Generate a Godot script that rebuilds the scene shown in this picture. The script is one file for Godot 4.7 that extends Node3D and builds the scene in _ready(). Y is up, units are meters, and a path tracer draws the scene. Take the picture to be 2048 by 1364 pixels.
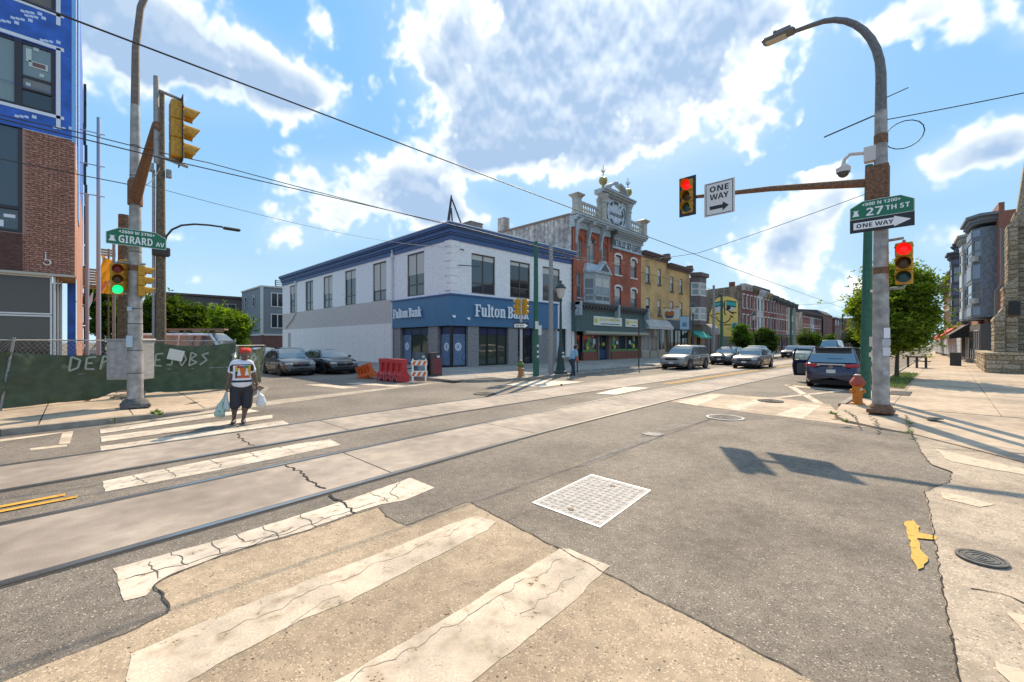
extends Node3D
# World: x runs along the avenue away from the camera, -z runs up the side street, metres, y up.
const F := 870.0
const CX := 1024.0
const HY := 685.0
const CH := 1.85
const R2 := 0.70710678
const KERB := 0.13
var rng := RandomNumberGenerator.new()
var T := {}          # textures
var MS := {}         # materials by key
var SUN := Vector3(0.652, 0.663, -0.369)

func at(x: float, y: float, d: float) -> Vector3:
	var k := (x - CX) / F
	return Vector3(R2 * d * (1.0 + k), CH + (HY - y) / F * d, -R2 * d * (1.0 - k))
func G(x: float, y: float, h := 0.0) -> Vector3:
	return at(x, y, (CH - h) * F / (y - HY))
func fz(x: float, y: float, v: float) -> Vector3:
	return at(x, y, v / R2 / (1.0 - (x - CX) / F))
func fx(x: float, y: float, u: float) -> Vector3:
	return at(x, y, u / R2 / (1.0 + (x - CX) / F))
func V(x: float, y: float, z: float) -> Vector3:
	return Vector3(x, y, z)

class MB:
	var v := PackedVector3Array()
	var n := PackedVector3Array()
	var t := PackedVector2Array()
	var c := PackedColorArray()
	var xf := Transform3D.IDENTITY
	var col := Color.WHITE
	var tinted := false
	func tri(a: Vector3, b: Vector3, d: Vector3) -> void:
		a = xf * a; b = xf * b; d = xf * d
		var m := (b - a).cross(d - a).normalized()
		v.append(a); v.append(d); v.append(b)
		for i in 3:
			n.append(m); t.append(Vector2.ZERO)
			if tinted: c.append(col)
	func trin(a: Vector3, b: Vector3, d: Vector3, na: Vector3, nb: Vector3, nd: Vector3) -> void:
		v.append(xf * a); v.append(xf * d); v.append(xf * b)
		n.append((xf.basis * na).normalized()); n.append((xf.basis * nd).normalized()); n.append((xf.basis * nb).normalized())
		for i in 3:
			t.append(Vector2.ZERO)
			if tinted: c.append(col)
	func quad(a: Vector3, b: Vector3, d: Vector3, e: Vector3) -> void:
		tri(a, b, d); tri(a, d, e)
	func quv(a: Vector3, b: Vector3, d: Vector3, e: Vector3) -> void:
		var s := t.size()
		quad(a, b, d, e)
		var u := [Vector2(0, 1), Vector2(1, 0), Vector2(1, 1), Vector2(0, 1), Vector2(0, 0), Vector2(1, 0)]
		for i in 6: t[s + i] = u[i]
	func box(p: Vector3, s: Vector3) -> void:
		var h := s * 0.5
		var q := []
		for i in 8: q.append(p + Vector3(h.x if i & 1 else -h.x, h.y if i & 2 else -h.y, h.z if i & 4 else -h.z))
		quad(q[4], q[5], q[7], q[6]); quad(q[1], q[0], q[2], q[3])
		quad(q[5], q[1], q[3], q[7]); quad(q[0], q[4], q[6], q[2])
		quad(q[6], q[7], q[3], q[2]); quad(q[0], q[1], q[5], q[4])
	func box2(a: Vector3, b: Vector3) -> void:
		box((a + b) * 0.5, (b - a).abs())
	func bevel(p: Vector3, s: Vector3, r: float) -> void:
		var h := s * 0.5
		r = minf(r, minf(h.x, minf(h.y, h.z)) * 0.95)
		var g := func(sx: float, sy: float, sz: float, ax: int) -> Vector3:
			var o := Vector3(h.x * sx, h.y * sy, h.z * sz)
			if ax != 0: o.x -= r * sx
			if ax != 1: o.y -= r * sy
			if ax != 2: o.z -= r * sz
			return p + o
		for s1 in [-1.0, 1.0]:
			_face(g.call(s1, -1, -1, 0), g.call(s1, 1, -1, 0), g.call(s1, 1, 1, 0), g.call(s1, -1, 1, 0), p)
			_face(g.call(-1, s1, -1, 1), g.call(1, s1, -1, 1), g.call(1, s1, 1, 1), g.call(-1, s1, 1, 1), p)
			_face(g.call(-1, -1, s1, 2), g.call(1, -1, s1, 2), g.call(1, 1, s1, 2), g.call(-1, 1, s1, 2), p)
			for s2 in [-1.0, 1.0]:
				_face(g.call(s1, s2, -1, 0), g.call(s1, s2, 1, 0), g.call(s1, s2, 1, 1), g.call(s1, s2, -1, 1), p)
				_face(g.call(s1, -1, s2, 0), g.call(s1, 1, s2, 0), g.call(s1, 1, s2, 2), g.call(s1, -1, s2, 2), p)
				_face(g.call(-1, s1, s2, 1), g.call(1, s1, s2, 1), g.call(1, s1, s2, 2), g.call(-1, s1, s2, 2), p)
				for s3 in [-1.0, 1.0]:
					var a: Vector3 = g.call(s1, s2, s3, 0)
					var b: Vector3 = g.call(s1, s2, s3, 1)
					var d: Vector3 = g.call(s1, s2, s3, 2)
					if (b - a).cross(d - a).dot(a - p) > 0: tri(a, b, d)
					else: tri(a, d, b)
	func _face(a: Vector3, b: Vector3, d: Vector3, e: Vector3, p: Vector3) -> void:
		if (b - a).cross(d - a).dot((a + d) * 0.5 - p) > 0: quad(a, b, d, e)
		else: quad(a, e, d, b)
	# grid of points, smooth; rows of equal length; outside is to the left of i->j (di x dj)
	func grid(g: Array, wrap := false, flip := false) -> void:
		var R := g.size()
		var C: int = g[0].size()
		var N := []
		for i in R:
			var row := []
			for j in C:
				var i0 := maxi(i - 1, 0)
				var i1 := mini(i + 1, R - 1)
				var j0 := (j - 1 + C) % C if wrap else maxi(j - 1, 0)
				var j1 := (j + 1) % C if wrap else mini(j + 1, C - 1)
				var m: Vector3 = (g[i1][j] - g[i0][j]).cross(g[i][j1] - g[i][j0])
				if m.length_squared() < 1e-14: m = (g[i1][j] - g[i0][j]).cross(g[i1][j1] - g[i1][j0])
				if m.length_squared() < 1e-14: m = (g[i1][j] - g[i0][j]).cross(g[i0][j1] - g[i0][j0])
				m = m.normalized()
				row.append(-m if flip else m)
			N.append(row)
		for i in R - 1:
			for j in (C if wrap else C - 1):
				var k := (j + 1) % C
				if flip:
					trin(g[i][j], g[i][k], g[i + 1][k], N[i][j], N[i][k], N[i + 1][k])
					trin(g[i][j], g[i + 1][k], g[i + 1][j], N[i][j], N[i + 1][k], N[i + 1][j])
				else:
					trin(g[i][j], g[i + 1][j], g[i + 1][k], N[i][j], N[i + 1][j], N[i + 1][k])
					trin(g[i][j], g[i + 1][k], g[i][k], N[i][j], N[i + 1][k], N[i][k])
	func lathe(p: Vector3, prof: Array, seg := 14, up := Vector3.UP, a0 := 0.0) -> void:
		var y := up.normalized()
		var x := y.cross(Vector3.RIGHT if absf(y.x) < 0.9 else Vector3.BACK).normalized()
		var z := x.cross(y)
		for i in prof.size() - 1:
			var A: Vector2 = prof[i]
			var B: Vector2 = prof[i + 1]
			if A.distance_to(B) < 1e-6: continue
			var d := B - A
			var m2 := Vector2(d.y, -d.x).normalized()
			for j in seg:
				var t0 := TAU * j / seg + a0
				var t1 := TAU * (j + 1) / seg + a0
				var e0 := x * cos(t0) - z * sin(t0)
				var e1 := x * cos(t1) - z * sin(t1)
				var n0 := e0 * m2.x + y * m2.y
				var n1 := e1 * m2.x + y * m2.y
				var q0 := p + e0 * A.x + y * A.y
				var q1 := p + e1 * A.x + y * A.y
				var q2 := p + e1 * B.x + y * B.y
				var q3 := p + e0 * B.x + y * B.y
				if A.x > 1e-6: trin(q0, q1, q2, n0, n1, n1)
				if B.x > 1e-6: trin(q0, q2, q3, n0, n1, n0)
	func ball(p: Vector3, r: Vector3, seg := 12, rows := 8) -> void:
		var g := []
		for i in rows + 1:
			var a := -PI / 2 + PI * i / rows
			var row := []
			for j in seg:
				var b := TAU * j / seg
				row.append(p + Vector3(r.x * cos(a) * cos(b), r.y * sin(a), r.z * cos(a) * sin(b)))
			g.append(row)
		grid(g, true)
	func tube(pts: Array, rad, seg := 8, caps := true) -> void:
		var x := Vector3.ZERO
		var g := []
		var N := []
		for i in pts.size():
			var d: Vector3 = (pts[mini(i + 1, pts.size() - 1)] - pts[maxi(i - 1, 0)]).normalized()
			if x == Vector3.ZERO:
				x = d.cross(Vector3.UP if absf(d.y) < 0.95 else Vector3.RIGHT).normalized()
			x = (x - d * x.dot(d)).normalized()
			var y := d.cross(x)
			var r: float = rad[i] if rad is Array else rad
			var row := []
			var nr := []
			for j in seg:
				var a := TAU * j / seg
				var e := x * cos(a) + y * sin(a)
				row.append(pts[i] + e * r); nr.append(e)
			g.append(row); N.append(nr)
		for i in pts.size() - 1:
			for j in seg:
				var k := (j + 1) % seg
				trin(g[i][j], g[i][k], g[i + 1][k], N[i][j], N[i][k], N[i + 1][k])
				trin(g[i][j], g[i + 1][k], g[i + 1][j], N[i][j], N[i + 1][k], N[i + 1][j])
		if caps:
			var z := pts.size() - 1
			for j in seg:
				tri(pts[0], g[0][(j + 1) % seg], g[0][j])
				tri(pts[z], g[z][j], g[z][(j + 1) % seg])
	func bar(a: Vector3, b: Vector3, w: float, h: float, upv := Vector3.UP) -> void:
		var d := (b - a)
		var x := d.normalized()
		var z := x.cross(upv).normalized()
		var y := z.cross(x)
		var keep := xf
		xf = xf * Transform3D(Basis(x, y, z), (a + b) * 0.5)
		box(Vector3.ZERO, Vector3(d.length(), h, w))
		xf = keep
	func prism(poly: Array, z0: float, z1: float) -> void:
		var P := PackedVector2Array(poly)
		var area := 0.0
		for i in P.size(): area += P[i].cross(P[(i + 1) % P.size()])
		if area < 0: P.reverse()
		var ix := Geometry2D.triangulate_polygon(P)
		for i in range(0, ix.size(), 3):
			var a := P[ix[i]]
			var b := P[ix[i + 1]]
			var d := P[ix[i + 2]]
			if (b - a).cross(d - a) < 0:
				var w := b
				b = d; d = w
			tri(Vector3(a.x, a.y, z1), Vector3(b.x, b.y, z1), Vector3(d.x, d.y, z1))
			tri(Vector3(a.x, a.y, z0), Vector3(d.x, d.y, z0), Vector3(b.x, b.y, z0))
		for i in P.size():
			var a := P[i]
			var b := P[(i + 1) % P.size()]
			quad(Vector3(a.x, a.y, z0), Vector3(b.x, b.y, z0), Vector3(b.x, b.y, z1), Vector3(a.x, a.y, z1))
	# horizontal sheet (points with their own heights), sides go down by deep
	func sheet(pts: Array, lift := 0.0, deep := 0.0) -> void:
		var P := PackedVector2Array()
		for p in pts: P.append(Vector2(p.x, p.z))
		var area := 0.0
		for i in P.size(): area += P[i].cross(P[(i + 1) % P.size()])
		var ix := Geometry2D.triangulate_polygon(P)
		if ix.is_empty():
			var keep := []
			for i in range(0, pts.size(), 3): keep.append(pts[i])
			if keep.size() > 3 and keep.size() < pts.size(): sheet(keep, lift, deep)
			return
		var up := Vector3(0, lift, 0)
		for i in range(0, ix.size(), 3):
			var a: Vector3 = pts[ix[i]] + up
			var b: Vector3 = pts[ix[i + 1]] + up
			var d: Vector3 = pts[ix[i + 2]] + up
			if (b - a).cross(d - a).y > 0: tri(a, b, d)
			else: tri(a, d, b)
		if deep > 0:
			var dn := Vector3(0, -deep, 0)
			for i in pts.size():
				var a: Vector3 = pts[i] + up
				var b: Vector3 = pts[(i + 1) % pts.size()] + up
				if area < 0: quad(a + dn, b + dn, b, a)
				else: quad(b + dn, a + dn, a, b)
	# wall in the xy plane facing +z, with rectangular holes [x, y, w, h] whose reveals go back by deep
	func wall(x0: float, y0: float, x1: float, y1: float, holes: Array, deep := 0.15, z := 0.0) -> void:
		var xs := [x0, x1]
		var ys := [y0, y1]
		for o in holes:
			for q in [o[0], o[0] + o[2]]:
				if q > x0 and q < x1 and not xs.has(q): xs.append(q)
			for q in [o[1], o[1] + o[3]]:
				if q > y0 and q < y1 and not ys.has(q): ys.append(q)
		xs.sort(); ys.sort()
		for j in ys.size() - 1:
			var run := -1
			for i in xs.size():
				var solid := i < xs.size() - 1
				if solid:
					var mx: float = (xs[i] + xs[i + 1]) * 0.5
					var my: float = (ys[j] + ys[j + 1]) * 0.5
					for o in holes:
						if mx > o[0] and mx < o[0] + o[2] and my > o[1] and my < o[1] + o[3]: solid = false
				if solid and run < 0: run = i
				if not solid and run >= 0:
					quad(Vector3(xs[run], ys[j], z), Vector3(xs[i], ys[j], z), Vector3(xs[i], ys[j + 1], z), Vector3(xs[run], ys[j + 1], z))
					run = -1
		for o in holes:
			var a := Vector3(o[0], o[1], z)
			var b := Vector3(o[0] + o[2], o[1], z)
			var d := Vector3(o[0] + o[2], o[1] + o[3], z)
			var e := Vector3(o[0], o[1] + o[3], z)
			var k := Vector3(0, 0, -deep)
			quad(a, b, b + k, a + k); quad(b, d, d + k, b + k); quad(d, e, e + k, d + k); quad(e, a, a + k, e + k)
	func mesh() -> ArrayMesh:
		var A := []
		A.resize(Mesh.ARRAY_MAX)
		A[Mesh.ARRAY_VERTEX] = v
		A[Mesh.ARRAY_NORMAL] = n
		A[Mesh.ARRAY_TEX_UV] = t
		if tinted: A[Mesh.ARRAY_COLOR] = c
		var m := ArrayMesh.new()
		m.add_surface_from_arrays(Mesh.PRIMITIVE_TRIANGLES, A)
		return m

func put(called: String, b, m: Material, parent: Node = null, label := "") -> MeshInstance3D:
	var o := MeshInstance3D.new()
	o.name = called
	o.mesh = b.mesh() if b is MB else b
	o.material_override = m
	(parent if parent else self).add_child(o, true)
	if label: o.set_meta("label", label)
	return o
func thing(called: String, label: String, category: String, p := Vector3.ZERO, ry := 0.0, group := "") -> Node3D:
	var o := Node3D.new()
	o.name = called
	add_child(o, true)
	o.position = p
	o.rotation.y = ry
	return tag(o, label, category, group)
func tag(o, label: String, category: String, group := ""):
	o.set_meta("label", label)
	o.set_meta("category", category)
	if group: o.set_meta("group", group)
	return o
func struct(called: String, b: MB, m: Material, label := "", parent: Node = null) -> MeshInstance3D:
	var o := put(called, b, m, parent)
	if parent == null: o.set_meta("kind", "structure")
	if label: o.set_meta("label", label)
	return o
func mat(key: String, r := 0.5, g := 0.5, b := 0.5, rough := 0.8, o := {}) -> StandardMaterial3D:
	if MS.has(key): return MS[key]
	var m := StandardMaterial3D.new()
	m.resource_name = key
	m.albedo_color = Color(r, g, b).linear_to_srgb()
	m.roughness = rough
	m.metallic = o.get("metal", 0.0)
	m.metallic_specular = o.get("spec", 0.5)
	if o.has("tex"):
		m.albedo_texture = T[o.tex]
		m.uv1_triplanar = o.get("tri", true)
		m.uv1_world_triplanar = o.get("world", true)
		m.uv1_scale = Vector3.ONE * o.get("scale", 1.0)
		if o.has("scale3"): m.uv1_scale = o.scale3
	if o.has("nrm"):
		m.normal_enabled = true
		m.normal_texture = T[o.nrm]
		m.normal_scale = o.get("ns", 1.0)
		if not o.has("tex"):
			m.uv1_triplanar = true
			m.uv1_world_triplanar = o.get("world", true)
			m.uv1_scale = Vector3.ONE * o.get("scale", 1.0)
	if o.has("detail"):
		m.detail_enabled = true
		m.detail_blend_mode = BaseMaterial3D.BLEND_MODE_MUL
		m.detail_albedo = T[o.detail]
		m.detail_uv_layer = BaseMaterial3D.DETAIL_UV_2
		m.uv2_triplanar = true
		m.uv2_world_triplanar = true
		m.uv2_scale = Vector3.ONE * o.get("dscale", 0.1)
	if o.has("coat"):
		m.clearcoat_enabled = true
		m.clearcoat = o.coat
		m.clearcoat_roughness = 0.05
	if o.has("glow"):
		m.emission_enabled = true
		m.emission = o.glow
		m.emission_energy_multiplier = o.get("power", 1.0)
	if o.has("scissor"):
		m.transparency = BaseMaterial3D.TRANSPARENCY_ALPHA_SCISSOR
		m.alpha_scissor_threshold = o.scissor
	if o.has("back"):
		m.backlight_enabled = true
		m.backlight = o.back
	if o.get("vcol", false): m.vertex_color_use_as_albedo = true
	MS[key] = m
	return m

# ---------- textures ----------
func noise_bytes(size: int, freq: float, seed_: int, oct := 4, type := FastNoiseLite.TYPE_SIMPLEX_SMOOTH) -> PackedByteArray:
	var f := FastNoiseLite.new()
	f.seed = seed_
	f.noise_type = type
	f.frequency = freq
	f.fractal_octaves = oct
	var im := f.get_seamless_image(size, size, false, false, 0.12)
	im.convert(Image.FORMAT_L8)
	return im.get_data()
func tex_of(size: int, data: PackedByteArray, bump := 0.0, key := "") -> void:
	var im := Image.create_from_data(size, size, false, Image.FORMAT_L8, data)
	T[key] = ImageTexture.create_from_image(im)
	if bump > 0.0:
		var b := im.duplicate()
		b.convert(Image.FORMAT_RGBA8)
		b.bump_map_to_normal_map(bump)
		T[key + "_n"] = ImageTexture.create_from_image(b)
func speckle(key: String, size: int, seed_: int, base: float, amp: float, freq: float, chips: Array, bump: float) -> void:
	var a := noise_bytes(size, freq, seed_, 5)
	var f := noise_bytes(size, 0.25, seed_ + 7, 2)
	var d := PackedByteArray()
	d.resize(size * size)
	for i in size * size:
		d[i] = clampi(int(base + (a[i] - 128) * amp + (f[i] - 128) * 0.28), 0, 255)
	var r := RandomNumberGenerator.new()
	r.seed = seed_
	for s in chips:                                       # [count, rmin, rmax, value min, value max]
		for i in int(s[0]):
			var cx := r.randi_range(0, size - 1)
			var cy := r.randi_range(0, size - 1)
			var ra := r.randf_range(s[1], s[2])
			var rb := ra * r.randf_range(0.45, 0.9)
			var an := r.randf() * PI
			var val := r.randf_range(s[3], s[4])
			var R := int(ceil(ra))
			var ca := cos(an)
			var sa := sin(an)
			for y in range(-R, R + 1):
				for x in range(-R, R + 1):
					var p := (x * ca + y * sa) / ra
					var q := (y * ca - x * sa) / rb
					if p * p + q * q <= 1.0:
						d[posmod(cy + y, size) * size + posmod(cx + x, size)] = int(val)
	tex_of(size, d, bump, key)
func mottled(key: String, size: int, seed_: int, lo: float, hi: float, freq: float, oct := 5, bump := 0.0, fine := 0.15) -> void:
	var a := noise_bytes(size, freq, seed_, oct)
	var f := noise_bytes(size, 0.18, seed_ + 3, 3)
	var d := PackedByteArray()
	d.resize(size * size)
	for i in size * size:
		var k: float = clampf((a[i] / 255.0 - 0.2) / 0.6 * (1.0 - fine) + f[i] / 255.0 * fine, 0.0, 1.0)
		d[i] = int(lerpf(lo, hi, k))
	tex_of(size, d, bump, key)
func streaks(key: String, size: int, seed_: int) -> void:      # vertical weather streaks
	var f := FastNoiseLite.new()
	f.seed = seed_
	f.frequency = 0.03
	f.fractal_octaves = 4
	var w := f.get_seamless_image(size, size / 16)
	w.resize(size, size, Image.INTERPOLATE_CUBIC)
	w.convert(Image.FORMAT_L8)
	var a := w.get_data()
	var b := noise_bytes(size, 0.02, seed_ + 2, 5)
	var d := PackedByteArray()
	d.resize(size * size)
	for i in size * size: d[i] = clampi(int(212 + (a[i] - 128) * 0.38 + (b[i] - 128) * 0.35), 90, 255)
	tex_of(size, d, 0.0, key)
func make_textures() -> void:
	speckle("asphalt", 1024, 11, 152, 0.13, 0.012, [[14000, 1.0, 2.4, 80, 120], [12000, 1.0, 2.8, 160, 205], [2600, 1.4, 3.4, 200, 250]], 2.6)
	speckle("aggregate", 1024, 23, 205, 0.16, 0.01, [[4500, 1.5, 3.5, 150, 185], [7000, 1.5, 4.6, 222, 255], [260, 2.0, 5.0, 100, 150]], 2.0)
	speckle("concrete", 1024, 31, 218, 0.15, 0.006, [[1400, 0.8, 1.8, 150, 190], [600, 0.8, 1.6, 230, 250]], 0.8)
	mottled("grime", 512, 41, 205, 255, 0.012, 5, 0.0)
	mottled("even", 512, 43, 238, 255, 0.02, 5, 0.0)
	mottled("rust", 512, 47, 165, 255, 0.012, 5, 0.8, 0.2)
	mottled("rock", 512, 53, 140, 255, 0.02, 5, 3.5, 0.35)
	mottled("bark", 256, 59, 110, 255, 0.05, 4, 3.0, 0.4)
	mottled("leafy", 256, 61, 120, 255, 0.03, 3, 0.0)
	streaks("weather", 512, 67)
	# large soft stains, multiplied over the ground
	var a := noise_bytes(512, 0.006, 71, 6)
	var b := noise_bytes(512, 0.03, 73, 4)
	var d := PackedByteArray()
	d.resize(512 * 512 * 4)
	for i in 512 * 512:
		var k := clampf(0.95 + (a[i] - 128) / 128.0 * 0.13 + (b[i] - 128) / 128.0 * 0.03, 0.66, 1.0)
		var g := int(255 * k)
		d[i * 4] = g; d[i * 4 + 1] = int(g * 0.985); d[i * 4 + 2] = int(g * 0.97); d[i * 4 + 3] = 255
	T["stain"] = ImageTexture.create_from_image(Image.create_from_data(512, 512, false, Image.FORMAT_RGBA8, d))
	# worn road paint: alpha holes and hairline cracks
	var h := noise_bytes(1024, 0.012, 79, 5)
	var s := noise_bytes(1024, 0.12, 83, 3)
	var e := FastNoiseLite.new()
	e.seed = 89
	e.noise_type = FastNoiseLite.TYPE_CELLULAR
	e.cellular_return_type = FastNoiseLite.RETURN_DISTANCE2_SUB
	e.frequency = 0.011
	e.fractal_octaves = 2
	e.domain_warp_enabled = true
	e.domain_warp_amplitude = 14.0
	e.domain_warp_frequency = 0.02
	var ei := e.get_seamless_image(1024, 1024)
	ei.convert(Image.FORMAT_L8)
	var cr := ei.get_data()
	var pd := PackedByteArray()
	pd.resize(1024 * 1024 * 4)
	for i in 1024 * 1024:
		var wear := h[i] * 0.75 + s[i] * 0.35
		var al := 255
		if wear > 222.0: al = 0
		var g := clampi(int(240 - maxf(0.0, wear - 152.0) * 0.55 + (s[i] - 128) * 0.2), 0, 255)
		if cr[i] < 9 and s[i] > 100: g = int(g * 0.74)
		pd[i * 4] = g; pd[i * 4 + 1] = int(g * 0.985 - maxf(0.0, wear - 160.0) * 0.08); pd[i * 4 + 2] = int(g * 0.96 - maxf(0.0, wear - 160.0) * 0.25); pd[i * 4 + 3] = al
	T["paint"] = ImageTexture.create_from_image(Image.create_from_data(1024, 1024, false, Image.FORMAT_RGBA8, pd))
	# brickwork seen from afar: courses with tonal spread
	var br := PackedByteArray()
	br.resize(512 * 512)
	var rr := RandomNumberGenerator.new()
	rr.seed = 5
	var tone := []
	for i in 32 * 16: tone.append(rr.randf_range(205, 255))
	for y in 512:
		var cy := y / 16
		for x in 512:
			var xx := (x + (16 if cy % 2 else 0)) % 512
			var bx := xx / 32
			br[y * 512 + x] = 226 if (y % 16 < 2 or xx % 32 < 2) else int(tone[(cy * 16 + bx) % tone.size()])
	tex_of(512, br, 1.0, "brickwork")
func _ready() -> void:
	rng.seed = 1
	var cam := Camera3D.new()
	cam.name = "camera"
	cam.near = 0.05
	cam.far = 4000.0
	cam.projection = Camera3D.PROJECTION_FRUSTUM
	cam.size = 2.0 * cam.near * 682.0 / F
	cam.frustum_offset = Vector2(0, cam.near * (HY - 682.0) / F)
	cam.position = Vector3(0, CH, 0)
	cam.rotation.y = -PI / 4
	add_child(cam)
	cam.current = true
	var we := WorldEnvironment.new()
	we.name = "environment"
	var env := Environment.new()
	env.background_mode = Environment.BG_SKY
	env.tonemap_mode = Environment.TONE_MAPPER_LINEAR
	env.tonemap_exposure = 1.46
	env.sdfgi_enabled = true
	env.ssao_enabled = true
	env.ssil_enabled = true
	var sky := Sky.new()
	var pm := PanoramaSkyMaterial.new()
	pm.panorama = ImageTexture.create_from_image(build_sky())
	sky.sky_material = pm
	env.sky = sky
	env.background_energy_multiplier = 1.0
	we.environment = env
	add_child(we)
	var sun := DirectionalLight3D.new()
	sun.name = "sun"
	sun.light_energy = 1.38
	sun.light_color = Color(1.0, 0.92, 0.80)
	sun.light_angular_distance = 0.5
	sun.shadow_enabled = true
	add_child(sun)
	sun.look_at_from_position(SUN * 100.0, Vector3.ZERO)
	make_textures()
	build_ground()
	build_bank()
	build_red()
	build_far_row()
	build_left()
	build_right()
	build_street()
	build_trees()
	build_cars()
	build_people()
# ---------- sky: computed air and clouds on a panorama ----------
func build_sky() -> Image:
	var W := 2560
	var H := 1280
	var hh := H / 2
	var lw := 320
	var lh := 80
	# clouds by direction: [pixel bearing x, y, half width, half height, thickness] turned into azimuth and elevation
	var blobs := []
	for c in [[1120, 130, 250, 190, 1.8], [1320, 40, 250, 150, 1.6], [1060, 270, 140, 85, 1.35], [1260, 290, 150, 65, 1.15], [960, 300, 75, 55, 0.8], [1420, 190, 90, 80, 0.7], [1180, -120, 420, 160, 1.2], [1150, 350, 70, 30, 0.6],
			[330, 110, 200, 140, 0.85], [500, 150, 150, 90, 0.75], [600, 190, 90, 50, 0.7], [230, 40, 260, 120, 0.85], [640, 60, 50, 40, 0.4], [880, 60, 60, 70, 0.6], [870, 150, 40, 22, 0.5],
			[760, 380, 140, 75, 0.95], [840, 370, 70, 60, 0.8], [620, 355, 60, 38, 0.7], [650, 440, 150, 55, 0.6], [900, 430, 90, 50, 0.75], [580, 480, 70, 40, 0.5], [960, 440, 60, 30, 0.5],
			[1500, 240, 65, 38, 0.75], [1560, 25, 70, 40, 0.6], [1590, 450, 140, 65, 0.68], [1540, 520, 140, 55, 0.66], [1700, 390, 70, 45, 0.65], [1480, 300, 60, 22, 0.35], [1620, 590, 210, 45, 0.5], [1860, 340, 80, 55, 0.8], [1960, 310, 110, 60, 0.85], [2060, 280, 120, 60, 0.9],
			[1890, 480, 90, 38, 0.6], [1850, 15, 150, 32, 0.7], [1960, 45, 90, 34, 0.7], [2080, 60, 90, 40, 0.6], [2030, 470, 80, 50, 0.5], [430, 560, 90, 22, 0.35], [470, 620, 160, 26, 0.3], [320, 470, 60, 20, 0.2]]:
		var p := at(c[0], c[1], 1.0) - Vector3(0, CH, 0)
		var q := at(c[0] + c[2], c[1], 1.0) - Vector3(0, CH, 0)
		var e := at(c[0], c[1] - c[3], 1.0) - Vector3(0, CH, 0)
		var az := atan2(p.z, p.x)
		blobs.append([az, asin(p.normalized().y), absf(wrapf(atan2(q.z, q.x) - az, -PI, PI)), absf(asin(e.normalized().y) - asin(p.normalized().y)), c[4]])
	var r := RandomNumberGenerator.new()
	r.seed = 404
	for i in 90:                                            # the same kind of sky all round
		var az := r.randf_range(-PI, PI)
		if absf(wrapf(az + PI / 4, -PI, PI)) < 1.05: continue
		var el := r.randf_range(0.06, 1.2)
		var s := r.randf_range(0.5, 1.3)
		blobs.append([az, el, 0.16 * s / maxf(0.3, cos(el)), 0.075 * s, r.randf_range(0.6, 1.2)])
	for i in 14: blobs.append([r.randf_range(-PI, PI), r.randf_range(0.85, 1.5), 0.5, 0.12, r.randf_range(0.4, 0.9)])
	var low := Image.create(lw, lh, false, Image.FORMAT_RF)
	for y in lh:
		var el := (0.5 - (y + 0.5) / (2.0 * lh)) * PI
		for x in lw:
			var az := ((x + 0.5) / lw * 2.0 - 1.0) * PI
			var s := 0.0
			for c in blobs:
				var dy: float = (el - c[1]) / c[3]
				if absf(dy) > 1.7: continue
				var dx: float = wrapf(az - c[0], -PI, PI) / c[2]
				var q := dx * dx + dy * dy
				if q < 2.9: s += c[4] * exp(-q * 1.15)
			low.set_pixel(x, y, Color(minf(s, 2.0), 0, 0))
	low.resize(W, hh, Image.INTERPOLATE_CUBIC)
	var base := low.get_data().to_float32_array()
	var nz := []
	for k in [[0.0042, 5, 3], [0.016, 6, 4], [0.07, 7, 3]]:
		var f := FastNoiseLite.new()
		f.seed = k[1]
		f.noise_type = FastNoiseLite.TYPE_SIMPLEX_SMOOTH
		f.frequency = k[0]
		f.fractal_octaves = k[2]
		f.fractal_gain = 0.55
		var im := f.get_seamless_image(W, hh, false, false, 0.05, false)
		im.convert(Image.FORMAT_RF)
		nz.append(im.get_data().to_float32_array())
	var den := PackedFloat32Array()
	den.resize(W * hh)
	var n0: PackedFloat32Array = nz[0]
	var n1: PackedFloat32Array = nz[1]
	var n2: PackedFloat32Array = nz[2]
	for i in W * hh:
		var b := base[i]
		if b < 0.02:
			den[i] = -1.0
			continue
		den[i] = b * 0.95 + (n0[i] - 0.5) * 1.3 + (n1[i] - 0.5) * 1.5 + (n2[i] - 0.5) * 0.6 - 0.53
	var out := PackedFloat32Array()
	out.resize(W * H * 3)
	var sunaz := atan2(SUN.z, SUN.x)
	var sunel := asin(SUN.y)
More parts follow.
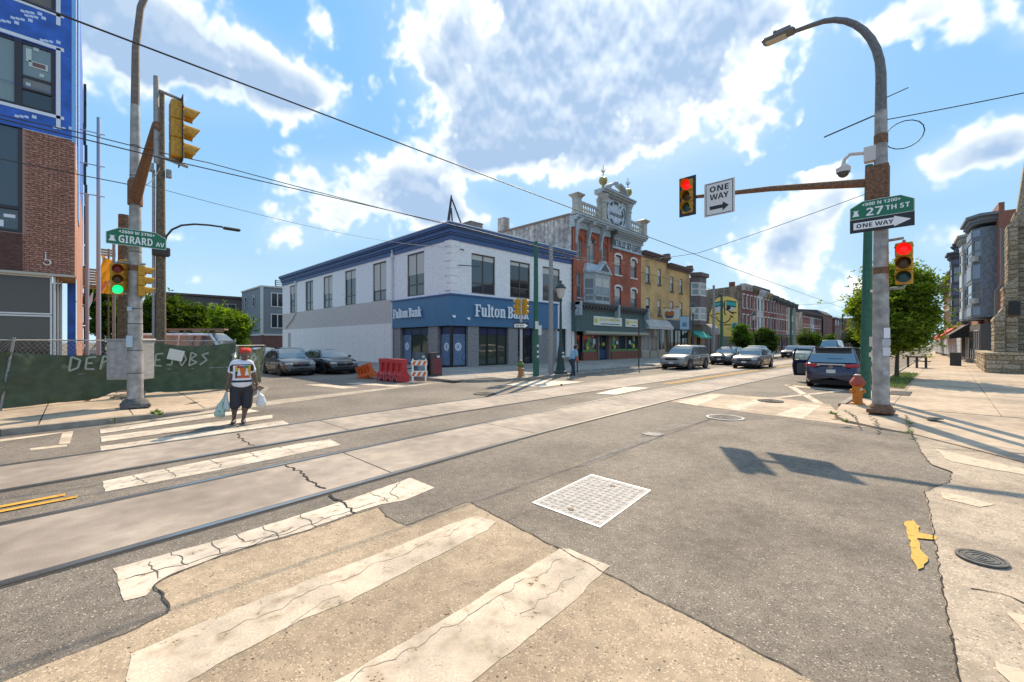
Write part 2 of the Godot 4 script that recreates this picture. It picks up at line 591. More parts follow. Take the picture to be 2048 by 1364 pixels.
	for y in hh:
		var el := (0.5 - (y + 0.5) / H) * PI
		var g := pow(1.0 - sin(el), 3.2)
		var ar := lerpf(0.185, 0.60, g)
		var ag := lerpf(0.465, 0.78, g)
		var ab := lerpf(0.89, 0.90, g)
		var de := el - sunel
		for x in W:
			var i := y * W + x
			var o := (y * W + (x + W * 3 / 4) % W) * 3      # column 0 looks along -z
			var cr := ar
			var cg := ag
			var cb := ab
			var az := ((x + 0.5) / W * 2.0 - 1.0) * PI
			var da: float = wrapf(az - sunaz, -PI, PI) * cos(el)
			var s2 := da * da + de * de
			var glow := 0.0
			if s2 < 0.6:
				glow = exp(-s2 * 9.0)
				cr += glow * 0.5; cg += glow * 0.32; cb += glow * 0.12
			var d := den[i]
			var veil := smoothstep(0.02, 0.75, base[i]) * (0.10 + 0.45 * maxf(0.0, n0[i] - 0.35))      # thin haze round the clouds
			cr = lerpf(cr, 0.95, veil); cg = lerpf(cg, 0.97, veil); cb = lerpf(cb, 1.02, veil)
			if d > -0.16:
				var al := smoothstep(-0.15, 0.36, d)
				var up := den[maxi(y - 9, 0) * W + x]
				var lit := clampf(0.5 + (d - up) * 0.9, 0.0, 1.0)        # thinner above: a lit top
				var deep := base[i] + (n0[i] - 0.5) * 1.5 + (n1[i] - 0.5) * 0.3
				var thick := smoothstep(0.42, 1.35, deep)
				var rim := 1.0 - smoothstep(0.05, 0.5, d)
				var sh := clampf(thick * (1.0 - rim * 0.8) + (0.5 - lit) * 0.45 * (1.0 - rim) + (n1[i] - 0.5) * 0.18 * thick - glow * 0.25, 0.0, 0.96)
				var w := 1.12 + glow * 0.4
				cr = lerpf(cr, lerpf(w, 0.35, sh), al)
				cg = lerpf(cg, lerpf(w * 0.985, 0.49, sh), al)
				cb = lerpf(cb, lerpf(w * 0.98, 0.745, sh), al)
			out[o] = cr * 0.785; out[o + 1] = cg * 0.81; out[o + 2] = cb * 0.775
	for i in range(W * hh * 3, W * H * 3, 3):
		out[i] = 0.22; out[i + 1] = 0.20; out[i + 2] = 0.18
	return Image.create_from_data(W, H, false, Image.FORMAT_RGBF, out.to_byte_array())
# ---------- ground ----------
const RAIL_U := [-60.0, -12.0, -0.45, 1.8, 5.1, 7.0, 12.8, 20.0, 30.0, 60.0, 420.0]
const RAIL_V := [1.2, 4.3, 5.10, 5.36, 5.72, 5.90, 6.24, 6.42, 6.5, 6.5, 6.5]
func railv(u: float, k: int) -> float:
	var i := 0
	while i < RAIL_U.size() - 2 and u > RAIL_U[i + 1]: i += 1
	var t: float = (u - RAIL_U[i]) / (RAIL_U[i + 1] - RAIL_U[i])
	var base := lerpf(RAIL_V[i], RAIL_V[i + 1], t)
	return base + [0.0, 1.70, 3.24, 4.94][k] + (clampf((u - 6.0) / 14.0, 0, 1) * 0.3 if k == 3 else 0.0)
func along(u0: float, u1: float, step: float) -> Array:
	var r := []
	var n := maxi(1, int(ceil((u1 - u0) / step)))
	for i in n + 1: r.append(lerpf(u0, u1, float(i) / n))
	return r
func strip(b: MB, us: Array, k0: int, o0: float, k1: int, o1: float, y: float) -> void:
	for i in us.size() - 1:
		var a0 := railv(us[i], k0) + o0
		var a1 := railv(us[i + 1], k0) + o0
		var b0 := railv(us[i], k1) + o1
		var b1 := railv(us[i + 1], k1) + o1
		b.quad(V(us[i], y, -a0), V(us[i + 1], y, -a1), V(us[i + 1], y, -b1), V(us[i], y, -b0))
func P(list: Array, lift := 0.0) -> Array:
	var r := []
	for i in range(0, list.size(), 2):
		var g := G(list[i], list[i + 1])
		r.append(V(g.x, lift, g.z))
	return r
# a rough outline: every edge is broken into steps with a small seeded wander
func rough(pts: Array, amp: float, step := 0.12) -> Array:
	var r := []
	var f := FastNoiseLite.new()
	f.frequency = 2.6
	f.fractal_octaves = 5
	for i in pts.size():
		var a: Vector3 = pts[i]
		var b: Vector3 = pts[(i + 1) % pts.size()]
		var n := clampi(int(a.distance_to(b) / step), 1, 140)
		var side := (b - a).cross(Vector3.UP).normalized()
		for j in n:
			var p := a.lerp(b, float(j) / n)
			r.append(p + side * (amp * f.get_noise_3d(p.x, i * 3.7, p.z)))
	return r
func crack(b: MB, pts: Array, w: float, y: float, wander := 0.03) -> void:
	var f := FastNoiseLite.new()
	f.frequency = 1.6
	f.fractal_octaves = 4
	var line := []
	for i in pts.size() - 1:
		var n := maxi(2, int(pts[i].distance_to(pts[i + 1]) / 0.05))
		var side: Vector3 = (pts[i + 1] - pts[i]).cross(Vector3.UP).normalized()
		for j in n:
			var p: Vector3 = pts[i].lerp(pts[i + 1], float(j) / n)
			var q := f.get_noise_2d(p.x * 3.0, p.z * 3.0)
			line.append([p + side * q * wander * 2.0, side, w * (0.55 + absf(f.get_noise_2d(p.z * 9.0, p.x * 9.0)) * 1.6)])
	for i in line.size() - 1:
		var h := Vector3(0, y, 0)
		var a: Vector3 = line[i][0] - line[i][1] * line[i][2] * 0.5
		var c: Vector3 = line[i][0] + line[i][1] * line[i][2] * 0.5
		var d: Vector3 = line[i + 1][0] + line[i + 1][1] * line[i + 1][2] * 0.5
		var e: Vector3 = line[i + 1][0] - line[i + 1][1] * line[i + 1][2] * 0.5
		b.quad(a + h, e + h, d + h, c + h) if (e - a).cross(d - a).y > 0 else b.quad(a + h, c + h, d + h, e + h)

func build_ground() -> void:
	var asphalt := mat("asphalt", 0.66, 0.58, 0.49, 0.86, {"tex": "asphalt", "scale": 0.42, "nrm": "asphalt_n", "ns": 0.8, "detail": "stain", "dscale": 0.085, "spec": 0.4})
	var asphalt2 := mat("asphalt_patch", 0.43, 0.41, 0.40, 0.9, {"tex": "asphalt", "scale": 0.55, "nrm": "asphalt_n", "ns": 0.6, "detail": "stain", "dscale": 0.21, "spec": 0.4})
	var slabm := mat("track_concrete", 0.56, 0.475, 0.40, 0.85, {"tex": "concrete", "scale": 0.4, "nrm": "concrete_n", "ns": 0.4, "detail": "stain", "dscale": 0.13})
	var pad := mat("pad_concrete", 0.66, 0.52, 0.365, 0.9, {"tex": "aggregate", "scale": 0.5, "nrm": "aggregate_n", "ns": 0.7, "detail": "stain", "dscale": 0.16})
	var walk := mat("pavement_concrete", 0.70, 0.56, 0.415, 0.88, {"tex": "concrete", "scale": 0.45, "nrm": "concrete_n", "ns": 0.5, "detail": "stain", "dscale": 0.11})
	var walk2 := mat("grey_pavement", 0.50, 0.46, 0.41, 0.88, {"tex": "concrete", "scale": 0.45, "nrm": "concrete_n", "ns": 0.5, "detail": "stain", "dscale": 0.14})
	var paint := mat("road_paint", 0.78, 0.71, 0.62, 0.75, {"tex": "paint", "scale": 0.55, "scissor": 0.5, "detail": "stain", "dscale": 0.3})
	var paint2 := mat("worn_road_paint", 0.74, 0.65, 0.54, 0.8, {"tex": "paint", "scale": 0.35, "scissor": 0.5, "detail": "stain", "dscale": 0.4})
	var yellow := mat("yellow_paint", 0.80, 0.43, 0.06, 0.75, {"tex": "paint", "scale": 0.9, "scissor": 0.5})
	var dark := mat("joint_dark", 0.02, 0.018, 0.016, 0.95)
	var steel := mat("rail_steel", 0.42, 0.41, 0.40, 0.28, {"metal": 0.9})
	var rusty := mat("rail_side", 0.10, 0.085, 0.07, 0.8)
	var kerbm := mat("kerb_stone", 0.45, 0.405, 0.35, 0.88, {"tex": "concrete", "scale": 0.6, "nrm": "concrete_n", "ns": 0.6, "detail": "stain", "dscale": 0.3})
	var earth := mat("earth", 0.20, 0.16, 0.11, 0.95, {"tex": "grime", "scale": 0.3})
	var b := MB.new()
	b.quad(V(-1500, -0.06, 1500), V(1500, -0.06, 1500), V(1500, -0.06, -1500), V(-1500, -0.06, -1500))
	struct("ground", b, earth, "dusty earth ground under and beyond the streets")
	b = MB.new()
	for u in range(-60, 420, 20): b.quad(V(u, 0, 30), V(u + 20, 0, 30), V(u + 20, 0, -20), V(u, 0, -20))
	struct("road", b, asphalt, "grey asphalt avenue with tram tracks")
	b = MB.new()
	for v in range(20, 220, 20): b.quad(V(-0.3, 0, -v), V(13.0, 0, -v), V(13.0, 0, -v - 20), V(-0.3, 0, -v - 20))
	struct("side_street", b, asphalt, "grey asphalt side street beside the white bank building")
	# smoother, newer asphalt in the mouth of the side street
	b = MB.new()
	b.sheet(rough(P([944, 1008, 1010, 985, 1150, 920, 1260, 868, 1400, 846, 1560, 838, 1822, 868, 1850, 925, 1858, 985, 1880, 1150, 1920, 1364, 1935, 1480, 1900, 1480, 1625, 1366, 1200, 1144]), 0.01), 0.004)
	struct("asphalt_patch", b, mat("new_asphalt", 0.67, 0.58, 0.48, 0.85, {"tex": "asphalt", "scale": 0.42, "nrm": "asphalt_n", "ns": 0.9, "detail": "stain", "dscale": 0.19, "spec": 0.4}), "newer grey asphalt patch around the white utility cover")
	b = MB.new()
	b.sheet(rough(P([1290, 868, 1330, 850, 1420, 838, 1410, 842, 1340, 862, 1300, 884, 1240, 906, 1180, 930, 1150, 936, 1190, 915]), 0.02), 0.008)
	struct("seam_filler", b, mat("seam_filler", 0.62, 0.55, 0.48, 0.9, {"tex": "asphalt", "scale": 0.5, "detail": "stain", "dscale": 0.5}), "pale filler along the seam in the asphalt")
	# tracks
	var tracks := MB.new()
	var us := along(-40, 30, 0.7) + along(32, 400, 6.0)
	var tn := Node3D.new()
	tn.name = "tram_track"
	tn.set_meta("kind", "structure")
	tn.set_meta("label", "two tram tracks of concrete slabs and steel rails along the avenue")
	add_child(tn)
	for pair in [[0, 1], [2, 3]]:
		var cuts: Array = [-40.0, -16.0, -8.5, 3.15, 6.6, 11.3, 16.2, 21.0, 26.0, 31.0, 400.0] if pair[0] == 0 else [-40.0, -15.0, -7.0, 4.05, 6.3, 10.2, 15.0, 20.0, 26.0, 400.0]
		for i in cuts.size() - 1:
			b = MB.new()
			strip(b, along(cuts[i] + 0.012, cuts[i + 1] - 0.012, 0.7 if cuts[i + 1] < 50 else 8.0), pair[0], 0.075, pair[1], -0.05, 0.006)
			put("track_slab", b, slabm, tn)
		b = MB.new()
		strip(b, us, pair[0], -0.09, pair[1], 0.09, 0.003)
		put("track_bed", b, dark if false else mat("track_edge", 0.14, 0.13, 0.12, 0.9, {"tex": "asphalt", "scale": 0.5}), tn)
	for k in 4:
		b = MB.new()
		strip(b, us, k, -0.035, k, 0.035, 0.014)
		for i in us.size() - 1:                       # sides of the head
			for s in [-1, 1]:
				var p0 := V(us[i], 0.014, -(railv(us[i], k) + 0.035 * s))
				var p1 := V(us[i + 1], 0.014, -(railv(us[i + 1], k) + 0.035 * s))
				var dn := V(0, -0.02, 0)
				if s < 0: b.quad(p0 + dn, p1 + dn, p1, p0)
				else: b.quad(p1 + dn, p0 + dn, p0, p1)
		put("rail", b, steel, tn)
		b = MB.new()
		var s2 := 1.0 if k % 2 == 0 else -1.0
		strip(b, us, k, minf(0.035 * s2, 0.07 * s2), k, maxf(0.035 * s2, 0.07 * s2), 0.008)
		put("rail_groove", b, rusty, tn)
		b = MB.new()
		strip(b, us, k, minf(-0.035 * s2, -0.047 * s2), k, maxf(-0.035 * s2, -0.047 * s2), 0.0075)
		put("rail_edge", b, rusty, tn)
	b = MB.new()
	for q in [[[475, 868], [482, 878], [508, 893]], [[572, 931], [598, 944], [620, 963], [653, 981]], [[655, 992], [690, 1010], [712, 1031]]]:
		var w := []
		for p in q: w.append(G(p[0], p[1]))
		crack(b, w, 0.03, 0.011, 0.03)
	put("slab_crack", b, dark, tn)
	# foreground crosswalk pad
	var pts := P([-120, 1420, 60, 1345, 200, 1290, 276, 1258, 334, 1229, 336, 1210, 325, 1190, 308, 1172, 341, 1154, 443, 1114, 620, 1062, 700, 1033, 756, 1016, 772, 1034, 811, 1052, 827, 1048, 932, 1006, 940, 1006, 1200, 1142, 1625, 1364, 1800, 1460])
	pts += [V(2.6, 0, 2.0), V(2.4, 0, 9), V(-1.2, 0, 9), V(-0.7, 0, 0)]
	b = MB.new()
	b.sheet(rough(pts, 0.025), 0.006)
	var cw := struct("crosswalk_pad", b, pad, "tan pebbly concrete crosswalk pad in the foreground")
	b = MB.new()
	for seg in [pts.slice(2, 18), [pts[17], pts[18], pts[19]]]: crack(b, seg, 0.013, 0.0105, 0.012)
	put("joint", b, mat("joint_brown", 0.06, 0.05, 0.04, 0.95), cw)
	var stripes := [
		[[226, 1138, 443, 1079, 700, 999, 822, 956, 868, 976, 806, 1002, 756, 1011, 700, 1029, 620, 1058, 443, 1110, 341, 1150, 306, 1171, 292, 1192, 248, 1203], 0.0045, paint],
		[[262, 1310, 450, 1227, 600, 1170, 780, 1100, 900, 1050, 952, 1033, 992, 1045, 975, 1062, 834, 1134, 700, 1203, 600, 1243, 470, 1312, 380, 1364, 300, 1410, 250, 1364], 0.009, paint2],
		[[655, 1372, 873, 1251, 990, 1177, 1119, 1099, 1139, 1099, 1221, 1134, 1201, 1150, 1147, 1208, 1069, 1270, 990, 1329, 940, 1372, 800, 1480, 500, 1480], 0.009, paint2],
		[[205, 963, 420, 920, 600, 887, 661, 879, 682, 890, 600, 907, 420, 944, 211, 984], 0.004, paint],
		[[201, 893, 400, 865, 566, 841, 580, 849, 400, 876, 203, 903], 0.004, paint],
	]
	var far_stripes := [
		[[201, 874, 545, 830, 545, 837, 203, 885], 0.009], [[199, 860, 380, 834, 500, 819, 520, 823, 380, 842, 201, 868], 0.009],
		[[1000, 771, 1080, 761, 1168, 764, 1090, 774], 0.012], [[1190, 788, 1250, 774, 1300, 776, 1232, 790], 0.012],
		[[1352, 805, 1424, 789, 1444, 791, 1395, 812], 0.009], [[1448, 815, 1512, 800, 1540, 803, 1478, 822], 0.009], [[1552, 830, 1610, 807, 1642, 811, 1606, 838], 0.009],
	]
	for q in stripes: put("painted_stripe", sheet_of(rough(P(q[0]), 0.022, 0.045), q[1]), q[2], cw)
	b = MB.new()
	for q in [[[420, 1086], [435, 1100], [443, 1112]], [[520, 1056], [548, 1068], [560, 1082]], [[600, 1030], [622, 1045], [640, 1056]], [[338, 1108], [370, 1118], [380, 1135]], [[300, 1125], [318, 1150], [308, 1168]], [[250, 1158], [330, 1138], [480, 1098], [620, 1050], [700, 1022], [760, 1003]], [[740, 987], [768, 996], [772, 1008]], [[800, 965], [780, 985], [806, 1000]], [[470, 1070], [490, 1085], [540, 1075], [590, 1052]],
			[[262, 950], [280, 962], [300, 968]], [[330, 937], [350, 950], [352, 958]], [[420, 920], [440, 930], [446, 938]], [[500, 905], [520, 916]], [[560, 894], [590, 905]], [[215, 972], [400, 933], [560, 903], [660, 887]]]:
		var w := []
		for p in q: w.append(G(p[0], p[1]))
		crack(b, w, 0.010, 0.0075, 0.03)
	put("paint_crack", b, mat("paint_crack", 0.10, 0.09, 0.08, 0.95), cw).set_meta("kind", "stuff")
	b = MB.new()
	for q in [[[440, 1270], [620, 1190], [800, 1110], [940, 1050]], [[700, 1364], [860, 1275], [1010, 1190], [1130, 1115]], [[1050, 1235], [1100, 1190], [1160, 1150]], [[560, 1262], [600, 1230], [690, 1185]]]:
		var w := []
		for p in q: w.append(G(p[0], p[1]))
		crack(b, w, 0.006, 0.0118, 0.04)
	put("paint_crack", b, mat("faint_crack", 0.34, 0.28, 0.22, 0.95), cw).set_meta("kind", "stuff")
	var side := MB.new()
	side.sheet(rough(P([199, 856, 380, 829, 504, 821, 530, 812, 600, 797, 660, 786, 780, 773, 930, 767, 1052, 758, 1040, 754, 900, 762, 780, 765, 700, 769, 640, 768, 560, 778, 548, 834, 201, 884]), 0.02, 0.4), 0.005)
	var cw2 := struct("crosswalk_pad", side, mat("far_pad_concrete", 0.62, 0.54, 0.43, 0.9, {"tex": "concrete", "scale": 0.5, "detail": "stain", "dscale": 0.12}), "worn concrete crosswalk pad across the mouth of the side street by the fence")
	for q in far_stripes.slice(0, 3): put("painted_stripe", sheet_of(rough(P(q[0]), 0.02), q[1]), paint, cw2)
	for q in [[610, 770, 640, 768, 720, 775, 690, 778], [690, 768, 720, 765, 812, 772, 790, 774]]: put("painted_stripe", sheet_of(P(q), 0.008), paint2, cw2)
	side = MB.new()
	side.sheet(rough(P([1340, 803, 1424, 787, 1560, 797, 1660, 809, 1690, 842, 1822, 866, 1500, 826, 1400, 812]), 0.02), 0.006)
	var cw3 := struct("crosswalk_pad", side, walk, "pale concrete crosswalk pad beside the orange hydrant")
	for q in far_stripes.slice(3): put("painted_stripe", sheet_of(rough(P(q[0]), 0.02), q[1]), paint if q[0][0] < 1340 else paint2, cw3)
	# right-hand pad that crosses the side street
	var rp := P([1822, 866, 1836, 890, 1842, 905, 1862, 930, 1905, 946, 1898, 966, 1850, 985, 1862, 1040, 1880, 1150, 1905, 1280, 1920, 1364, 1935, 1450])
	rp += [V(2.9, 0, 0.6), V(2.7, 0, 12), V(40, 0, 12), V(40, 0, 0.9), V(16, 0, 0.6)]
	b = MB.new()
	b.sheet(rough(rp, 0.02), 0.012)
	var rpad := struct("crosswalk_pad", b, mat("right_pad", 0.68, 0.56, 0.43, 0.9, {"tex": "aggregate", "scale": 0.45, "nrm": "aggregate_n", "ns": 0.5, "detail": "stain", "dscale": 0.2}), "cracked concrete pad along the right edge with a round cover")
	b = MB.new()
	crack(b, rp.slice(0, 12), 0.009, 0.0165, 0.012)
	for q in [[[1830, 895], [1960, 905], [2048, 912], [2200, 930]], [[1940, 1180], [2000, 1190], [2090, 1230]]]:
		var w := []
		for p in q: w.append(G(p[0], p[1]))
		crack(b, w, 0.014, 0.0165, 0.03)
	put("crack", b, dark, rpad)
	b = MB.new()
	for q in [[1880, 985, 1985, 1010, 1960, 1018, 1890, 1000], [2010, 1225, 2120, 1250, 2160, 1300, 2060, 1290], [1990, 1330, 2100, 1360, 2160, 1400, 2040, 1390], [1870, 900, 2048, 940, 2048, 952, 1900, 925]]:
		b.sheet(rough(P(q), 0.06, 0.06), 0.0175)
	put("pale_stain", b, mat("cement_splash", 0.69, 0.575, 0.445, 0.95, {"tex": "paint", "scale": 0.7, "scissor": 0.5}), rpad)
	b = MB.new()
	b.sheet(rough(P([1811, 1047, 1828, 1044, 1840, 1056, 1838, 1068, 1874, 1076, 1872, 1082, 1838, 1080, 1845, 1108, 1856, 1118, 1848, 1138, 1832, 1142, 1824, 1120, 1818, 1080]), 0.03, 0.05), 0.016)
	put("utility_mark", b, mat("spray_yellow", 0.72, 0.45, 0.10, 0.9, {"tex": "paint", "scale": 1.4, "scissor": 0.5}), rpad)
	# parking hatching, bay lines and the centre line
	var rl := Node3D.new()
	rl.name = "road_marking"
	rl.set_meta("kind", "structure")
	rl.set_meta("label", "painted bay lines and yellow centre lines on the avenue")
	add_child(rl)
	for q in [[1570, 770, 1640, 812, 1656, 812, 1583, 770], [1504, 799, 1692, 780, 1692, 782, 1504, 802], [1570, 769, 1692, 780, 1692, 783, 1570, 772], [1504, 797, 1640, 810, 1640, 813, 1504, 800],
			[0, 879, 125, 864, 125, 866, 0, 884], [125, 865, 147, 862, 140, 887, 117, 889], [60, 897, 134, 889, 134, 893, 60, 901]]:
		put("white_line", sheet_of(rough(P(q), 0.01), 0.004), paint2, rl)
	for o in [1.05, 1.26]:
		b = MB.new()
		strip(b, along(-40, -0.1 + (1.26 - o) * 0.5, 1.0), 1, o - 0.55 - 0.05, 1, o - 0.55 + 0.05, 0.012)
		put("yellow_line", b, yellow, rl)
		b = MB.new()
		strip(b, along(18.5, 300, 4.0), 1, o - 0.4 - 0.05, 1, o - 0.4 + 0.05, 0.012)
		put("yellow_line", b, yellow, rl)
	for q in [[1120, 752, 1260, 741], [1200, 748, 1420, 728]]:
		var a := G(q[0], q[1])
		var c := G(q[2], q[3])
		b = MB.new()
		b.bar(a + V(0, 0.008, 0), c + V(0, 0.008, 0), 0.1, 0.008)
		put("white_line", b, paint2, rl)
	# pavements
	build_pavements(walk, walk2, kerbm, dark)
	# covers
	var cover := thing("utility_cover", "pale rectangular steel access cover set in the asphalt", "manhole cover", G(1183, 1004) + V(0, 0.004, 0))
	var org := cover.position
	var cp := P([1064, 1007, 1183, 950, 1302, 982, 1200, 1057])
	b = MB.new()
	for i in 4: cp[i] -= org
	var c0: Vector3 = (cp[0] + cp[1] + cp[2] + cp[3]) * 0.25
	var ins := []
	for p in cp: ins.append(p.lerp(c0, 0.045) )
	for i in 4:
		var j := (i + 1) % 4
		b.quad(cp[i] + V(0, 0.012, 0), cp[j] + V(0, 0.012, 0), ins[j] + V(0, 0.012, 0), ins[i] + V(0, 0.012, 0))
		b.quad(cp[j] + V(0, 0, 0), cp[j] + V(0, 0.012, 0), cp[i] + V(0, 0.012, 0), cp[i])
	put("frame", b, mat("cover_frame", 0.55, 0.54, 0.53, 0.45, {"metal": 0.5}), cover)
	b = MB.new()
	var ins2 := []
	for p in cp: ins2.append(p.lerp(c0, 0.06))
	b.sheet(ins2, 0.011)
	for i in 15:                                         # raised lozenges in rows
		for j in 10:
			var p: Vector3 = ins2[0].lerp(ins2[1], (i + 0.7) / 15.5).lerp(ins2[3].lerp(ins2[2], (i + 0.7) / 15.5), (j + 0.7) / 10.5)
			b.lathe(p + V(0, 0.011, 0), [Vector2(0.036, 0), Vector2(0.02, 0.008), Vector2(0, 0.009)], 6)
	put("plate", b, mat("cover_plate", 0.46, 0.43, 0.40, 0.75, {"metal": 0.1, "tex": "grime", "scale": 1.3}), cover)
	for q in [[1143, 1021], [1226, 974]]:
		b = MB.new()
		b.lathe(G(q[0], q[1]) - org + V(0, 0.012, 0), [Vector2(0.04, 0), Vector2(0.035, 0.006), Vector2(0, 0.006)], 12)
		put("bolt", b, mat("brown_bolt", 0.20, 0.13, 0.07, 0.8), cover)
	manhole(G(1450, 836), 0.43, "large round manhole cover with a broken dark rim near the pale crosswalk", true, 0.12)
	manhole(G(1305, 869), 0.2, "small pale round valve cover on the asphalt seam", false, 0.34)
	manhole(G(970, 788), 0.42, "dark round manhole cover beyond the tracks by the bank corner", true, 0.06)
	manhole(G(1541, 803) + V(0, 0.012, 0), 0.36, "dark manhole cover at the edge of the parking hatching", true, 0.06)
	manhole(G(1963, 1122) + V(0, 0.012, 0), 0.16, "weathered round iron cover on the concrete at the right edge", true, 0.16)
	manhole(G(1869, 838, KERB) + V(0, 0.0, 0), 0.15, "small round cover in the pavement near the lamp pole base", false, 0.18)

func sheet_of(pts: Array, lift: float) -> MB:
	var b := MB.new()
	b.sheet(pts, lift)
	return b
func manhole(p: Vector3, r: float, label: String, ring: bool, tone := 0.5) -> void:
	var o := thing("manhole_cover", label, "manhole cover", p + V(0, 0.006, 0))
	var m := mat("iron_%d" % int(tone * 100), tone, tone * 0.96, tone * 0.9, 0.75, {"metal": 0.1, "tex": "rust", "scale": 2.0})
	var b := MB.new()
	b.lathe(Vector3.ZERO, [Vector2(r, 0), Vector2(r, 0.014), Vector2(r * 0.86, 0.014), Vector2(r * 0.86, 0.004)], 32)
	put("rim", b, mat("pale_rim", 0.36, 0.34, 0.32, 0.6) if r > 0.42 and tone > 0.1 else m, o)
	b = MB.new()
	b.lathe(Vector3.ZERO, [Vector2(r * 0.83, 0.002), Vector2(r * 0.83, 0.010), Vector2(0, 0.010)], 32)
	if ring:
		for k in [0.7, 0.45, 0.2]: b.lathe(V(0, 0.010, 0), [Vector2(r * k, 0), Vector2(r * k, 0.005), Vector2(r * (k - 0.1), 0.005), Vector2(r * (k - 0.1), 0)], 28)
	put("lid", b, m, o)
	b = MB.new()
	b.lathe(Vector3.ZERO, [Vector2(r * 0.86, 0.003), Vector2(r * 0.83, 0.003)], 28)
	put("gap", b, mat("joint_dark"), o)

# slabs with open joints between lines, over a kerb edge
func build_pavements(walk: Material, walk2: Material, kerbm: Material, dark: Material) -> void:
	# --- right-hand pavement: from the corner along the avenue
	var root := MB.new()
	var foot := [V(15.3, -0.01, -2.05), V(420, -0.01, -2.05), V(420, -0.01, 40), V(37, -0.01, 40), V(15.3, -0.01, 4.2)]
	root.sheet(foot, 0.09, 0.15)
	var right := struct("pavement", root, dark, "wide sunlit concrete pavement on the right with the street pole")
	slabs(right, walk, 15.2, 130.0, -4.2, 1.95, 3.1, [1.95, 1.05, -0.9, -2.5, -4.2], "right")
	var b := MB.new()
	# the corner itself, a worn low apron that meets the pad
	var crn := [G(1822, 867, 0.02), G(1745, 853, 0.03), G(1690, 840, 0.06), G(1668, 828, 0.09), G(1676, 817, 0.1), V(15.2, 0.11, -2.1), V(15.2, 0.115, 4.2), V(12.1, 0.02, 4.2), G(2048, 925, 0.02)]
	b.sheet(rough(crn, 0.03), 0.012, 0.13)
	put("pavement_slab", b, walk, right)
	for i in 40:
		b = MB.new()
		var u := 15.35 + i * 2.42
		b.bevel(V(u + 1.2, 0.055, -2.12), V(2.4, 0.13, 0.16), 0.015)
		put("kerb_stone", b, kerbm, right)
	b = MB.new()
	for q in [[[1690, 822], [1712, 836], [1720, 850]], [[1735, 834], [1752, 842], [1748, 858]], [[1812, 832], [1818, 866]]]:
		var w := []
		for p in q: w.append(G(p[0], p[1], 0.1))
		crack(b, w, 0.03, 0.026, 0.05)
	put("crack", b, dark, right)
	# grass strip by the tree and a grating
	b = MB.new()
	b.sheet([V(21.5, 0, -1.95), V(33, 0, -1.95), V(33, 0, -1.1), V(21.5, 0, -1.1)], KERB + 0.012)
	put("planting_bed", b, mat("earth"), right)
	b = MB.new()
	var gp := G(1800, 787, KERB)
	b.box(gp + V(0, 0.006, 0), V(1.5, 0.012, 0.55))
	put("grate_bed", b, dark, right)
	for i in 16:
		b = MB.new()
		b.box(gp + V(-0.72 + i * 0.096, 0.014, 0), V(0.045, 0.02, 0.53))
		put("grate_bar", b, mat("iron_grate", 0.16, 0.15, 0.14, 0.6, {"metal": 0.5}), right)
	# --- left pavement by the fence
	b = MB.new()
	var kl := [V(-40, 0, -9.3), V(-8, 0, -12.55), V(-1.07, 0, -13.18), V(0.61, 0, -13.44), V(2.3, 0, -13.96), V(3.3, 0, -14.9), V(4.4, 0, -16.6), V(5.4, 0, -19.0), V(5.7, 0, -24), V(5.7, 0, -150)]
	var kh := [0.13, 0.13, 0.13, 0.13, 0.05, 0.02, 0.02, 0.06, 0.13, 0.13]
	var lp := []
	for i in kl.size(): lp.append(kl[i] + V(0, kh[i], 0))
	lp += [V(-0.5, 0.13, -150), V(-0.5, 0.13, -20.3), V(-40, 0.13, -20.3)]
	b.sheet(lp, -0.012)
	var left := struct("pavement", b, dark, "tan concrete pavement in front of the green screened fence")
	b = MB.new()
	var ln := MB.new()
	# slabs cut between kerb line and fence
	for i in 26:
		var u0 := -34.0 + i * 1.52
		var u1 := u0 + 1.5
		for j in 4:
			b = MB.new()
			var q := []
			for c in [[u0, j], [u1, j], [u1, j + 1], [u0, j + 1]]:
				var vk := kerb_left(c[0], kl, kh)
				var v0: float = vk.x
				var f := [0.012, 0.26, 0.58, 1.0, 1.0]
				var vv: float = lerpf(v0 + 0.16, 20.2, ([0.0, 0.24, 0.58, 1.0, 1.0][c[1]])) - (0.02 if c[1] == j + 1 else 0.0)
				q.append(V(c[0], lerpf(vk.y, 0.13, minf(1.0, [0.0, 0.5, 1.0, 1.0, 1.0][c[1]])), -vv))
			if q[0].x > 5.0 or j == 3: continue
			if q[0].distance_to(q[3]) < 0.1 or q[0].z < q[3].z: continue
			b.sheet(q, rng.randf_range(0.0, 0.005))
			if b.v.is_empty(): continue
			put("pavement_slab", b, walk, left)
	for i in kl.size() - 1:
		b = MB.new()
		var d0: Vector3 = kl[i] + V(0, kh[i], 0)
		var d1: Vector3 = kl[i + 1] + V(0, kh[i + 1], 0)
		var n := clampi(int(d0.distance_to(d1) / 2.2), 1, 12)
		for j in n:
			b = MB.new()
			var a := d0.lerp(d1, (j + 0.004) / n)
			var c := d0.lerp(d1, (j + 0.996) / n)
			var back := (c - a).cross(Vector3.UP).normalized() * -0.17
			b.sheet([a, c, c + back, a + back], 0.004, 0.16)
			put("kerb_stone", b, kerbm, left)
	b = MB.new()
	b.sheet(rough([V(1.9, 0.13, -15.1), V(3.4, 0.13, -15.6), V(4.2, 0.13, -17.3), V(2.6, 0.13, -17.2)], 0.1), 0.006)
	# --- pavement round the bank
	var kb := [V(124, 0, -14.4), V(60, 0, -14.4), V(29.4, 0, -14.4), V(18, 0, -14.62), V(15.6, 0, -14.5), V(14.2, 0, -14.75), V(13.0, 0, -15.4), V(12.3, 0, -16.4), V(12.0, 0, -18), V(12.0, 0, -150)]
	var fp := []
	for p in kb: fp.append(p + V(0, KERB, 0))
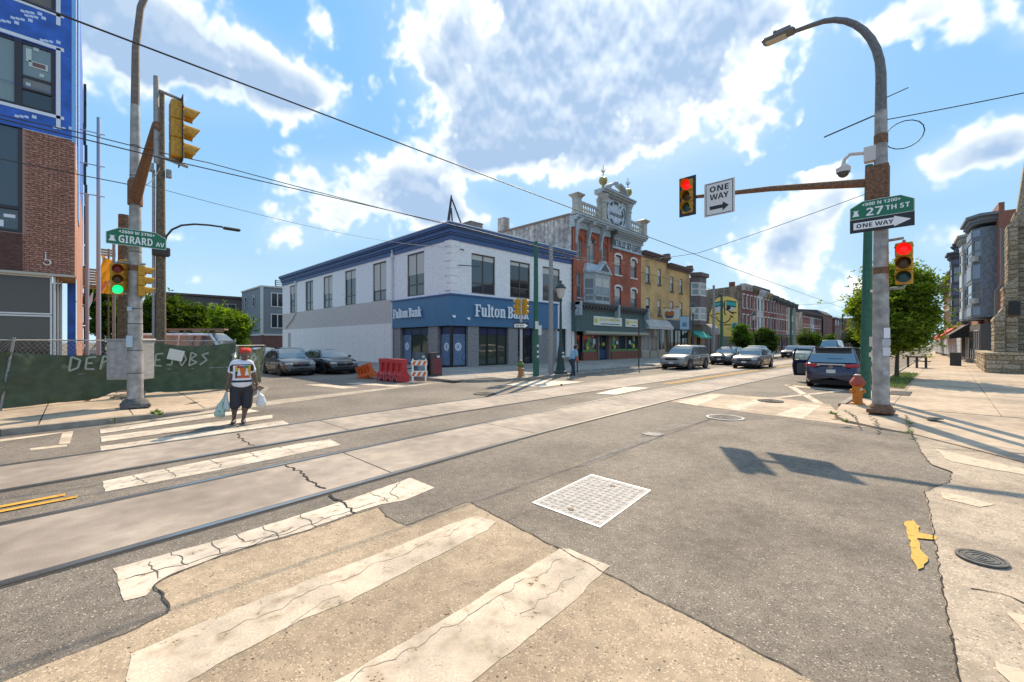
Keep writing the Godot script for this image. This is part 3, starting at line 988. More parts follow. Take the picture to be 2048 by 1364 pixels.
	fp += [V(18.6, KERB, -150), V(18.6, KERB, -24.6), V(124, KERB, -24.6)]
	b = MB.new()
	b.sheet(fp, -0.012)
	var bank := struct("pavement", b, dark, "grey concrete pavement in front of the bank and the shops")
	slabs(bank, walk2, 14.5, 124.0, 14.7, 24.3, 2.4, [14.72, 16.4, 18.3, 20.3, 22.3, 24.4], "bank")
	for j in 22:
		for i in 3:
			b = MB.new()
			var v0 := 15.9 + j * 2.0
			var u0: float = maxf(12.15 + i * 2.15, 14.5 if v0 < 24.0 and false else 0.0)
			if v0 < 24.2 and u0 + 2.1 > 14.45: 
				if u0 > 14.4: continue
				b.box2(V(maxf(u0, 13.0 if v0 < 17 else 12.15), KERB - 0.05, -v0), V(14.46, KERB + 0.003, -v0 - 1.98))
			else: b.box2(V(u0, KERB - 0.05, -v0), V(u0 + 2.13, KERB + 0.002 + rng.randf() * 0.004, -v0 - 1.98))
			put("pavement_slab", b, walk2, bank)
	for i in kb.size() - 1:
		var n := clampi(int(kb[i].distance_to(kb[i + 1]) / 2.6), 1, 24)
		for j in n:
			b = MB.new()
			var a: Vector3 = kb[i].lerp(kb[i + 1], (j + 0.003) / n)
			var c: Vector3 = kb[i].lerp(kb[i + 1], (j + 0.997) / n)
			var back := (c - a).cross(Vector3.UP).normalized() * 0.17
			b.sheet([a, c, c + back, a + back], KERB + 0.006, 0.16)
			put("kerb_stone", b, kerbm, bank)
	# sunlit ramp at the corner
	b = MB.new()
	b.sheet([V(13.35, 0.02, -15.1), V(14.6, 0.02, -14.52), V(15.9, 0.14, -14.75), V(16.6, 0.15, -17.2), V(14.6, 0.15, -17.2)], 0.006, 0.1)
	put("kerb_ramp", b, mat("ramp_concrete", 0.68, 0.56, 0.40, 0.88, {"tex": "concrete", "scale": 0.6, "detail": "stain", "dscale": 0.4}), bank)
	# planted strip of rough cobbles along the kerb
	b = MB.new()
	for i in 420:
		var u := rng.randf_range(19.5, 31.0)
		var v := rng.randf_range(14.9, 15.9)
		b.ball(V(u, KERB, -v), V(0.11, 0.035, 0.09) * rng.randf_range(0.7, 1.3), 6, 4)
	var cob := put("cobbles", b, mat("cobble", 0.33, 0.29, 0.24, 0.9, {"tex": "rock", "scale": 2.0}), bank)
	cob.set_meta("kind", "stuff")
func kerb_left(u: float, kl: Array, kh: Array) -> Vector2:
	for i in kl.size() - 1:
		if u <= kl[i + 1].x:
			var t: float = clampf((u - kl[i].x) / maxf(0.01, kl[i + 1].x - kl[i].x), 0, 1)
			return Vector2(lerpf(-kl[i].z, -kl[i + 1].z, t), lerpf(kh[i], kh[i + 1], t))
	return Vector2(20, 0.13)
func slabs(root: Node, m: Material, u0: float, u1: float, v0: float, v1: float, len_: float, lines: Array, _k: String) -> void:
	var u := u0
	var n := 0
	while u < u1 and n < 60:
		var l := len_ * rng.randf_range(0.9, 1.1)
		if u > 70: l = 8.0
		for i in lines.size() - 1:
			var a: float = minf(lines[i], lines[i + 1]) + 0.008
			var c: float = maxf(lines[i], lines[i + 1]) - 0.008
			var b := MB.new()
			b.box2(V(u + 0.008, KERB - 0.06, -a), V(u + l - 0.008, KERB + rng.randf_range(0.0, 0.006), -c))
			put("pavement_slab", b, m, root)
		u += l
		n += 1
# ---------- building helpers ----------
var face := Transform3D.IDENTITY
func nb() -> MB:
	var b := MB.new()
	b.xf = face
	return b
func bx(called: String, a: Vector3, c: Vector3, m: Material, parent: Node, label := "") -> MeshInstance3D:
	var b := nb()
	b.box2(a, c)
	return put(called, b, m, parent, label)
# one window: frame with rails (a part), its pane, sill and head (sub-parts)
func window(parent: Node, r: Array, style: String, fm: Material, gm: Material, o := {}) -> MeshInstance3D:
	var x: float = r[0]
	var y: float = r[1]
	var w: float = r[2]
	var h: float = r[3]
	var z: float = o.get("z", 0.0)
	var zr: float = z - o.get("rec", 0.12)
	var f: float = o.get("fw", 0.06)
	var b := nb()
	b.box2(V(x, y, zr), V(x + f, y + h, zr + 0.06)); b.box2(V(x + w - f, y, zr), V(x + w, y + h, zr + 0.06))
	b.box2(V(x + f, y, zr), V(x + w - f, y + f, zr + 0.06)); b.box2(V(x + f, y + h - f, zr), V(x + w - f, y + h, zr + 0.06))
	match style:
		"hung": b.box2(V(x + f, y + h * 0.5 - f * 0.4, zr), V(x + w - f, y + h * 0.5 + f * 0.4, zr + 0.05))
		"pair":
			b.box2(V(x + w * 0.48, y + h * 0.27, zr), V(x + w * 0.48 + f, y + h - f, zr + 0.055))
			b.box2(V(x + f, y + h * 0.25, zr), V(x + w - f, y + h * 0.25 + f, zr + 0.05))
			b.box2(V(x + w * 0.48, y + f, zr), V(x + w * 0.48 + f, y + h * 0.25, zr + 0.055))
		"two": b.box2(V(x + w * 0.5 - f * 0.5, y + f, zr), V(x + w * 0.5 + f * 0.5, y + h - f, zr + 0.055))
		"three":
			for k in [0.333, 0.667]: b.box2(V(x + w * k - f * 0.5, y + f, zr), V(x + w * k + f * 0.5, y + h - f, zr + 0.055))
		"cross":
			b.box2(V(x + w * 0.5 - f * 0.4, y + f, zr), V(x + w * 0.5 + f * 0.4, y + h - f, zr + 0.055))
			b.box2(V(x + f, y + h * 0.5, zr), V(x + w - f, y + h * 0.5 + f * 0.8, zr + 0.05))
	var win := put(o.get("name", "window"), b, fm, parent)
	b = nb()
	b.quad(V(x + f * 0.5, y + f * 0.5, zr + 0.02), V(x + w - f * 0.5, y + f * 0.5, zr + 0.02), V(x + w - f * 0.5, y + h - f * 0.5, zr + 0.02), V(x + f * 0.5, y + h - f * 0.5, zr + 0.02))
	put("pane", b, gm, win)
	if o.has("blind"):
		b = nb()
		var k: float = o.blind
		b.box2(V(x + f, y + h * (1.0 - k), zr + 0.022), V(x + w - f, y + h - f, zr + 0.03))
		put("blind", b, mat("blind", 0.55, 0.52, 0.47, 0.6), win)
	if o.has("sill"):
		b = nb()
		b.bevel(V(x + w * 0.5, y - 0.07, z + 0.0), V(w + 0.22, 0.14, 0.2), 0.015)
		put("sill", b, o.sill, win)
	if o.has("head"):
		b = nb()
		var hw := w * 0.5 + 0.12
		var out := []
		for i in 9:
			var t := PI * i / 8.0
			out.append(Vector2(x + w * 0.5 + cos(t) * hw, y + h - 0.06 + sin(t) * o.get("rise", 0.32)))
		out.append(Vector2(x + w * 0.5 - hw, y + h - 0.3))
		out.append(Vector2(x + w * 0.5 - hw + 0.16, y + h - 0.3))
		for i in 7:
			var t := PI - PI * i / 6.0
			out.append(Vector2(x + w * 0.5 + cos(t) * (hw - 0.16), y + h - 0.08 + sin(t) * (o.get("rise", 0.32) - 0.17)))
		out.append(Vector2(x + w * 0.5 + hw - 0.16, y + h - 0.3))
		out.append(Vector2(x + w * 0.5 + hw, y + h - 0.3))
		b.prism(out, z + 0.002, z + 0.09)
		put("lintel", b, o.head, win)
	if o.has("lintel"):
		b = nb()
		b.bevel(V(x + w * 0.5, y + h + 0.11, z + 0.01), V(w + 0.26, 0.22, 0.12), 0.02)
		put("lintel", b, o.lintel, win)
	return win
func glass(kind := 0) -> StandardMaterial3D:
	match kind:
		1: return mat("glass_blue", 0.035, 0.05, 0.065, 0.04, {"spec": 1.0})
		2: return mat("glass_pale", 0.16, 0.18, 0.19, 0.08, {"spec": 1.0})
		3: return mat("glass_warm", 0.07, 0.06, 0.045, 0.06, {"spec": 0.9})
		4: return mat("glass_green", 0.05, 0.065, 0.05, 0.03, {"spec": 1.0})
		5: return mat("glass_mid", 0.08, 0.085, 0.085, 0.06, {"spec": 1.0})
	return mat("glass_dark", 0.022, 0.024, 0.026, 0.05, {"spec": 0.9})
var fonts := {}
func font(kind: String) -> SystemFont:
	if not fonts.has(kind):
		var f := SystemFont.new()
		f.font_names = PackedStringArray([{"serif": "Droid Serif", "mono": "Droid Sans Mono"}.get(kind.trim_suffix("_bold"), "Droid Sans")])
		f.font_weight = 700 if kind.ends_with("bold") else 400
		fonts[kind] = f
	return fonts[kind]
# lettering of width w and cap height h, centred on p, facing along +z of the frame tf
func letters(called: String, s: String, p: Vector3, w: float, h: float, m: Material, parent: Node, o := {}) -> MeshInstance3D:
	var t := TextMesh.new()
	t.text = s
	t.font = font(o.get("font", "sans_bold"))
	t.font_size = 32
	t.pixel_size = 0.01
	t.depth = 0.05
	t.curve_step = 2.0
	var bb := t.get_aabb()
	var mi := MeshInstance3D.new()
	mi.name = called
	mi.mesh = t
	mi.material_override = m
	var sx := w / maxf(bb.size.x, 0.001)
	var sy := h / maxf(bb.size.y, 0.001)
	var sz: float = o.get("deep", 0.01) / 0.05
	var tf: Transform3D = o.get("tf", face)
	var c := bb.position + bb.size * 0.5
	mi.transform = tf * Transform3D(Basis.from_scale(Vector3(sx, sy, sz)), p - Vector3(c.x * sx, c.y * sy, c.z * sz))
	parent.add_child(mi, true)
	return mi
# stepped cornice on the front: steps of [y0, y1, out]
func cornice(parent: Node, x0: float, x1: float, steps: Array, m: Material, called := "cornice", z := 0.0) -> MeshInstance3D:
	var b := nb()
	for s in steps: b.box2(V(x0 - s[2] * 0.0, s[0], z - 0.3), V(x1, s[1], z + s[2]))
	return put(called, b, m, parent)
func facing(turn: float, origin: Vector3) -> Transform3D:
	return Transform3D(Basis(Vector3.UP, turn), origin)

func build_bank() -> void:
	var white := mat("bank_white", 0.93, 0.88, 0.86, 0.85, {"tex": "even", "scale": 0.3})
	var belt := mat("bank_belt", 0.62, 0.535, 0.49, 0.88, {"tex": "even", "scale": 0.25})
	var low := mat("bank_low_wall", 0.90, 0.81, 0.76, 0.85, {"tex": "even", "scale": 0.3})
	var blue := mat("bank_blue", 0.06, 0.17, 0.31, 0.45, {"tex": "even", "scale": 0.6})
	var navy := mat("bank_cornice", 0.06, 0.115, 0.27, 0.55, {"tex": "even", "scale": 0.8})
	var grey := mat("bank_tile", 0.33, 0.30, 0.29, 0.7, {"tex": "grime", "scale": 0.8})
	var bronze := mat("bronze_frame", 0.10, 0.085, 0.07, 0.5, {"metal": 0.3})
	var black := mat("black_frame", 0.018, 0.018, 0.02, 0.4)
	var signw := mat("sign_white", 0.85, 0.85, 0.86, 0.5)
	var o := thing("bank_building", "two storey white corner bank with navy cornice and blue sign band", "building", V(18.35, KERB, -24.33))
	var W := 13.66
	var L := 35.0
	# front
	face = Transform3D.IDENTITY
	var wf := [[1.84, 5.3, 2.33, 2.92], [5.77, 5.3, 2.33, 2.92], [9.67, 5.3, 2.33, 2.92]]
	var b := nb()
	b.wall(0, 5.09, W, 8.86, wf, 0.2)
	b.wall(11.54, 2.97, W, 5.09, [], 0.0)
	b.quad(V(W, 0, 0), V(W, 0, -L), V(W, 10, -L), V(W, 10, 0))
	b.quad(V(0, 9.6, 0.3), V(W, 9.6, 0.3), V(W, 9.6, -L), V(0, 9.6, -L))
	face = facing(-PI / 2, V(0, 0, -L))
	b.xf = face
	var ws := [[2.70, 5.3, 2.24, 3.3], [7.80, 5.3, 2.27, 3.3], [12.90, 5.3, 2.27, 3.3], [18.11, 5.3, 2.3, 3.3], [23.71, 5.3, 2.34, 3.3], [29.32, 5.3, 2.38, 3.3]]
	b.wall(0, 5.5, L, 8.86, ws, 0.2)
	b.wall(27.2, 5.09, L, 5.5, [ws[5]], 0.0)
	b.wall(0, 5.3, 27.2, 5.5, ws.slice(0, 5), 0.0)
	put("wall", b, white, o)
	b = nb()
	b.wall(0, 3.32, 27.2, 5.3, [], 0.0, 0.004)
	put("belt_course", b, belt, o)
	b = nb()
	b.wall(0, 0, 27.2, 3.32, [[2.05, 0.2, 0.95, 2.7]], 0.1)
	put("lower_wall", b, low, o)
	for i in 18:
		bx("siding_joint", V(0.2 + i * 1.5, 0.05, 0.0), V(0.215 + i * 1.5, 3.3, 0.004), mat("siding_joint", 0.6, 0.56, 0.56, 0.9), o)
	bx("side_door", V(2.05, 0.2, -0.1), V(3.0, 2.9, -0.05), mat("grey_door", 0.40, 0.37, 0.37, 0.6), o)
	for i in ws.size():
		window(o, ws[i], "pair", bronze, glass([5, 1, 5, 0, 5, 3][i]), {"rec": 0.14, "fw": 0.1, "blind": [0.3, 0.0, 0.55, 0.25, 0.72, 0.5][i]} if i != 1 else {"rec": 0.14, "fw": 0.1})
	for q in [[4.95, 8.9, 5.2], [27.25, 9.3, 0.1]]:
		b = nb()
		b.tube([V(q[0], q[1], 0.12), V(q[0], q[2] + 0.1, 0.12)] + ([V(q[0] - 1.0, 4.6, 0.12), V(q[0] - 3.6, 3.5, 0.12)] if q[0] < 10 else [V(q[0], q[2], 0.12)]), 0.075, 8)
		b.box(V(q[0], 8.8, 0.1), V(0.3, 0.3, 0.2))
		put("drainpipe", b, mat("pipe_white", 0.66, 0.63, 0.64, 0.6), o)
	# cornice round both faces
	face = Transform3D.IDENTITY
	for s in [[8.86, 9.22, 0.07, "frieze"], [9.22, 9.36, 0.17, "cornice_moulding"], [9.36, 9.62, 0.26, "cornice_moulding"], [9.62, 9.72, 0.38, "cornice_moulding"], [9.72, 9.94, 0.47, "cornice_moulding"]]:
		b = nb()
		b.box2(V(-s[2], s[0], 0), V(W + s[2] * 0.4, s[1] - 0.003, s[2]))
		b.box2(V(-s[2], s[0], -L), V(0, s[1] - 0.003, 0))
		put(s[3], b, navy, o)
	b = nb()
	b.box2(V(-0.5, 9.94, 0.2), V(W + 0.2, 9.995, 0.5)); b.box2(V(-0.5, 9.94, -L), V(-0.2, 9.995, 0.2))
	b.box2(V(-0.2, 9.6, 0.0), V(W, 9.99, 0.2)); b.box2(V(-0.2, 9.6, -L), V(0.0, 9.99, 0.0))
	put("coping", b, mat("coping_white", 0.8, 0.8, 0.8, 0.7), o)
	for i in 3: window(o, wf[i], "pair", bronze, glass([1, 0, 5][i]), {"rec": 0.14, "fw": 0.1, "blind": [0.15, 0.12, 0.2][i]})
	# quoins
	for i in 7:
		var y := 5.35 + i * 0.52
		b = nb()
		var long := 0.75 if i % 2 == 0 else 0.55
		b.bevel(V(long * 0.5 - 0.03, y + 0.22, -0.02), V(long, 0.44, 0.1), 0.02)
		put("quoin", b, white, o)
		b = nb()
		b.bevel(V(-0.02, y + 0.22, -long * 0.5), V(0.1, 0.44, long - 0.1), 0.02)
		put("quoin", b, white, o)
		b = nb()
		b.bevel(V(W - long * 0.4, y + 0.22, 0.0), V(long * 0.8, 0.44, 0.08), 0.02)
		put("quoin", b, white, o)
	# blue band of panels with a cap
	for i in 9:
		b = nb()
		b.box2(V(0.155 + i * 1.265, 2.9, 0.0), V(0.155 + (i + 1) * 1.265 - 0.008, 5.02, 0.15))
		put("band_panel", b, blue, o)
	b = nb()
	b.box2(V(-0.15, 2.9, -0.15), V(0.147, 5.02, 0.15))
	put("band_panel", b, blue, o)
	for i in 6:
		b = nb()
		b.box2(V(-0.15, 2.9, -0.158 - i * 1.27), V(0.0, 5.02, -0.158 - (i + 1) * 1.27 + 0.008))
		put("band_panel", b, blue, o)
	b = nb()
	b.box2(V(-0.22, 5.02, 0.0), V(11.6, 5.12, 0.22)); b.box2(V(-0.22, 5.02, -7.85), V(0.0, 5.12, 0.0))
	put("band_cap", b, navy, o)
	# ground floor piers of two tiles each
	for p in [[1.49, 2.51], [5.57, 6.61], [8.52, 10.0], [10.01, 11.54]]:
		bx("pier_tile", V(p[0], 1.46, -0.3), V(p[1] - 0.006, 2.9, 0.03), grey, o)
		bx("pier_tile", V(p[0], 0.0, -0.3), V(p[1] - 0.006, 1.45, 0.032), grey, o)
	for p in [[-7.8, -6.65], [-2.72, -1.5]]:
		bx("pier_tile", V(-0.03, 1.46, p[0]), V(0.3, 2.9, p[1] - 0.006), grey, o)
		bx("pier_tile", V(-0.032, 0.0, p[0]), V(0.3, 1.45, p[1] - 0.006), grey, o)
	bx("soffit", V(0.0, 2.85, -7.8), V(11.5, 2.9, -0.05), black, o)
	bx("back_panel", V(0.9, 0.0, -7.8), V(11.5, 2.9, -1.2), black, o)
	# glazed bays
	var poster := mat("poster_blue", 0.16, 0.24, 0.38, 0.35, {"tex": "grime", "scale": 0.5})
	var band := mat("transom_blue", 0.022, 0.035, 0.10, 0.3)
	bay_front(o, 0.06, 1.49, ["p"], black, poster, band)
	bay_front(o, 2.51, 5.57, ["g", "g", "g"], black, poster, band)
	bay_front(o, 6.61, 8.52, ["d", "d"], black, poster, band)
	face = facing(-PI / 2, V(0, 0, -L))
	bay_front(o, 28.35, 32.28, ["p", "g", "g"], black, poster, band)
	bay_front(o, 33.5, 34.94, ["p"], black, poster, band)
	letters("sign_lettering", "Fulton Bank", V(29.75, 4.02, 0.3), 4.0, 0.74, signw, o, {"font": "serif_bold", "deep": 0.08})
	face = Transform3D.IDENTITY
	letters("sign_lettering", "Fulton Bank", V(4.75, 4.06, 0.3), 5.65, 0.92, signw, o, {"font": "serif_bold", "deep": 0.08})
	bx("corner_post", V(-0.04, 0, -0.04), V(0.06, 2.9, 0.06), black, o)
	# far right doorway
	b = nb()
	b.wall(11.54, 0, W, 2.97, [[11.62, 0.45, 1.32, 2.5]], 0.4)
	put("end_wall", b, low, o)
	var dr := window(o, [11.62, 0.45, 1.32, 2.5], "two", black, glass(0), {"rec": 0.2, "name": "end_door"})
	bx("door_notice", V(11.75, 0.75, -0.17), V(12.2, 2.7, -0.15), mat("notice_pale", 0.55, 0.62, 0.68, 0.6), dr)
	bx("door_step", V(11.5, 0.0, 0.0), V(13.0, 0.42, 0.6), mat("kerb_stone"), o)
	# small fittings
	for q in [[-0.3, 3.55, 0.0], [1.0, 3.45, 0.0]]:
		b = nb()
		b.box(V(q[0] + 0.4, q[1], 0.2), V(0.22, 0.12, 0.1)); b.ball(V(q[0] + 0.4, q[1] - 0.08, 0.24), V(0.08, 0.08, 0.08), 8, 6)
		put("security_camera", b, signw, o)
	b = nb()
	b.tube([V(0.55, 7.15, 0.1), V(2.0, 7.15, 0.75)], 0.035, 6)
	b.tube([V(0.75, 8.3, 0.1), V(0.9, 8.2, 0.3)], 0.05, 6)
	put("wall_bracket", b, bronze, o)
	# roof things
	b = nb()
	b.box2(V(4.4, 9.6, -4.2), V(5.7, 11.6, -3.2)); b.box2(V(4.35, 11.6, -4.25), V(5.75, 11.68, -3.15)); b.box2(V(3.6, 10.4, -4.0), V(4.4, 11.0, -3.5)); b.box2(V(5.7, 10.6, -4.0), V(6.1, 11.1, -3.6))
	put("roof_unit", b, mat("roof_unit", 0.23, 0.21, 0.20, 0.7, {"tex": "rust", "scale": 0.6}), o)
	b = nb()
	for q in [[V(1.2, 9.6, -2), V(2.3, 13.0, -3.0)], [V(3.6, 9.6, -2.5), V(2.3, 13.0, -3.0)], [V(2.1, 9.6, -3.6), V(2.3, 13.2, -3.0)], [V(1.7, 10.9, -2.3), V(3.0, 10.9, -2.7)], [V(1.9, 9.6, -2.2), V(1.9, 12.0, -2.5)]]:
		b.tube(q, 0.06, 6)
	put("roof_mast", b, mat("dark_iron", 0.045, 0.04, 0.036, 0.7), o)
func bay_front(o: Node, x0: float, x1: float, lights: Array, frame: Material, poster: Material, band: Material) -> void:
	var n := lights.size()
	var w := (x1 - x0) / n
	for i in n:
		var a := x0 + i * w
		var k: String = lights[i]
		var win := window(o, [a + 0.01, 0.02, w - 0.02, 2.86], "single", frame, glass(4 if k == "g" else 0), {"rec": 0.25, "fw": 0.07, "name": "shop_window" if k != "g" or n < 3 else "glass_door"})
		bx("transom_panel", V(a + 0.06, 2.32, -0.22), V(a + w - 0.06, 2.84, -0.19), band, win)
		if k == "p":
			bx("poster", V(a + 0.07, 0.1, -0.225), V(a + w - 0.07, 2.31, -0.2), poster, win)
			var b := nb()
			b.lathe(V(a + w * 0.5, 1.42, -0.195), [Vector2(0.29, 0), Vector2(0.29, 0.012), Vector2(0, 0.012)], 24, Vector3.BACK)
			put("poster_emblem", b, mat("poster_white", 0.75, 0.78, 0.82, 0.5), win)
			b = nb()
			b.lathe(V(a + w * 0.5, 1.42, -0.182), [Vector2(0.2, 0), Vector2(0.2, 0.004), Vector2(0.17, 0.004)], 20, Vector3.BACK)
			b.box(V(a + w * 0.5, 1.42, -0.18), V(0.12, 0.2, 0.004))
			for y in [2.14, 2.02]: b.box(V(a + w * 0.5, y, -0.196), V(w * 0.5, 0.05, 0.006))
			put("poster_print", b, mat("poster_ink", 0.10, 0.15, 0.28, 0.6), win)

func build_red() -> void:
	var brick := mat("red_brick", 0.52, 0.155, 0.09, 0.9, {"tex": "brickwork", "scale": 0.62, "nrm": "brickwork_n", "ns": 0.4, "detail": "stain", "dscale": 0.1})
	var metal := mat("facade_metal", 0.46, 0.51, 0.53, 0.6, {"tex": "grime", "scale": 0.5})
	var panel := mat("gable_panel", 0.62, 0.69, 0.76, 0.6, {"tex": "grime", "scale": 0.4})
	var pale := mat("facade_pale", 0.52, 0.50, 0.44, 0.7, {"tex": "grime", "scale": 0.6})
	var darkm := mat("facade_dark", 0.085, 0.09, 0.09, 0.6)
	var white := mat("trim_white", 0.74, 0.72, 0.68, 0.7)
	var gold := mat("gilt", 0.36, 0.29, 0.10, 0.45, {"metal": 0.5})
	var ink := mat("ink_grey", 0.10, 0.11, 0.12, 0.7)
	var o := thing("shop_building", "tall red brick shop with ornate metal gable, gilt balls and balustrade", "building", V(32.04, KERB, -24.33))
	face = Transform3D.IDENTITY
	var W := 12.8
	var lw := [[0.62, 9.35, 0.72, 1.9], [2.2, 9.35, 1.36, 2.35], [4.75, 9.35, 0.75, 1.85], [0.62, 5.9, 0.72, 2.3]]
	var rw := [[7.3, 8.8, 1.3, 2.0], [10.55, 8.8, 1.25, 2.0], [7.3, 5.5, 1.3, 2.0], [10.55, 5.5, 1.25, 2.0]]
	var b := nb()
	b.wall(0, 5.3, 6.5, 12.3, lw, 0.22, 0.12)
	b.wall(6.5, 5.3, W, 11.5, rw, 0.22)
	b.quad(V(6.5, 5.3, 0.12), V(6.5, 5.3, 0), V(6.5, 12.3, 0), V(6.5, 12.3, 0.12))
	b.box2(V(5.7, 5.3, 0.12), V(6.5, 12.2, 0.3))
	b.box2(V(0, 5.3, 0.12), V(0.3, 12.2, 0.26))
	put("wall", b, brick, o)
	for i in 3: for q in [[0.35, 1.45], [1.9, 3.85], [4.5, 5.65]].slice(i, i + 1):   # brick arches over the left windows
		b = nb()
		var cx: float = (q[0] + q[1]) * 0.5
		var r: float = (q[1] - q[0]) * 0.5
		for k in 11:
			var t := PI * (k + 0.5) / 11.0
			b.xf = face * Transform3D(Basis(Vector3.BACK, t - PI / 2), V(cx + cos(t) * r, 11.25 + sin(t) * r * 0.75, 0.16))
			b.box(Vector3.ZERO, V(PI * r / 11.0 * 0.92, 0.3, 0.12))
		put("brick_arch", b, mat("arch_brick", 0.46, 0.13, 0.075, 0.9, {"tex": "grime", "scale": 1.0}), o)
	window(o, lw[0], "hung", metal, glass(5), {"z": 0.12, "rec": 0.14})
	window(o, lw[1], "cross", metal, glass(5), {"z": 0.12, "rec": 0.14, "head": metal, "rise": 0.5})
	window(o, lw[2], "hung", metal, glass(5), {"z": 0.12, "rec": 0.14})
	window(o, lw[3], "hung", metal, glass(5), {"z": 0.12, "rec": 0.14, "sill": metal})
	for i in 4: window(o, rw[i], "hung", mat("window_dark", 0.06, 0.06, 0.06, 0.5), glass(2 if i != 1 else 5), {"rec": 0.16, "sill": white, "head": white, "blind": [0.5, 0.35, 0.55, 0.5][i]})
	# stucco flank over the bank roof
	b = nb()
	face = facing(-PI / 2, V(0, 0, -30))
	b.xf = face
	b.wall(0, 0, 30, 13.45, [], 0.0)
	b.xf = Transform3D.IDENTITY
	b.quad(V(W, 0, -30), V(0, 0, -30), V(0, 13.4, -30), V(W, 13.4, -30))
	b.quad(V(W, 0, 0), V(W, 0, -30), V(W, 13.0, -30), V(W, 13.0, 0))
	b.quad(V(0, 13.0, 0), V(W, 13.0, 0), V(W, 13.0, -30), V(0, 13.0, -30))
	put("flank_wall", b, mat("stucco_flank", 0.60, 0.57, 0.55, 0.92, {"tex": "weather", "scale": 0.16, "detail": "stain", "dscale": 0.09}), o)
	face = Transform3D.IDENTITY
	bx("flank_coping", V(-0.1, 13.4, -30), V(0.3, 13.6, -0.2), mat("rust_coping", 0.20, 0.15, 0.12, 0.9), o)
	bx("chimney", V(0.1, 13.4, -10.0), V(0.9, 15.1, -9.0), mat("stucco_flank"), o)
	# entablature and cornices
	cornice(o, -0.05, 6.5, [[12.3, 12.95, 0.24], [12.95, 13.1, 0.55], [13.1, 13.28, 0.75], [13.28, 13.42, 0.85]], metal, "cornice", 0.1)
	cornice(o, 6.503, W + 0.15, [[11.42, 11.5, 0.2], [12.55, 12.7, 0.25], [12.95, 13.1, 0.55], [13.1, 13.28, 0.75], [13.28, 13.42, 0.85]], metal)
	for i in 18:
		bx("dentil", V(6.75 + i * 0.335, 12.7, 0.0), V(6.92 + i * 0.335, 12.95, 0.42), metal, o)
	bx("sign_panel", V(6.6, 11.5, 0.0), V(12.75, 12.55, 0.1), panel, o)
	letters("sign_lettering", "METALLIC SKY-LIGHTS", V(9.65, 12.03, 0.115), 5.7, 0.72, ink, o, {"font": "sans_bold", "deep": 0.03})
	for q in [0.15, 2.05, 4.2, 6.0]:               # tall scroll brackets on the left half
		b = nb()
		b.prism([Vector2(0.0, 13.0), Vector2(0.95, 13.0), Vector2(0.9, 12.75), Vector2(0.55, 12.55), Vector2(0.42, 12.0), Vector2(0.28, 11.5), Vector2(0.22, 10.9), Vector2(0.0, 10.7)], -0.14, 0.14)
		var bb := MB.new()
		bb.xf = Transform3D(Basis(Vector3.UP, -PI / 2), V(q + 0.2, 0, 0.12))
		bb.prism([Vector2(0.0, 13.0), Vector2(0.95, 13.0), Vector2(0.9, 12.75), Vector2(0.55, 12.55), Vector2(0.42, 12.0), Vector2(0.28, 11.5), Vector2(0.22, 10.9), Vector2(0.0, 10.7)], -0.14, 0.14)
		put("scroll_bracket", bb, metal if q != 6.0 else darkm, o)
	# balustrade
	for x in [0.35, 12.65]:
		b = nb()
		b.box(V(x, 14.1, 0.35), V(0.62, 1.7, 0.62)); b.box(V(x, 13.5, 0.35), V(0.8, 0.3, 0.8))
		b.lathe(V(x, 14.9, 0.35), [Vector2(0.45, 0), Vector2(0.5, 0.08), Vector2(0.78, 0.3), Vector2(0.8, 0.38), Vector2(0, 0.62)], 4, Vector3.UP, PI / 4)
		put("corner_post", b, pale, o)
	for r in [[0.66, 3.9], [9.9, 12.34]]:
		bx("balustrade_rail", V(r[0], 14.62, 0.22), V(r[1], 14.8, 0.48), metal, o)
		bx("balustrade_base", V(r[0], 13.42, 0.18), V(r[1], 13.75, 0.52), pale, o)
		var n := int((r[1] - r[0]) / 0.36)
		for i in n:
			b = nb()
			var x: float = r[0] + 0.18 + i * (r[1] - r[0]) / n
			b.lathe(V(x, 13.75, 0.35), [Vector2(0.10, 0), Vector2(0.10, 0.06), Vector2(0.055, 0.14), Vector2(0.12, 0.36), Vector2(0.045, 0.62), Vector2(0.09, 0.78), Vector2(0.10, 0.87)], 7)
			put("baluster", b, pale, o)
	# gable panel with columns, broken arch and gilt balls
	b = nb()
	b.box2(V(4.55, 13.42, 0.12), V(9.25, 16.3, 0.4))
	put("gable", b, panel, o)
	b = nb()
	var ring := []
	for i in 33: ring.append(Vector2(6.9 + cos(TAU * i / 32.0) * 1.75, 14.85 + sin(TAU * i / 32.0) * 1.55))
	for i in 32:
		if i % 8 in [3, 4]: continue
		b.bar(V(ring[i].x, ring[i].y, 0.43), V(ring[i + 1].x, ring[i + 1].y, 0.43), 0.06, 0.1, Vector3.BACK)
	put("gable_ring", b, darkm, o)
	for q in [[140, 118, 1.2], [106, 70, 1.2], [52, 46, 1.2], [28, -6, 1.2], [218, 248, 1.15], [256, 292, 1.15], [300, 330, 1.15]]:     # weathered lettering round the ring
		b = nb()
		var n := int(absf(q[1] - q[0]) / 5.5) + 1
		for i in n:
			var t := deg_to_rad(lerpf(q[0], q[1], (i + 0.5) / n))
			b.xf = face * Transform3D(Basis(Vector3.BACK, t - PI / 2), V(6.9 + cos(t) * 1.3, 14.85 + sin(t) * 1.1, 0.425))
			b.box(V(0, 0.1, 0), V(0.1, 0.06, 0.03)); b.box(V(0, -0.1, 0), V(0.1, 0.06, 0.03)); b.box(V(-0.035 if i % 2 else 0.0, 0, 0), V(0.045, 0.26, 0.03))
		put("gable_lettering", b, ink, o)
	b = nb()
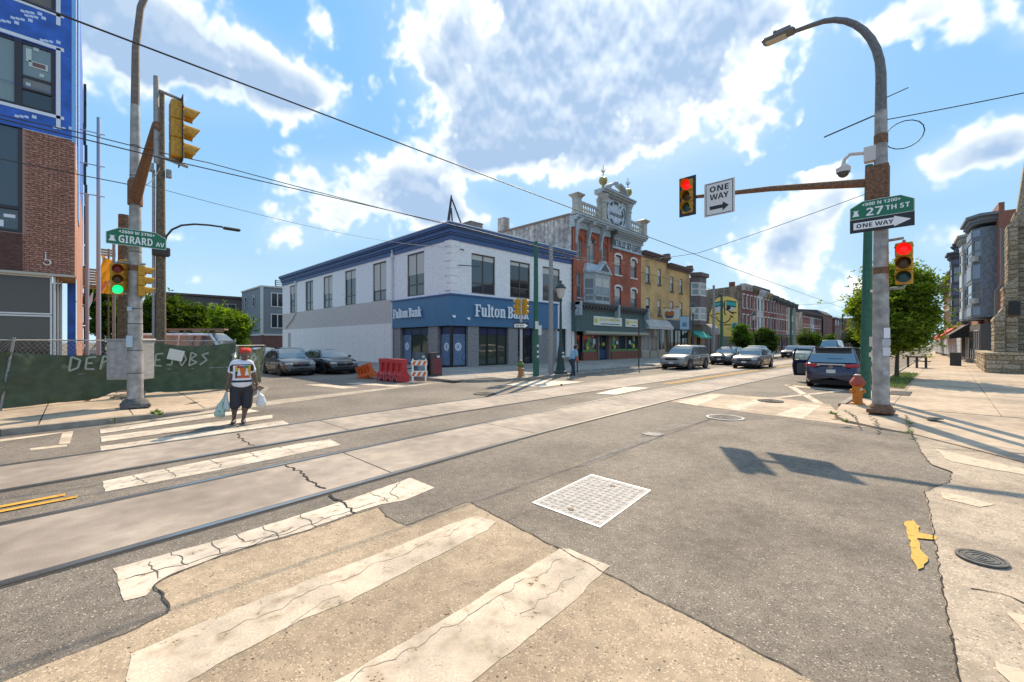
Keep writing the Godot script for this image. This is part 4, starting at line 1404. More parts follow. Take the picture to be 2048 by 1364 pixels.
	for i in 13:
		b.box(V(5.78 + i * 0.187, 14.72, 0.42), V(0.05, 0.3, 0.03)); b.box(V(5.84 + i * 0.187, 14.84 if i % 3 else 14.6, 0.42), V(0.12, 0.07, 0.03))
	put("gable_lettering", b, ink, o)
	for x in [4.55, 9.25]:
		b = nb()
		b.lathe(V(x, 13.42, 0.42), [Vector2(0.5, 0), Vector2(0.5, 0.35), Vector2(0.36, 0.45), Vector2(0.34, 1.9), Vector2(0.44, 2.05), Vector2(0.34, 2.2), Vector2(0.52, 2.65), Vector2(0.52, 2.85)], 12)
		var s := -1.0 if x < 6 else 1.0
		b.prism([Vector2(x + s * 0.4, 13.42), Vector2(x + s * 1.25, 13.42), Vector2(x + s * 1.2, 13.95), Vector2(x + s * 0.85, 14.3), Vector2(x + s * 0.9, 14.8), Vector2(x + s * 0.6, 15.0), Vector2(x + s * 0.75, 15.7), Vector2(x + s * 0.4, 16.0)], 0.1, 0.3)
		put("gable_column", b, pale if s < 0 else metal, o)
		b = nb()
		b.lathe(V(x, 16.6, 0.42), [Vector2(0.45, 0.1), Vector2(0.2, 0.3), Vector2(0.12, 0.5), Vector2(0.16, 0.6), Vector2(0.36, 0.78), Vector2(0.43, 1.02), Vector2(0.36, 1.28), Vector2(0.1, 1.45), Vector2(0.05, 1.5)], 14)
		put("gilt_ball", b, gold, o)
		b = nb()
		b.lathe(V(x, 18.1, 0.42), [Vector2(0.05, 0), Vector2(0.04, 0.3), Vector2(0.16, 0.42), Vector2(0.04, 0.5), Vector2(0.03, 0.95), Vector2(0.0, 1.15)], 8)
		for t in 4: b.tube([V(x, 18.42, 0.42), V(x + cos(t * PI / 2) * 0.25, 18.6, 0.42 + sin(t * PI / 2) * 0.25), V(x + cos(t * PI / 2) * 0.2, 18.75, 0.42 + sin(t * PI / 2) * 0.2)], 0.025, 5)
		put("finial", b, darkm, o)
	cornice(o, 3.85, 9.95, [[16.25, 16.4, 0.55], [16.4, 16.58, 0.8], [16.58, 16.7, 0.95]], metal, "gable_cornice", 0.15)
	for sd in [-1.0, 1.0]:
		b = nb()
		var arc := []
		for i in 9:
			var t := lerpf(0.12, 0.92, i / 8.0) * PI / 2
			arc.append(V(6.9 + sd * 1.75 * cos(t), 16.7 + 1.15 * sin(t), 0.5))
		for i in 8: b.bar(arc[i], arc[i + 1], 0.7, 0.2, Vector3.BACK.cross((arc[i + 1] - arc[i]).normalized()))
		put("broken_arch", b, metal, o)
	bx("arch_shell", V(5.7, 16.7, 0.1), V(8.1, 17.35, 0.3), pale, o)
	# oriel
	b = nb()
	for q in [[5.3, 5.62, 0.0], [8.05, 8.4, 0.04]]:
		b.prism([Vector2(1.7 - q[2], 0.0), Vector2(2.35 - q[2], -0.95), Vector2(5.0 + q[2], -0.95), Vector2(5.65 + q[2], 0.0)], 0, 0)
	b = nb()
	b.xf = Transform3D(Basis(Vector3.RIGHT, PI / 2), Vector3.ZERO)       # xy of the plan laid flat; prism z becomes -y
	var plan := [Vector2(1.7, 0.1), Vector2(2.35, 0.95), Vector2(5.0, 0.95), Vector2(5.65, 0.1)]
	for q in [[-5.62, -5.3], [-6.25, -6.12], [-8.3, -8.0]]: b.prism(plan, q[0], q[1])
	b.prism([Vector2(1.55, 0.1), Vector2(2.25, 1.1), Vector2(5.1, 1.1), Vector2(5.8, 0.1)], -8.48, -8.3)
	put("oriel_frame", b, metal, o)
	for i in 3:
		var A: Vector2 = plan[i]
		var C: Vector2 = plan[i + 1]
		var dd := C - A
		face = Transform3D(Basis(V(dd.x, 0, dd.y).normalized(), Vector3.UP, V(dd.x, 0, dd.y).normalized().cross(Vector3.UP)), V(A.x, 0, A.y))
		window(o, [0.03, 5.62, dd.length() - 0.06, 2.38], "hung" if i != 1 else "two", metal, glass([5, 2, 0][i]), {"rec": 0.06, "fw": 0.12, "name": "oriel_window", "blind": 0.4 if i == 1 else 0.1})
	face = Transform3D.IDENTITY
	b = nb()
	b.prism([Vector2(1.6, 8.48), Vector2(5.75, 8.48), Vector2(5.5, 9.2), Vector2(1.85, 9.2)], 0.1, 0.5)
	b.prism([Vector2(2.7, 8.48), Vector2(5.0, 8.48), Vector2(3.85, 9.55)], 0.5, 1.12)
	put("oriel_hood", b, panel, o)
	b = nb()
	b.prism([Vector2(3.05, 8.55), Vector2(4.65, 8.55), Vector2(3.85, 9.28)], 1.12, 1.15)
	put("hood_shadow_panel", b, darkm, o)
	# shopfront
	var green := mat("shop_green", 0.09, 0.15, 0.14, 0.6, {"tex": "grime", "scale": 0.5})
	bx("shop_fascia", V(0.0, 2.75, 0.0), V(W, 4.75, 0.55), green, o)
	cornice(o, -0.1, W + 0.1, [[4.75, 4.95, 0.62], [5.15, 5.3, 0.95], [5.3, 5.42, 1.05]], darkm, "shop_cornice")
	bx("cornice_core", V(0, 4.95, 0.0), V(W, 5.15, 0.6), darkm, o)
	for i in 25: bx("modillion", V(0.2 + i * 0.5, 4.95, 0.6), V(0.42 + i * 0.5, 5.15, 0.92), darkm, o)
	for x in [0.0, 6.45, 12.6]: bx("shop_bracket", V(x - 0.1, 4.2, 0.5), V(x + 0.15, 5.5, 1.1), metal, o)
	var yl := mat("banner_white", 0.78, 0.76, 0.66, 0.6)
	var yy := mat("banner_yellow", 0.70, 0.50, 0.04, 0.6)
	for q in [[2.7, 7.75, 3.38, 4.25, "Day Care Learning Center"], [8.5, 11.0, 3.38, 4.2, "Learning"]]:
		var bn := bx("banner", V(q[0], q[2], 0.55), V(q[1], q[3], 0.6), yl, o)
		letters("banner_print", q[4], V((q[0] + q[1]) * 0.5 + 0.3, q[3] - 0.3, 0.605), (q[1] - q[0]) * 0.72, 0.34, yy, bn, {"deep": 0.01})
		bx("banner_line", V(q[0] + 1.2, q[2] + 0.12, 0.6), V(q[1] - 0.4, q[2] + 0.2, 0.607), mat("ink_grey"), bn)
		var eb := nb()
		eb.lathe(V(q[0] + 0.36, (q[2] + q[3]) * 0.5, 0.6), [Vector2(0.25, 0), Vector2(0.25, 0.01), Vector2(0, 0.01)], 14, Vector3.BACK)
		put("banner_emblem", eb, yy, bn)
	b = nb()
	b.lathe(V(1.3, 2.62, 0.55), [Vector2(0.0, 0), Vector2(0.2, 0), Vector2(0.2, 11.9), Vector2(0, 11.9)], 10, Vector3.RIGHT)
	put("rolled_shutter", b, mat("shutter_tan", 0.47, 0.41, 0.30, 0.6, {"tex": "grime", "scale": 0.8}), o)
	var tan := mat("shop_frame", 0.20, 0.14, 0.10, 0.6)
	var lowbrick := mat("stall_brick", 0.33, 0.11, 0.075, 0.9, {"tex": "brickwork", "scale": 0.62})
	for q in [[1.72, 4.05], [6.6, 9.55], [9.6, 12.4]]:
		bx("stall_riser", V(q[0], 0.0, -0.2), V(q[1], 0.78, 0.1), lowbrick, o)
		var win := window(o, [q[0], 0.78, q[1] - q[0], 1.9], "two", tan, glass(1), {"rec": 0.05, "fw": 0.09, "name": "shop_window"})
		for k in 5:
			var px: float = rng.randf_range(q[0] + 0.25, q[1] - 0.5)
			var cm := [[0.75, 0.5, 0.03], [0.10, 0.35, 0.06], [0.65, 0.65, 0.62], [0.05, 0.25, 0.35], [0.55, 0.45, 0.08]]
			var cc: Array = cm[k]
			bx("window_poster", V(px, 1.1 + 0.22 * k, -0.028 + k * 0.003), V(px + 0.4, 1.1 + 0.22 * k + rng.randf_range(0.3, 0.6), -0.022 + k * 0.003), mat("poster_%d" % k, cc[0], cc[1], cc[2], 0.7), win)
		bx("window_grass", V(q[0] + 0.1, 0.88, -0.03), V(q[1] - 0.1, 1.02, -0.01), mat("print_green", 0.10, 0.34, 0.05, 0.7), win)
	for k in 2:
		var dw := window(o, [4.3 + k * 0.86, 0.1, 0.84, 2.5], "single", mat("door_blue", 0.03, 0.08, 0.17, 0.5), glass(0), {"rec": 0.25, "fw": 0.1, "name": "shop_door"})
		bx("door_panel", V(4.38 + k * 0.86, 0.2, -0.215), V(5.05 + k * 0.86, 1.0, -0.19), mat("door_blue"), dw)
		var eb := nb()
		eb.lathe(V(4.72 + k * 0.86, 1.55, -0.23), [Vector2(0.2, 0), Vector2(0.2, 0.02), Vector2(0, 0.02)], 14, Vector3.BACK)
		put("door_emblem", eb, yy, dw)
	bx("shop_back", V(0, 0, -0.6), V(W, 5.3, -0.3), mat("black_frame"), o)
	for x in [0.35, 4.07, 6.07, 12.42]: bx("shop_pilaster", V(x - 0.02, 0, -0.2), V(x + 0.2, 2.75, 0.18), tan, o)
	bx("lower_cladding", V(0.0, 0.0, -0.3), V(0.33, 2.75, 0.1), mat("bank_low_wall"), o)
	window(o, [0.58, 0.15, 1.05, 2.4], "single", mat("black_frame"), glass(0), {"rec": 0.2, "name": "side_entrance"})

func row_house(called: String, label: String, X: float, w: float, h: float, c: Array, cc: Array, o := {}) -> Node3D:
	var r := thing(called, label, "house", V(X, KERB, -24.33), 0.0, o.get("group", "row houses along the far side of the avenue"))
	face = Transform3D.IDENTITY
	var key := "rh_%d_%d_%d" % [int(c[0] * 1000), int(c[1] * 1000), int(c[2] * 1000)]
	var m := mat(key, minf(c[0] * 1.4, 0.85), minf(c[1] * 1.35, 0.85), minf(c[2] * 1.3, 0.85), 0.9, {"tex": "brickwork", "scale": 0.62, "detail": "stain", "dscale": 0.11})
	var cm := mat("cn_%d_%d_%d" % [int(cc[0] * 1000), int(cc[1] * 1000), int(cc[2] * 1000)], cc[0], cc[1], cc[2], 0.7, {"tex": "grime", "scale": 0.5})
	var trim := mat("row_trim", 0.66, 0.62, 0.57, 0.7)
	var n: int = o.get("cols", 2)
	var fl: Array = o.get("rows", [4.2, 7.6])
	var ww: float = o.get("ww", 0.95)
	var holes := []
	for y in fl:
		for i in n: holes.append([w * (i + 0.5) / n - ww * 0.5, y, ww, o.get("wh", 2.2)])
	var b := nb()
	b.wall(0, 3.3, w, h - 0.9, holes, 0.18)
	b.wall(0, 0, w, 3.3, [], 0.0, -0.1)
	b.quad(V(0, h - 0.4, 0), V(w, h - 0.4, 0), V(w, h - 0.8, -14), V(0, h - 0.8, -14))
	b.quad(V(0, 0, -14), V(0, 0, 0), V(0, h - 0.6, 0), V(0, h - 0.9, -14)); b.quad(V(w, 0, 0), V(w, 0, -14), V(w, h - 0.9, -14), V(w, h - 0.6, 0))
	put("wall", b, m, r)
	for q in holes: window(r, q, "hung", mat("sash_pale", 0.5, 0.48, 0.45, 0.6) if rng.randf() < 0.6 else mat("window_dark"), glass([0, 5, 2, 1][rng.randi() % 4]), {"rec": 0.12, "fw": 0.07, "sill": trim, "lintel": trim})
	cornice(r, -0.0, w - 0.01, [[h - 0.95, h - 0.7, 0.1], [h - 0.7, h - 0.45, 0.28], [h - 0.45, h - 0.2, 0.5], [h - 0.2, h, 0.62]], cm)
	for i in 3:
		var x: float = [0.05, w * 0.5 - 0.08, w - 0.22][i]
		bx("bracket", V(x, h - 1.1, 0.0), V(x + 0.16, h - 0.2, 0.45), cm, r)
	# ground floor: a door and a shop or parlour window
	bx("band", V(0, 3.1, -0.05), V(w - 0.01, 3.4, 0.15), cm, r)
	window(r, [0.35, 0.3, 1.0, 2.6], "single", mat("window_dark"), glass(0), {"z": -0.1, "rec": 0.02, "name": "door"})
	window(r, [1.7, 0.9, w - 2.1, 2.0], "two", trim, glass(5), {"z": -0.1, "rec": 0.02, "name": "ground_window"})
	if o.get("chimney", true): bx("chimney", V(w - 0.5, h - 0.8, -3.2), V(w - 0.05, h + 0.9, -2.3), m, r)
	return r
func build_far_row() -> void:
	# two yellow brick shops
	var yb := mat("yellow_brick", 0.80, 0.53, 0.23, 0.9, {"tex": "brickwork", "scale": 0.62, "nrm": "brickwork_n", "ns": 0.4, "detail": "stain", "dscale": 0.09})
	var brown := mat("brown_cornice", 0.125, 0.085, 0.075, 0.7)
	var trim := mat("row_trim", 0.66, 0.62, 0.57, 0.7)
	var wood := mat("window_brown", 0.055, 0.04, 0.035, 0.6)
	for k in 2:
		var w: float = [6.35, 6.68][k]
		var h: float = [12.05, 11.45][k]
		var o := thing("shop_building", ["yellow brick shop with white awning, beside the red brick shop", "yellow brick shop with dark blue front, next to the brown bay house"][k], "building", V([44.85, 51.21][k], KERB, -24.33), 0.0)
		face = Transform3D.IDENTITY
		var hs: Array = [[[1.1, 8.6, 0.95, 1.92], [3.95, 8.6, 0.9, 1.92], [1.1, 4.93, 0.95, 1.92], [3.95, 4.93, 0.9, 1.92]], [[0.95, 8.1, 0.9, 1.85], [3.65, 8.1, 0.85, 1.85], [0.95, 5.0, 0.9, 1.88], [3.65, 5.0, 0.85, 1.88]]][k]
		var b := nb()
		b.wall(0, 3.4, w, h - 0.6, hs, 0.2)
		b.quad(V(0, h - 0.3, 0), V(w, h - 0.3, 0), V(w, h - 0.3, -20), V(0, h - 0.3, -20))
		b.quad(V(0, 0, -20), V(0, 0, 0), V(0, h - 0.3, 0), V(0, h - 0.3, -20)); b.quad(V(w, 0, 0), V(w, 0, -20), V(w, h - 0.3, -20), V(w, h - 0.3, 0))
		put("wall", b, yb, o)
		for i in 4: window(o, hs[i], "hung", wood, glass(2 if i != 2 else 0), {"rec": 0.15, "sill": mat("brown_cornice"), "blind": 0.45})
		cornice(o, 0, w - 0.01, [[h - 0.6, h - 0.35, 0.2], [h - 0.35, h - 0.15, 0.45], [h - 0.15, h, 0.6]], brown)
		bx("parapet_end", V(w - 0.6, h - 0.2, -0.2), V(w - 0.05, h + 0.45, 0.5), brown, o)
		bx("shop_back", V(0, 0, -0.8), V(w, 3.4, -0.3), mat("black_frame"), o)
		if k == 0:
			b = nb()
			b.prism([Vector2(0, 4.45), Vector2(0, 3.6), Vector2(0.95, 3.35), Vector2(0.95, 3.6), Vector2(0.25, 4.45)], 0, 0)
			b = nb()
			b.xf = Transform3D(Basis(Vector3.UP, -PI / 2), V(0, 0, 0))
			b.prism([Vector2(0.0, 4.45), Vector2(0.0, 3.3), Vector2(0.95, 3.25), Vector2(0.95, 3.55), Vector2(0.3, 4.35)], -6.2, -0.1)
			put("awning", b, mat("awning_white", 0.72, 0.69, 0.64, 0.8, {"tex": "weather", "scale": 0.4}), o)
		else:
			bx("shop_fascia", V(0, 3.4, 0.0), V(w, 4.5, 0.3), mat("fascia_slate", 0.09, 0.11, 0.14, 0.6, {"tex": "grime", "scale": 0.7}), o)
		for i in 3:
			var x0 := 0.25 + i * (w - 0.4) / 3.0
			bx("stall_riser", V(x0, 0, -0.25), V(x0 + 1.75, 0.75, 0.0), mat("stone_tan", 0.45, 0.37, 0.27, 0.85) if k == 0 else mat("fascia_slate"), o)
			window(o, [x0, 0.75 if i != 1 else 0.1, 1.8, 2.6 if i != 1 else 3.2], "two", trim if k == 0 else mat("black_frame"), glass([2, 5, 0][i] if k == 0 else 0), {"rec": 0.1, "name": "shop_window"})
	# hanging sign of the bakery: a picture of two round loaves over a dark bowl
	var hs := thing("hanging_sign", "white hanging sign with round orange fruit picture before yellow brick shop", "sign", V(50.3, 4.65, -22.4))
	face = facing(-PI / 2, V(0, 0, -2.05))
	bx("board", V(0, 0, -0.06), V(2.05, 1.2, 0.06), mat("sign_board", 0.72, 0.69, 0.64, 0.6), hs)
	var b := nb()
	for q in [[0.62, 0.66], [1.2, 0.68]]: b.lathe(V(q[0], q[1], 0.06), [Vector2(0.32, 0), Vector2(0.32, 0.01), Vector2(0, 0.01)], 16, Vector3.BACK)
	put("sign_print", b, mat("print_orange", 0.55, 0.16, 0.05, 0.6), hs)
	b = nb()
	b.prism([Vector2(0.35, 0.45), Vector2(1.5, 0.45), Vector2(1.3, 0.12), Vector2(0.5, 0.12)], 0.06, 0.075)
	put("sign_print", b, mat("ink_grey"), hs)
	b = nb()
	b.tube([V(0, 1.45, 0), V(2.05, 1.45, 0)], 0.03, 6); b.tube([V(0.3, 1.45, 0), V(0.3, 1.2, 0)], 0.02, 5); b.tube([V(1.8, 1.45, 0), V(1.8, 1.2, 0)], 0.02, 5)
	put("bracket", b, mat("dark_iron", 0.045, 0.04, 0.036, 0.7), hs)
	# brown house with a bay and a teal awning
	var o := thing("corner_house", "brown corner house with two storey bay and teal awning at street level", "house", V(57.95, KERB, -24.33))
	face = Transform3D.IDENTITY
	var bm := mat("brown_paint", 0.18, 0.14, 0.13, 0.7, {"tex": "grime", "scale": 0.5})
	b = nb()
	b.wall(0, 3.2, 4.3, 10.4, [], 0.0)
	b.quad(V(0, 0, -18), V(0, 0, 0), V(0, 10.4, 0), V(0, 10.4, -18)); b.quad(V(4.3, 0, 0), V(4.3, 0, -18), V(4.3, 10.4, -18), V(4.3, 10.4, 0))
	b.quad(V(0, 10.3, 0), V(4.3, 10.3, 0), V(4.3, 10.3, -18), V(0, 10.3, -18))
	put("wall", b, bm, o)
	b = nb()
	b.wall(0, 0, 4.3, 3.2, [[0.3, 0.2, 1.1, 2.4], [2.3, 0.9, 1.3, 1.6]], 0.2)
	put("lower_wall", b, mat("orange_brick", 0.42, 0.26, 0.13, 0.9, {"tex": "brickwork", "scale": 0.62}), o)
	window(o, [0.3, 0.2, 1.1, 2.4], "single", mat("window_dark"), glass(0), {"name": "door"})
	window(o, [2.3, 0.9, 1.3, 1.6], "two", mat("window_dark"), glass(0))
	var plan := [Vector2(0.3, 0.0), Vector2(1.0, 0.95), Vector2(3.2, 0.95), Vector2(3.9, 0.0)]
	b = nb()
	b.xf = Transform3D(Basis(Vector3.RIGHT, PI / 2), Vector3.ZERO)
	for q in [[-4.7, -4.1], [-8.0, -6.55], [-10.6, -9.65]]:
		b = nb()
		b.xf = Transform3D(Basis(Vector3.RIGHT, PI / 2), Vector3.ZERO)
		b.prism(plan, q[0], q[1])
		put("bay_panel", b, bm, o)
	b = nb()
	b.xf = Transform3D(Basis(Vector3.RIGHT, PI / 2), Vector3.ZERO)
	b.prism([Vector2(0.05, 0.0), Vector2(0.8, 1.25), Vector2(3.4, 1.25), Vector2(4.2, 0.0)], -11.1, -10.6)
	put("cornice", b, mat("brown_cornice"), o)
	for i in 3:
		var A: Vector2 = plan[i]
		var C: Vector2 = plan[i + 1]
		var dd := C - A
		face = Transform3D(Basis(V(dd.x, 0, dd.y).normalized(), Vector3.UP, V(dd.x, 0, dd.y).normalized().cross(Vector3.UP)), V(A.x, 0, A.y))
		for y in [4.7, 8.0]: window(o, [0.04, y, dd.length() - 0.08, 1.8], "hung", trim, glass(5 if i else 2), {"rec": 0.05, "fw": 0.16, "name": "bay_window"})
	face = Transform3D(Basis(Vector3.UP, -PI / 2), Vector3.ZERO)
	b = nb()
	b.prism([Vector2(0.0, 3.35), Vector2(1.3, 2.5), Vector2(1.3, 2.3), Vector2(0.0, 3.1)], -4.2, -0.2)
	put("awning", b, mat("awning_teal", 0.04, 0.36, 0.27, 0.7), o)
	face = Transform3D.IDENTITY
	# flat projecting blue banner
	# mural house and the terrace
	var tones := [
		["dark red brick house with white cornice at the mural end of the terrace", [0.20, 0.075, 0.065], [0.60, 0.56, 0.52]], ["red brick house with brown cornice beside the dark end house", [0.30, 0.12, 0.09], [0.24, 0.17, 0.13]],
		["white painted house standing out in the red terrace", [0.68, 0.69, 0.74], [0.66, 0.68, 0.72]], ["red brick house with tan cornice beside the white house", [0.30, 0.105, 0.08], [0.42, 0.32, 0.2]],
		["dark red house with white window surrounds below the roof addition", [0.17, 0.075, 0.08], [0.10, 0.11, 0.11]], ["pinkish red brick house in the middle of the terrace, dark cornice", [0.31, 0.15, 0.13], [0.13, 0.14, 0.14]],
		["faded red house with dark cornice before the cream one", [0.29, 0.13, 0.11], [0.12, 0.13, 0.13]], ["cream painted house near the far end of the terrace", [0.52, 0.45, 0.38], [0.11, 0.12, 0.12]], ["grey green end house at the far end of the terrace", [0.36, 0.37, 0.35], [0.10, 0.10, 0.10]]]
	for i in 9:
		row_house("row_house", tones[i][0], 78.67 + i * 4.13, 4.12, 11.6 - i * 0.16, tones[i][1], tones[i][2], {"group": "terrace houses beyond the mural", "cols": 2 if i < 8 else 3})
	var ra := thing("roof_addition", "dark slate roof addition with white dormer above the terrace", "roof addition", V(95, 10.6, -28))
	bx("mansard", V(0, 0, -6), V(11.0, 2.6, 1.0), mat("slate", 0.075, 0.08, 0.085, 0.8, {"tex": "grime", "scale": 0.5}), ra)
	window(ra, [7.6, 0.4, 2.0, 1.6], "two", trim, glass(5), {"z": 1.15, "rec": 0.05})
	build_mural(trim)
	# next block
	for i in 5:
		row_house("row_house", ["beige walled corner house across the next side street", "red brick house second from the beige corner house", "pale blue painted house in the next block", "red brick house with white lintels beyond the pale blue house", "last red brick house before the tall gable"][i],
			122.2 + i * 4.3, 4.28, 9.2, [[0.34, 0.13, 0.11], [0.33, 0.13, 0.10], [0.55, 0.58, 0.66], [0.34, 0.14, 0.11], [0.30, 0.13, 0.11]][i], [0.14, 0.09, 0.08], {"group": "houses of the next block", "rows": [3.6, 6.2], "wh": 1.7, "chimney": false})
	var end := thing("corner_wall", "blank beige side wall of the next block", "wall", V(122.1, KERB, -24.33))
	bx("wall", V(-0.12, 0, -14), V(-0.01, 9.0, 0), mat("beige_stucco", 0.58, 0.50, 0.41, 0.9, {"tex": "weather", "scale": 0.2}), end)
	var gb := thing("gable_building", "tall dark red brick building with slate roof at the far end of the row", "building", V(146.5, KERB, -24.33))
	b = nb()
	var bk := mat("far_brick", 0.25, 0.11, 0.09, 0.9, {"tex": "brickwork", "scale": 0.62})
	b.wall(0, 0, 13.5, 9.5, [[1.5, 5.5, 1.2, 2], [5, 5.5, 1.2, 2], [9, 5.5, 1.2, 2]], 0.2)
	b.box2(V(0, 0, -14), V(13.5, 9.5, -0.3))
	put("wall", b, bk, gb)
	for x in [1.5, 5.0, 9.0]: window(gb, [x, 5.5, 1.2, 2], "hung", trim, glass(0))
	b = nb()
	b.xf = Transform3D(Basis(Vector3.UP, -PI / 2), Vector3.ZERO)
	b.prism([Vector2(-14.2, 9.5), Vector2(0.3, 9.5), Vector2(-1.5, 10.9), Vector2(-7, 11.5), Vector2(-12.5, 10.9)], -13.6, -0.1)
	put("roof", b, mat("slate"), gb)
	for i in 4:
		var o2 := thing("distant_building", ["brick block with pale bays far down the avenue", "low brown block at the end of the avenue", "dull red block closing the avenue", "grey block half hidden by the street tree"][i], "building", V([162, 182, 205, 222][i], 0, [-24.0, -23.0, -19.0, -10.0][i]), 0.0, "far buildings closing the avenue")
		var h2: float = [9.5, 9.0, 11.0, 9.0][i]
		b = nb()
		b.box2(V(0, 0, -14), V([16.0, 20.0, 20.0, 20.0][i], h2, 0))
		put("wall", b, [bk, mat("far_brown", 0.22, 0.13, 0.11, 0.9), bk, mat("far_grey", 0.24, 0.2, 0.19, 0.9)][i], o2)
		for k in 4:
			for y in [1.2, 4.2, 7.0]:
				if y + 1.5 > h2: continue
				face = Transform3D.IDENTITY
				window(o2, [1.0 + k * 4.0, y, 1.4, 1.8], "hung", trim, glass(0), {"z": 0.08, "rec": 0.05})
				face = facing(-PI / 2, V(0, 0, -14))
				window(o2, [1.0 + k * 3.3, y, 1.3, 1.8], "hung", trim, glass(0), {"z": 0.08, "rec": 0.05})
		face = Transform3D.IDENTITY
		bx("cornice", V(-0.3, h2 - 0.5, -14.2), V(16, h2, 0.35), brown, o2)
func build_mural(trim: Material) -> void:
	var U := 78.6
	var o := thing("mural_wall", "bare brown side wall of the terrace with a big yellow face mural", "wall", V(U, KERB, -24.33))
	face = facing(-PI / 2, V(0, 0, -22))
	var b := nb()
	b.prism([Vector2(0, 0), Vector2(22, 0), Vector2(22, 11.3), Vector2(10, 10.7), Vector2(0, 10.2)], -0.05, 0.0)
	put("wall", b, mat("mural_render", 0.36, 0.29, 0.22, 0.92, {"tex": "weather", "scale": 0.12, "detail": "stain", "dscale": 0.06}), o)
	var z := 0.004
	var m := func(px: float, py: float) -> Vector2:
		var p := fx(px, py, U)
		return Vector2(46.33 + p.z, p.y - KERB)
	var poly := func(called: String, list: Array, mm: Material, zz: float) -> void:
		var q := []
		for i in range(0, list.size(), 2): q.append(m.call(1400 + list[i] / 6.4, 560 + list[i + 1] / 6.4))
		var bb := nb()
		bb.prism(q, zz, zz + 0.004)
		put(called, bb, mm, o)
	var yel := mat("mural_yellow", 0.90, 0.62, 0.17, 0.85, {"tex": "even", "scale": 0.4})
	var teal := mat("mural_teal", 0.06, 0.38, 0.36, 0.85)
	var wht := mat("mural_white", 0.62, 0.58, 0.6, 0.85)
	var ink := mat("mural_ink", 0.035, 0.03, 0.03, 0.9)
	poly.call("mural_face", [232, 228, 290, 212, 350, 210, 420, 225, 470, 255, 486, 300, 486, 690, 440, 740, 300, 740, 250, 700, 240, 600, 108, 580, 104, 500, 115, 430, 140, 370, 175, 300, 200, 250], yel, z)
	poly.call("mural_eyelid", [158, 300, 285, 268, 286, 315, 158, 358], teal, z + 0.005)
	poly.call("mural_eyelid", [335, 262, 466, 282, 462, 345, 335, 325], teal, z + 0.005)
	poly.call("mural_eye", [165, 362, 284, 325, 275, 372, 240, 402, 200, 405], wht, z + 0.005)
	poly.call("mural_eye", [337, 330, 448, 350, 430, 385, 390, 395, 350, 378], wht, z + 0.005)
	poly.call("mural_disc", [400, 580, 420, 552, 450, 540, 478, 556, 490, 590, 488, 640, 460, 676, 425, 670, 402, 640], teal, z + 0.012)
	for q in [[158, 300, 285, 268], [158, 358, 286, 317], [335, 262, 466, 282], [335, 326, 462, 346], [290, 265, 300, 330], [318, 265, 312, 430], [300, 330, 285, 380], [285, 380, 270, 462], [312, 430, 338, 446], [262, 455, 296, 462],
			[125, 455, 250, 425], [330, 372, 380, 400], [380, 400, 432, 438], [380, 412, 468, 418], [145, 470, 175, 488], [175, 488, 225, 480], [215, 500, 260, 540], [260, 540, 320, 548], [320, 548, 370, 520], [370, 520, 405, 460], [385, 452, 428, 480],
			[104, 560, 115, 430], [115, 430, 150, 350], [245, 575, 400, 572], [440, 555, 438, 675], [415, 605, 470, 600], [268, 600, 275, 700], [290, 600, 292, 730]]:
		var A: Vector2 = m.call(1400 + q[0] / 6.4, 560 + q[1] / 6.4)
		var C: Vector2 = m.call(1400 + q[2] / 6.4, 560 + q[3] / 6.4)
		var bb := nb()
		bb.bar(V(A.x, A.y, z + 0.018), V(C.x, C.y, z + 0.018), 0.008, 0.16, V((C - A).orthogonal().x, (C - A).orthogonal().y, 0).normalized())
		put("mural_line", bb, ink, o)
	var pu := nb()
	var pc: Vector2 = m.call(1400 + 365 / 6.4, 560 + 355 / 6.4)
	pu.lathe(V(pc.x, pc.y, z + 0.012), [Vector2(0.35, 0), Vector2(0.35, 0.004), Vector2(0, 0.004)], 12, Vector3.BACK)
	put("mural_pupil", pu, ink, o)
	# low yard wall and the awning of the shop before the lot
	face = Transform3D.IDENTITY
	var yw := thing("yard_wall", "grey boarded yard wall before the mural", "wall", V(66, KERB, -25.0))
	for i in 12:
		bx("board", V(i * 1.02, 0, -0.1), V(i * 1.02 + 1.0, 2.6, 0.0), mat("grey_board", 0.25, 0.22, 0.19, 0.9, {"tex": "weather", "scale": 0.5}), yw)
	bx("top_rail", V(0, 2.6, -0.14), V(12.2, 2.7, 0.04), mat("grey_board"), yw)
	var aw := thing("awning", "grey domed awning over a doorway beside the teal awning", "awning", V(62.5, 3.0, -24.3))
	b = nb()
	face = Transform3D(Basis(Vector3.UP, -PI / 2), Vector3.ZERO)
	b.xf = face
	b.prism([Vector2(0, 1.5), Vector2(0.5, 1.35), Vector2(0.95, 0.95), Vector2(1.1, 0.4), Vector2(1.1, 0.0), Vector2(0, 0.0)], -3.2, 0)
	put("canopy", b, mat("awning_grey", 0.27, 0.24, 0.23, 0.8), aw)
	face = Transform3D.IDENTITY
	bx("post", V(0, -2.87, 0.9), V(0.1, 0, 1.0), mat("dark_iron"), aw)
	bx("post", V(3.1, -2.87, 0.9), V(3.2, 0, 1.0), mat("dark_iron"), aw)
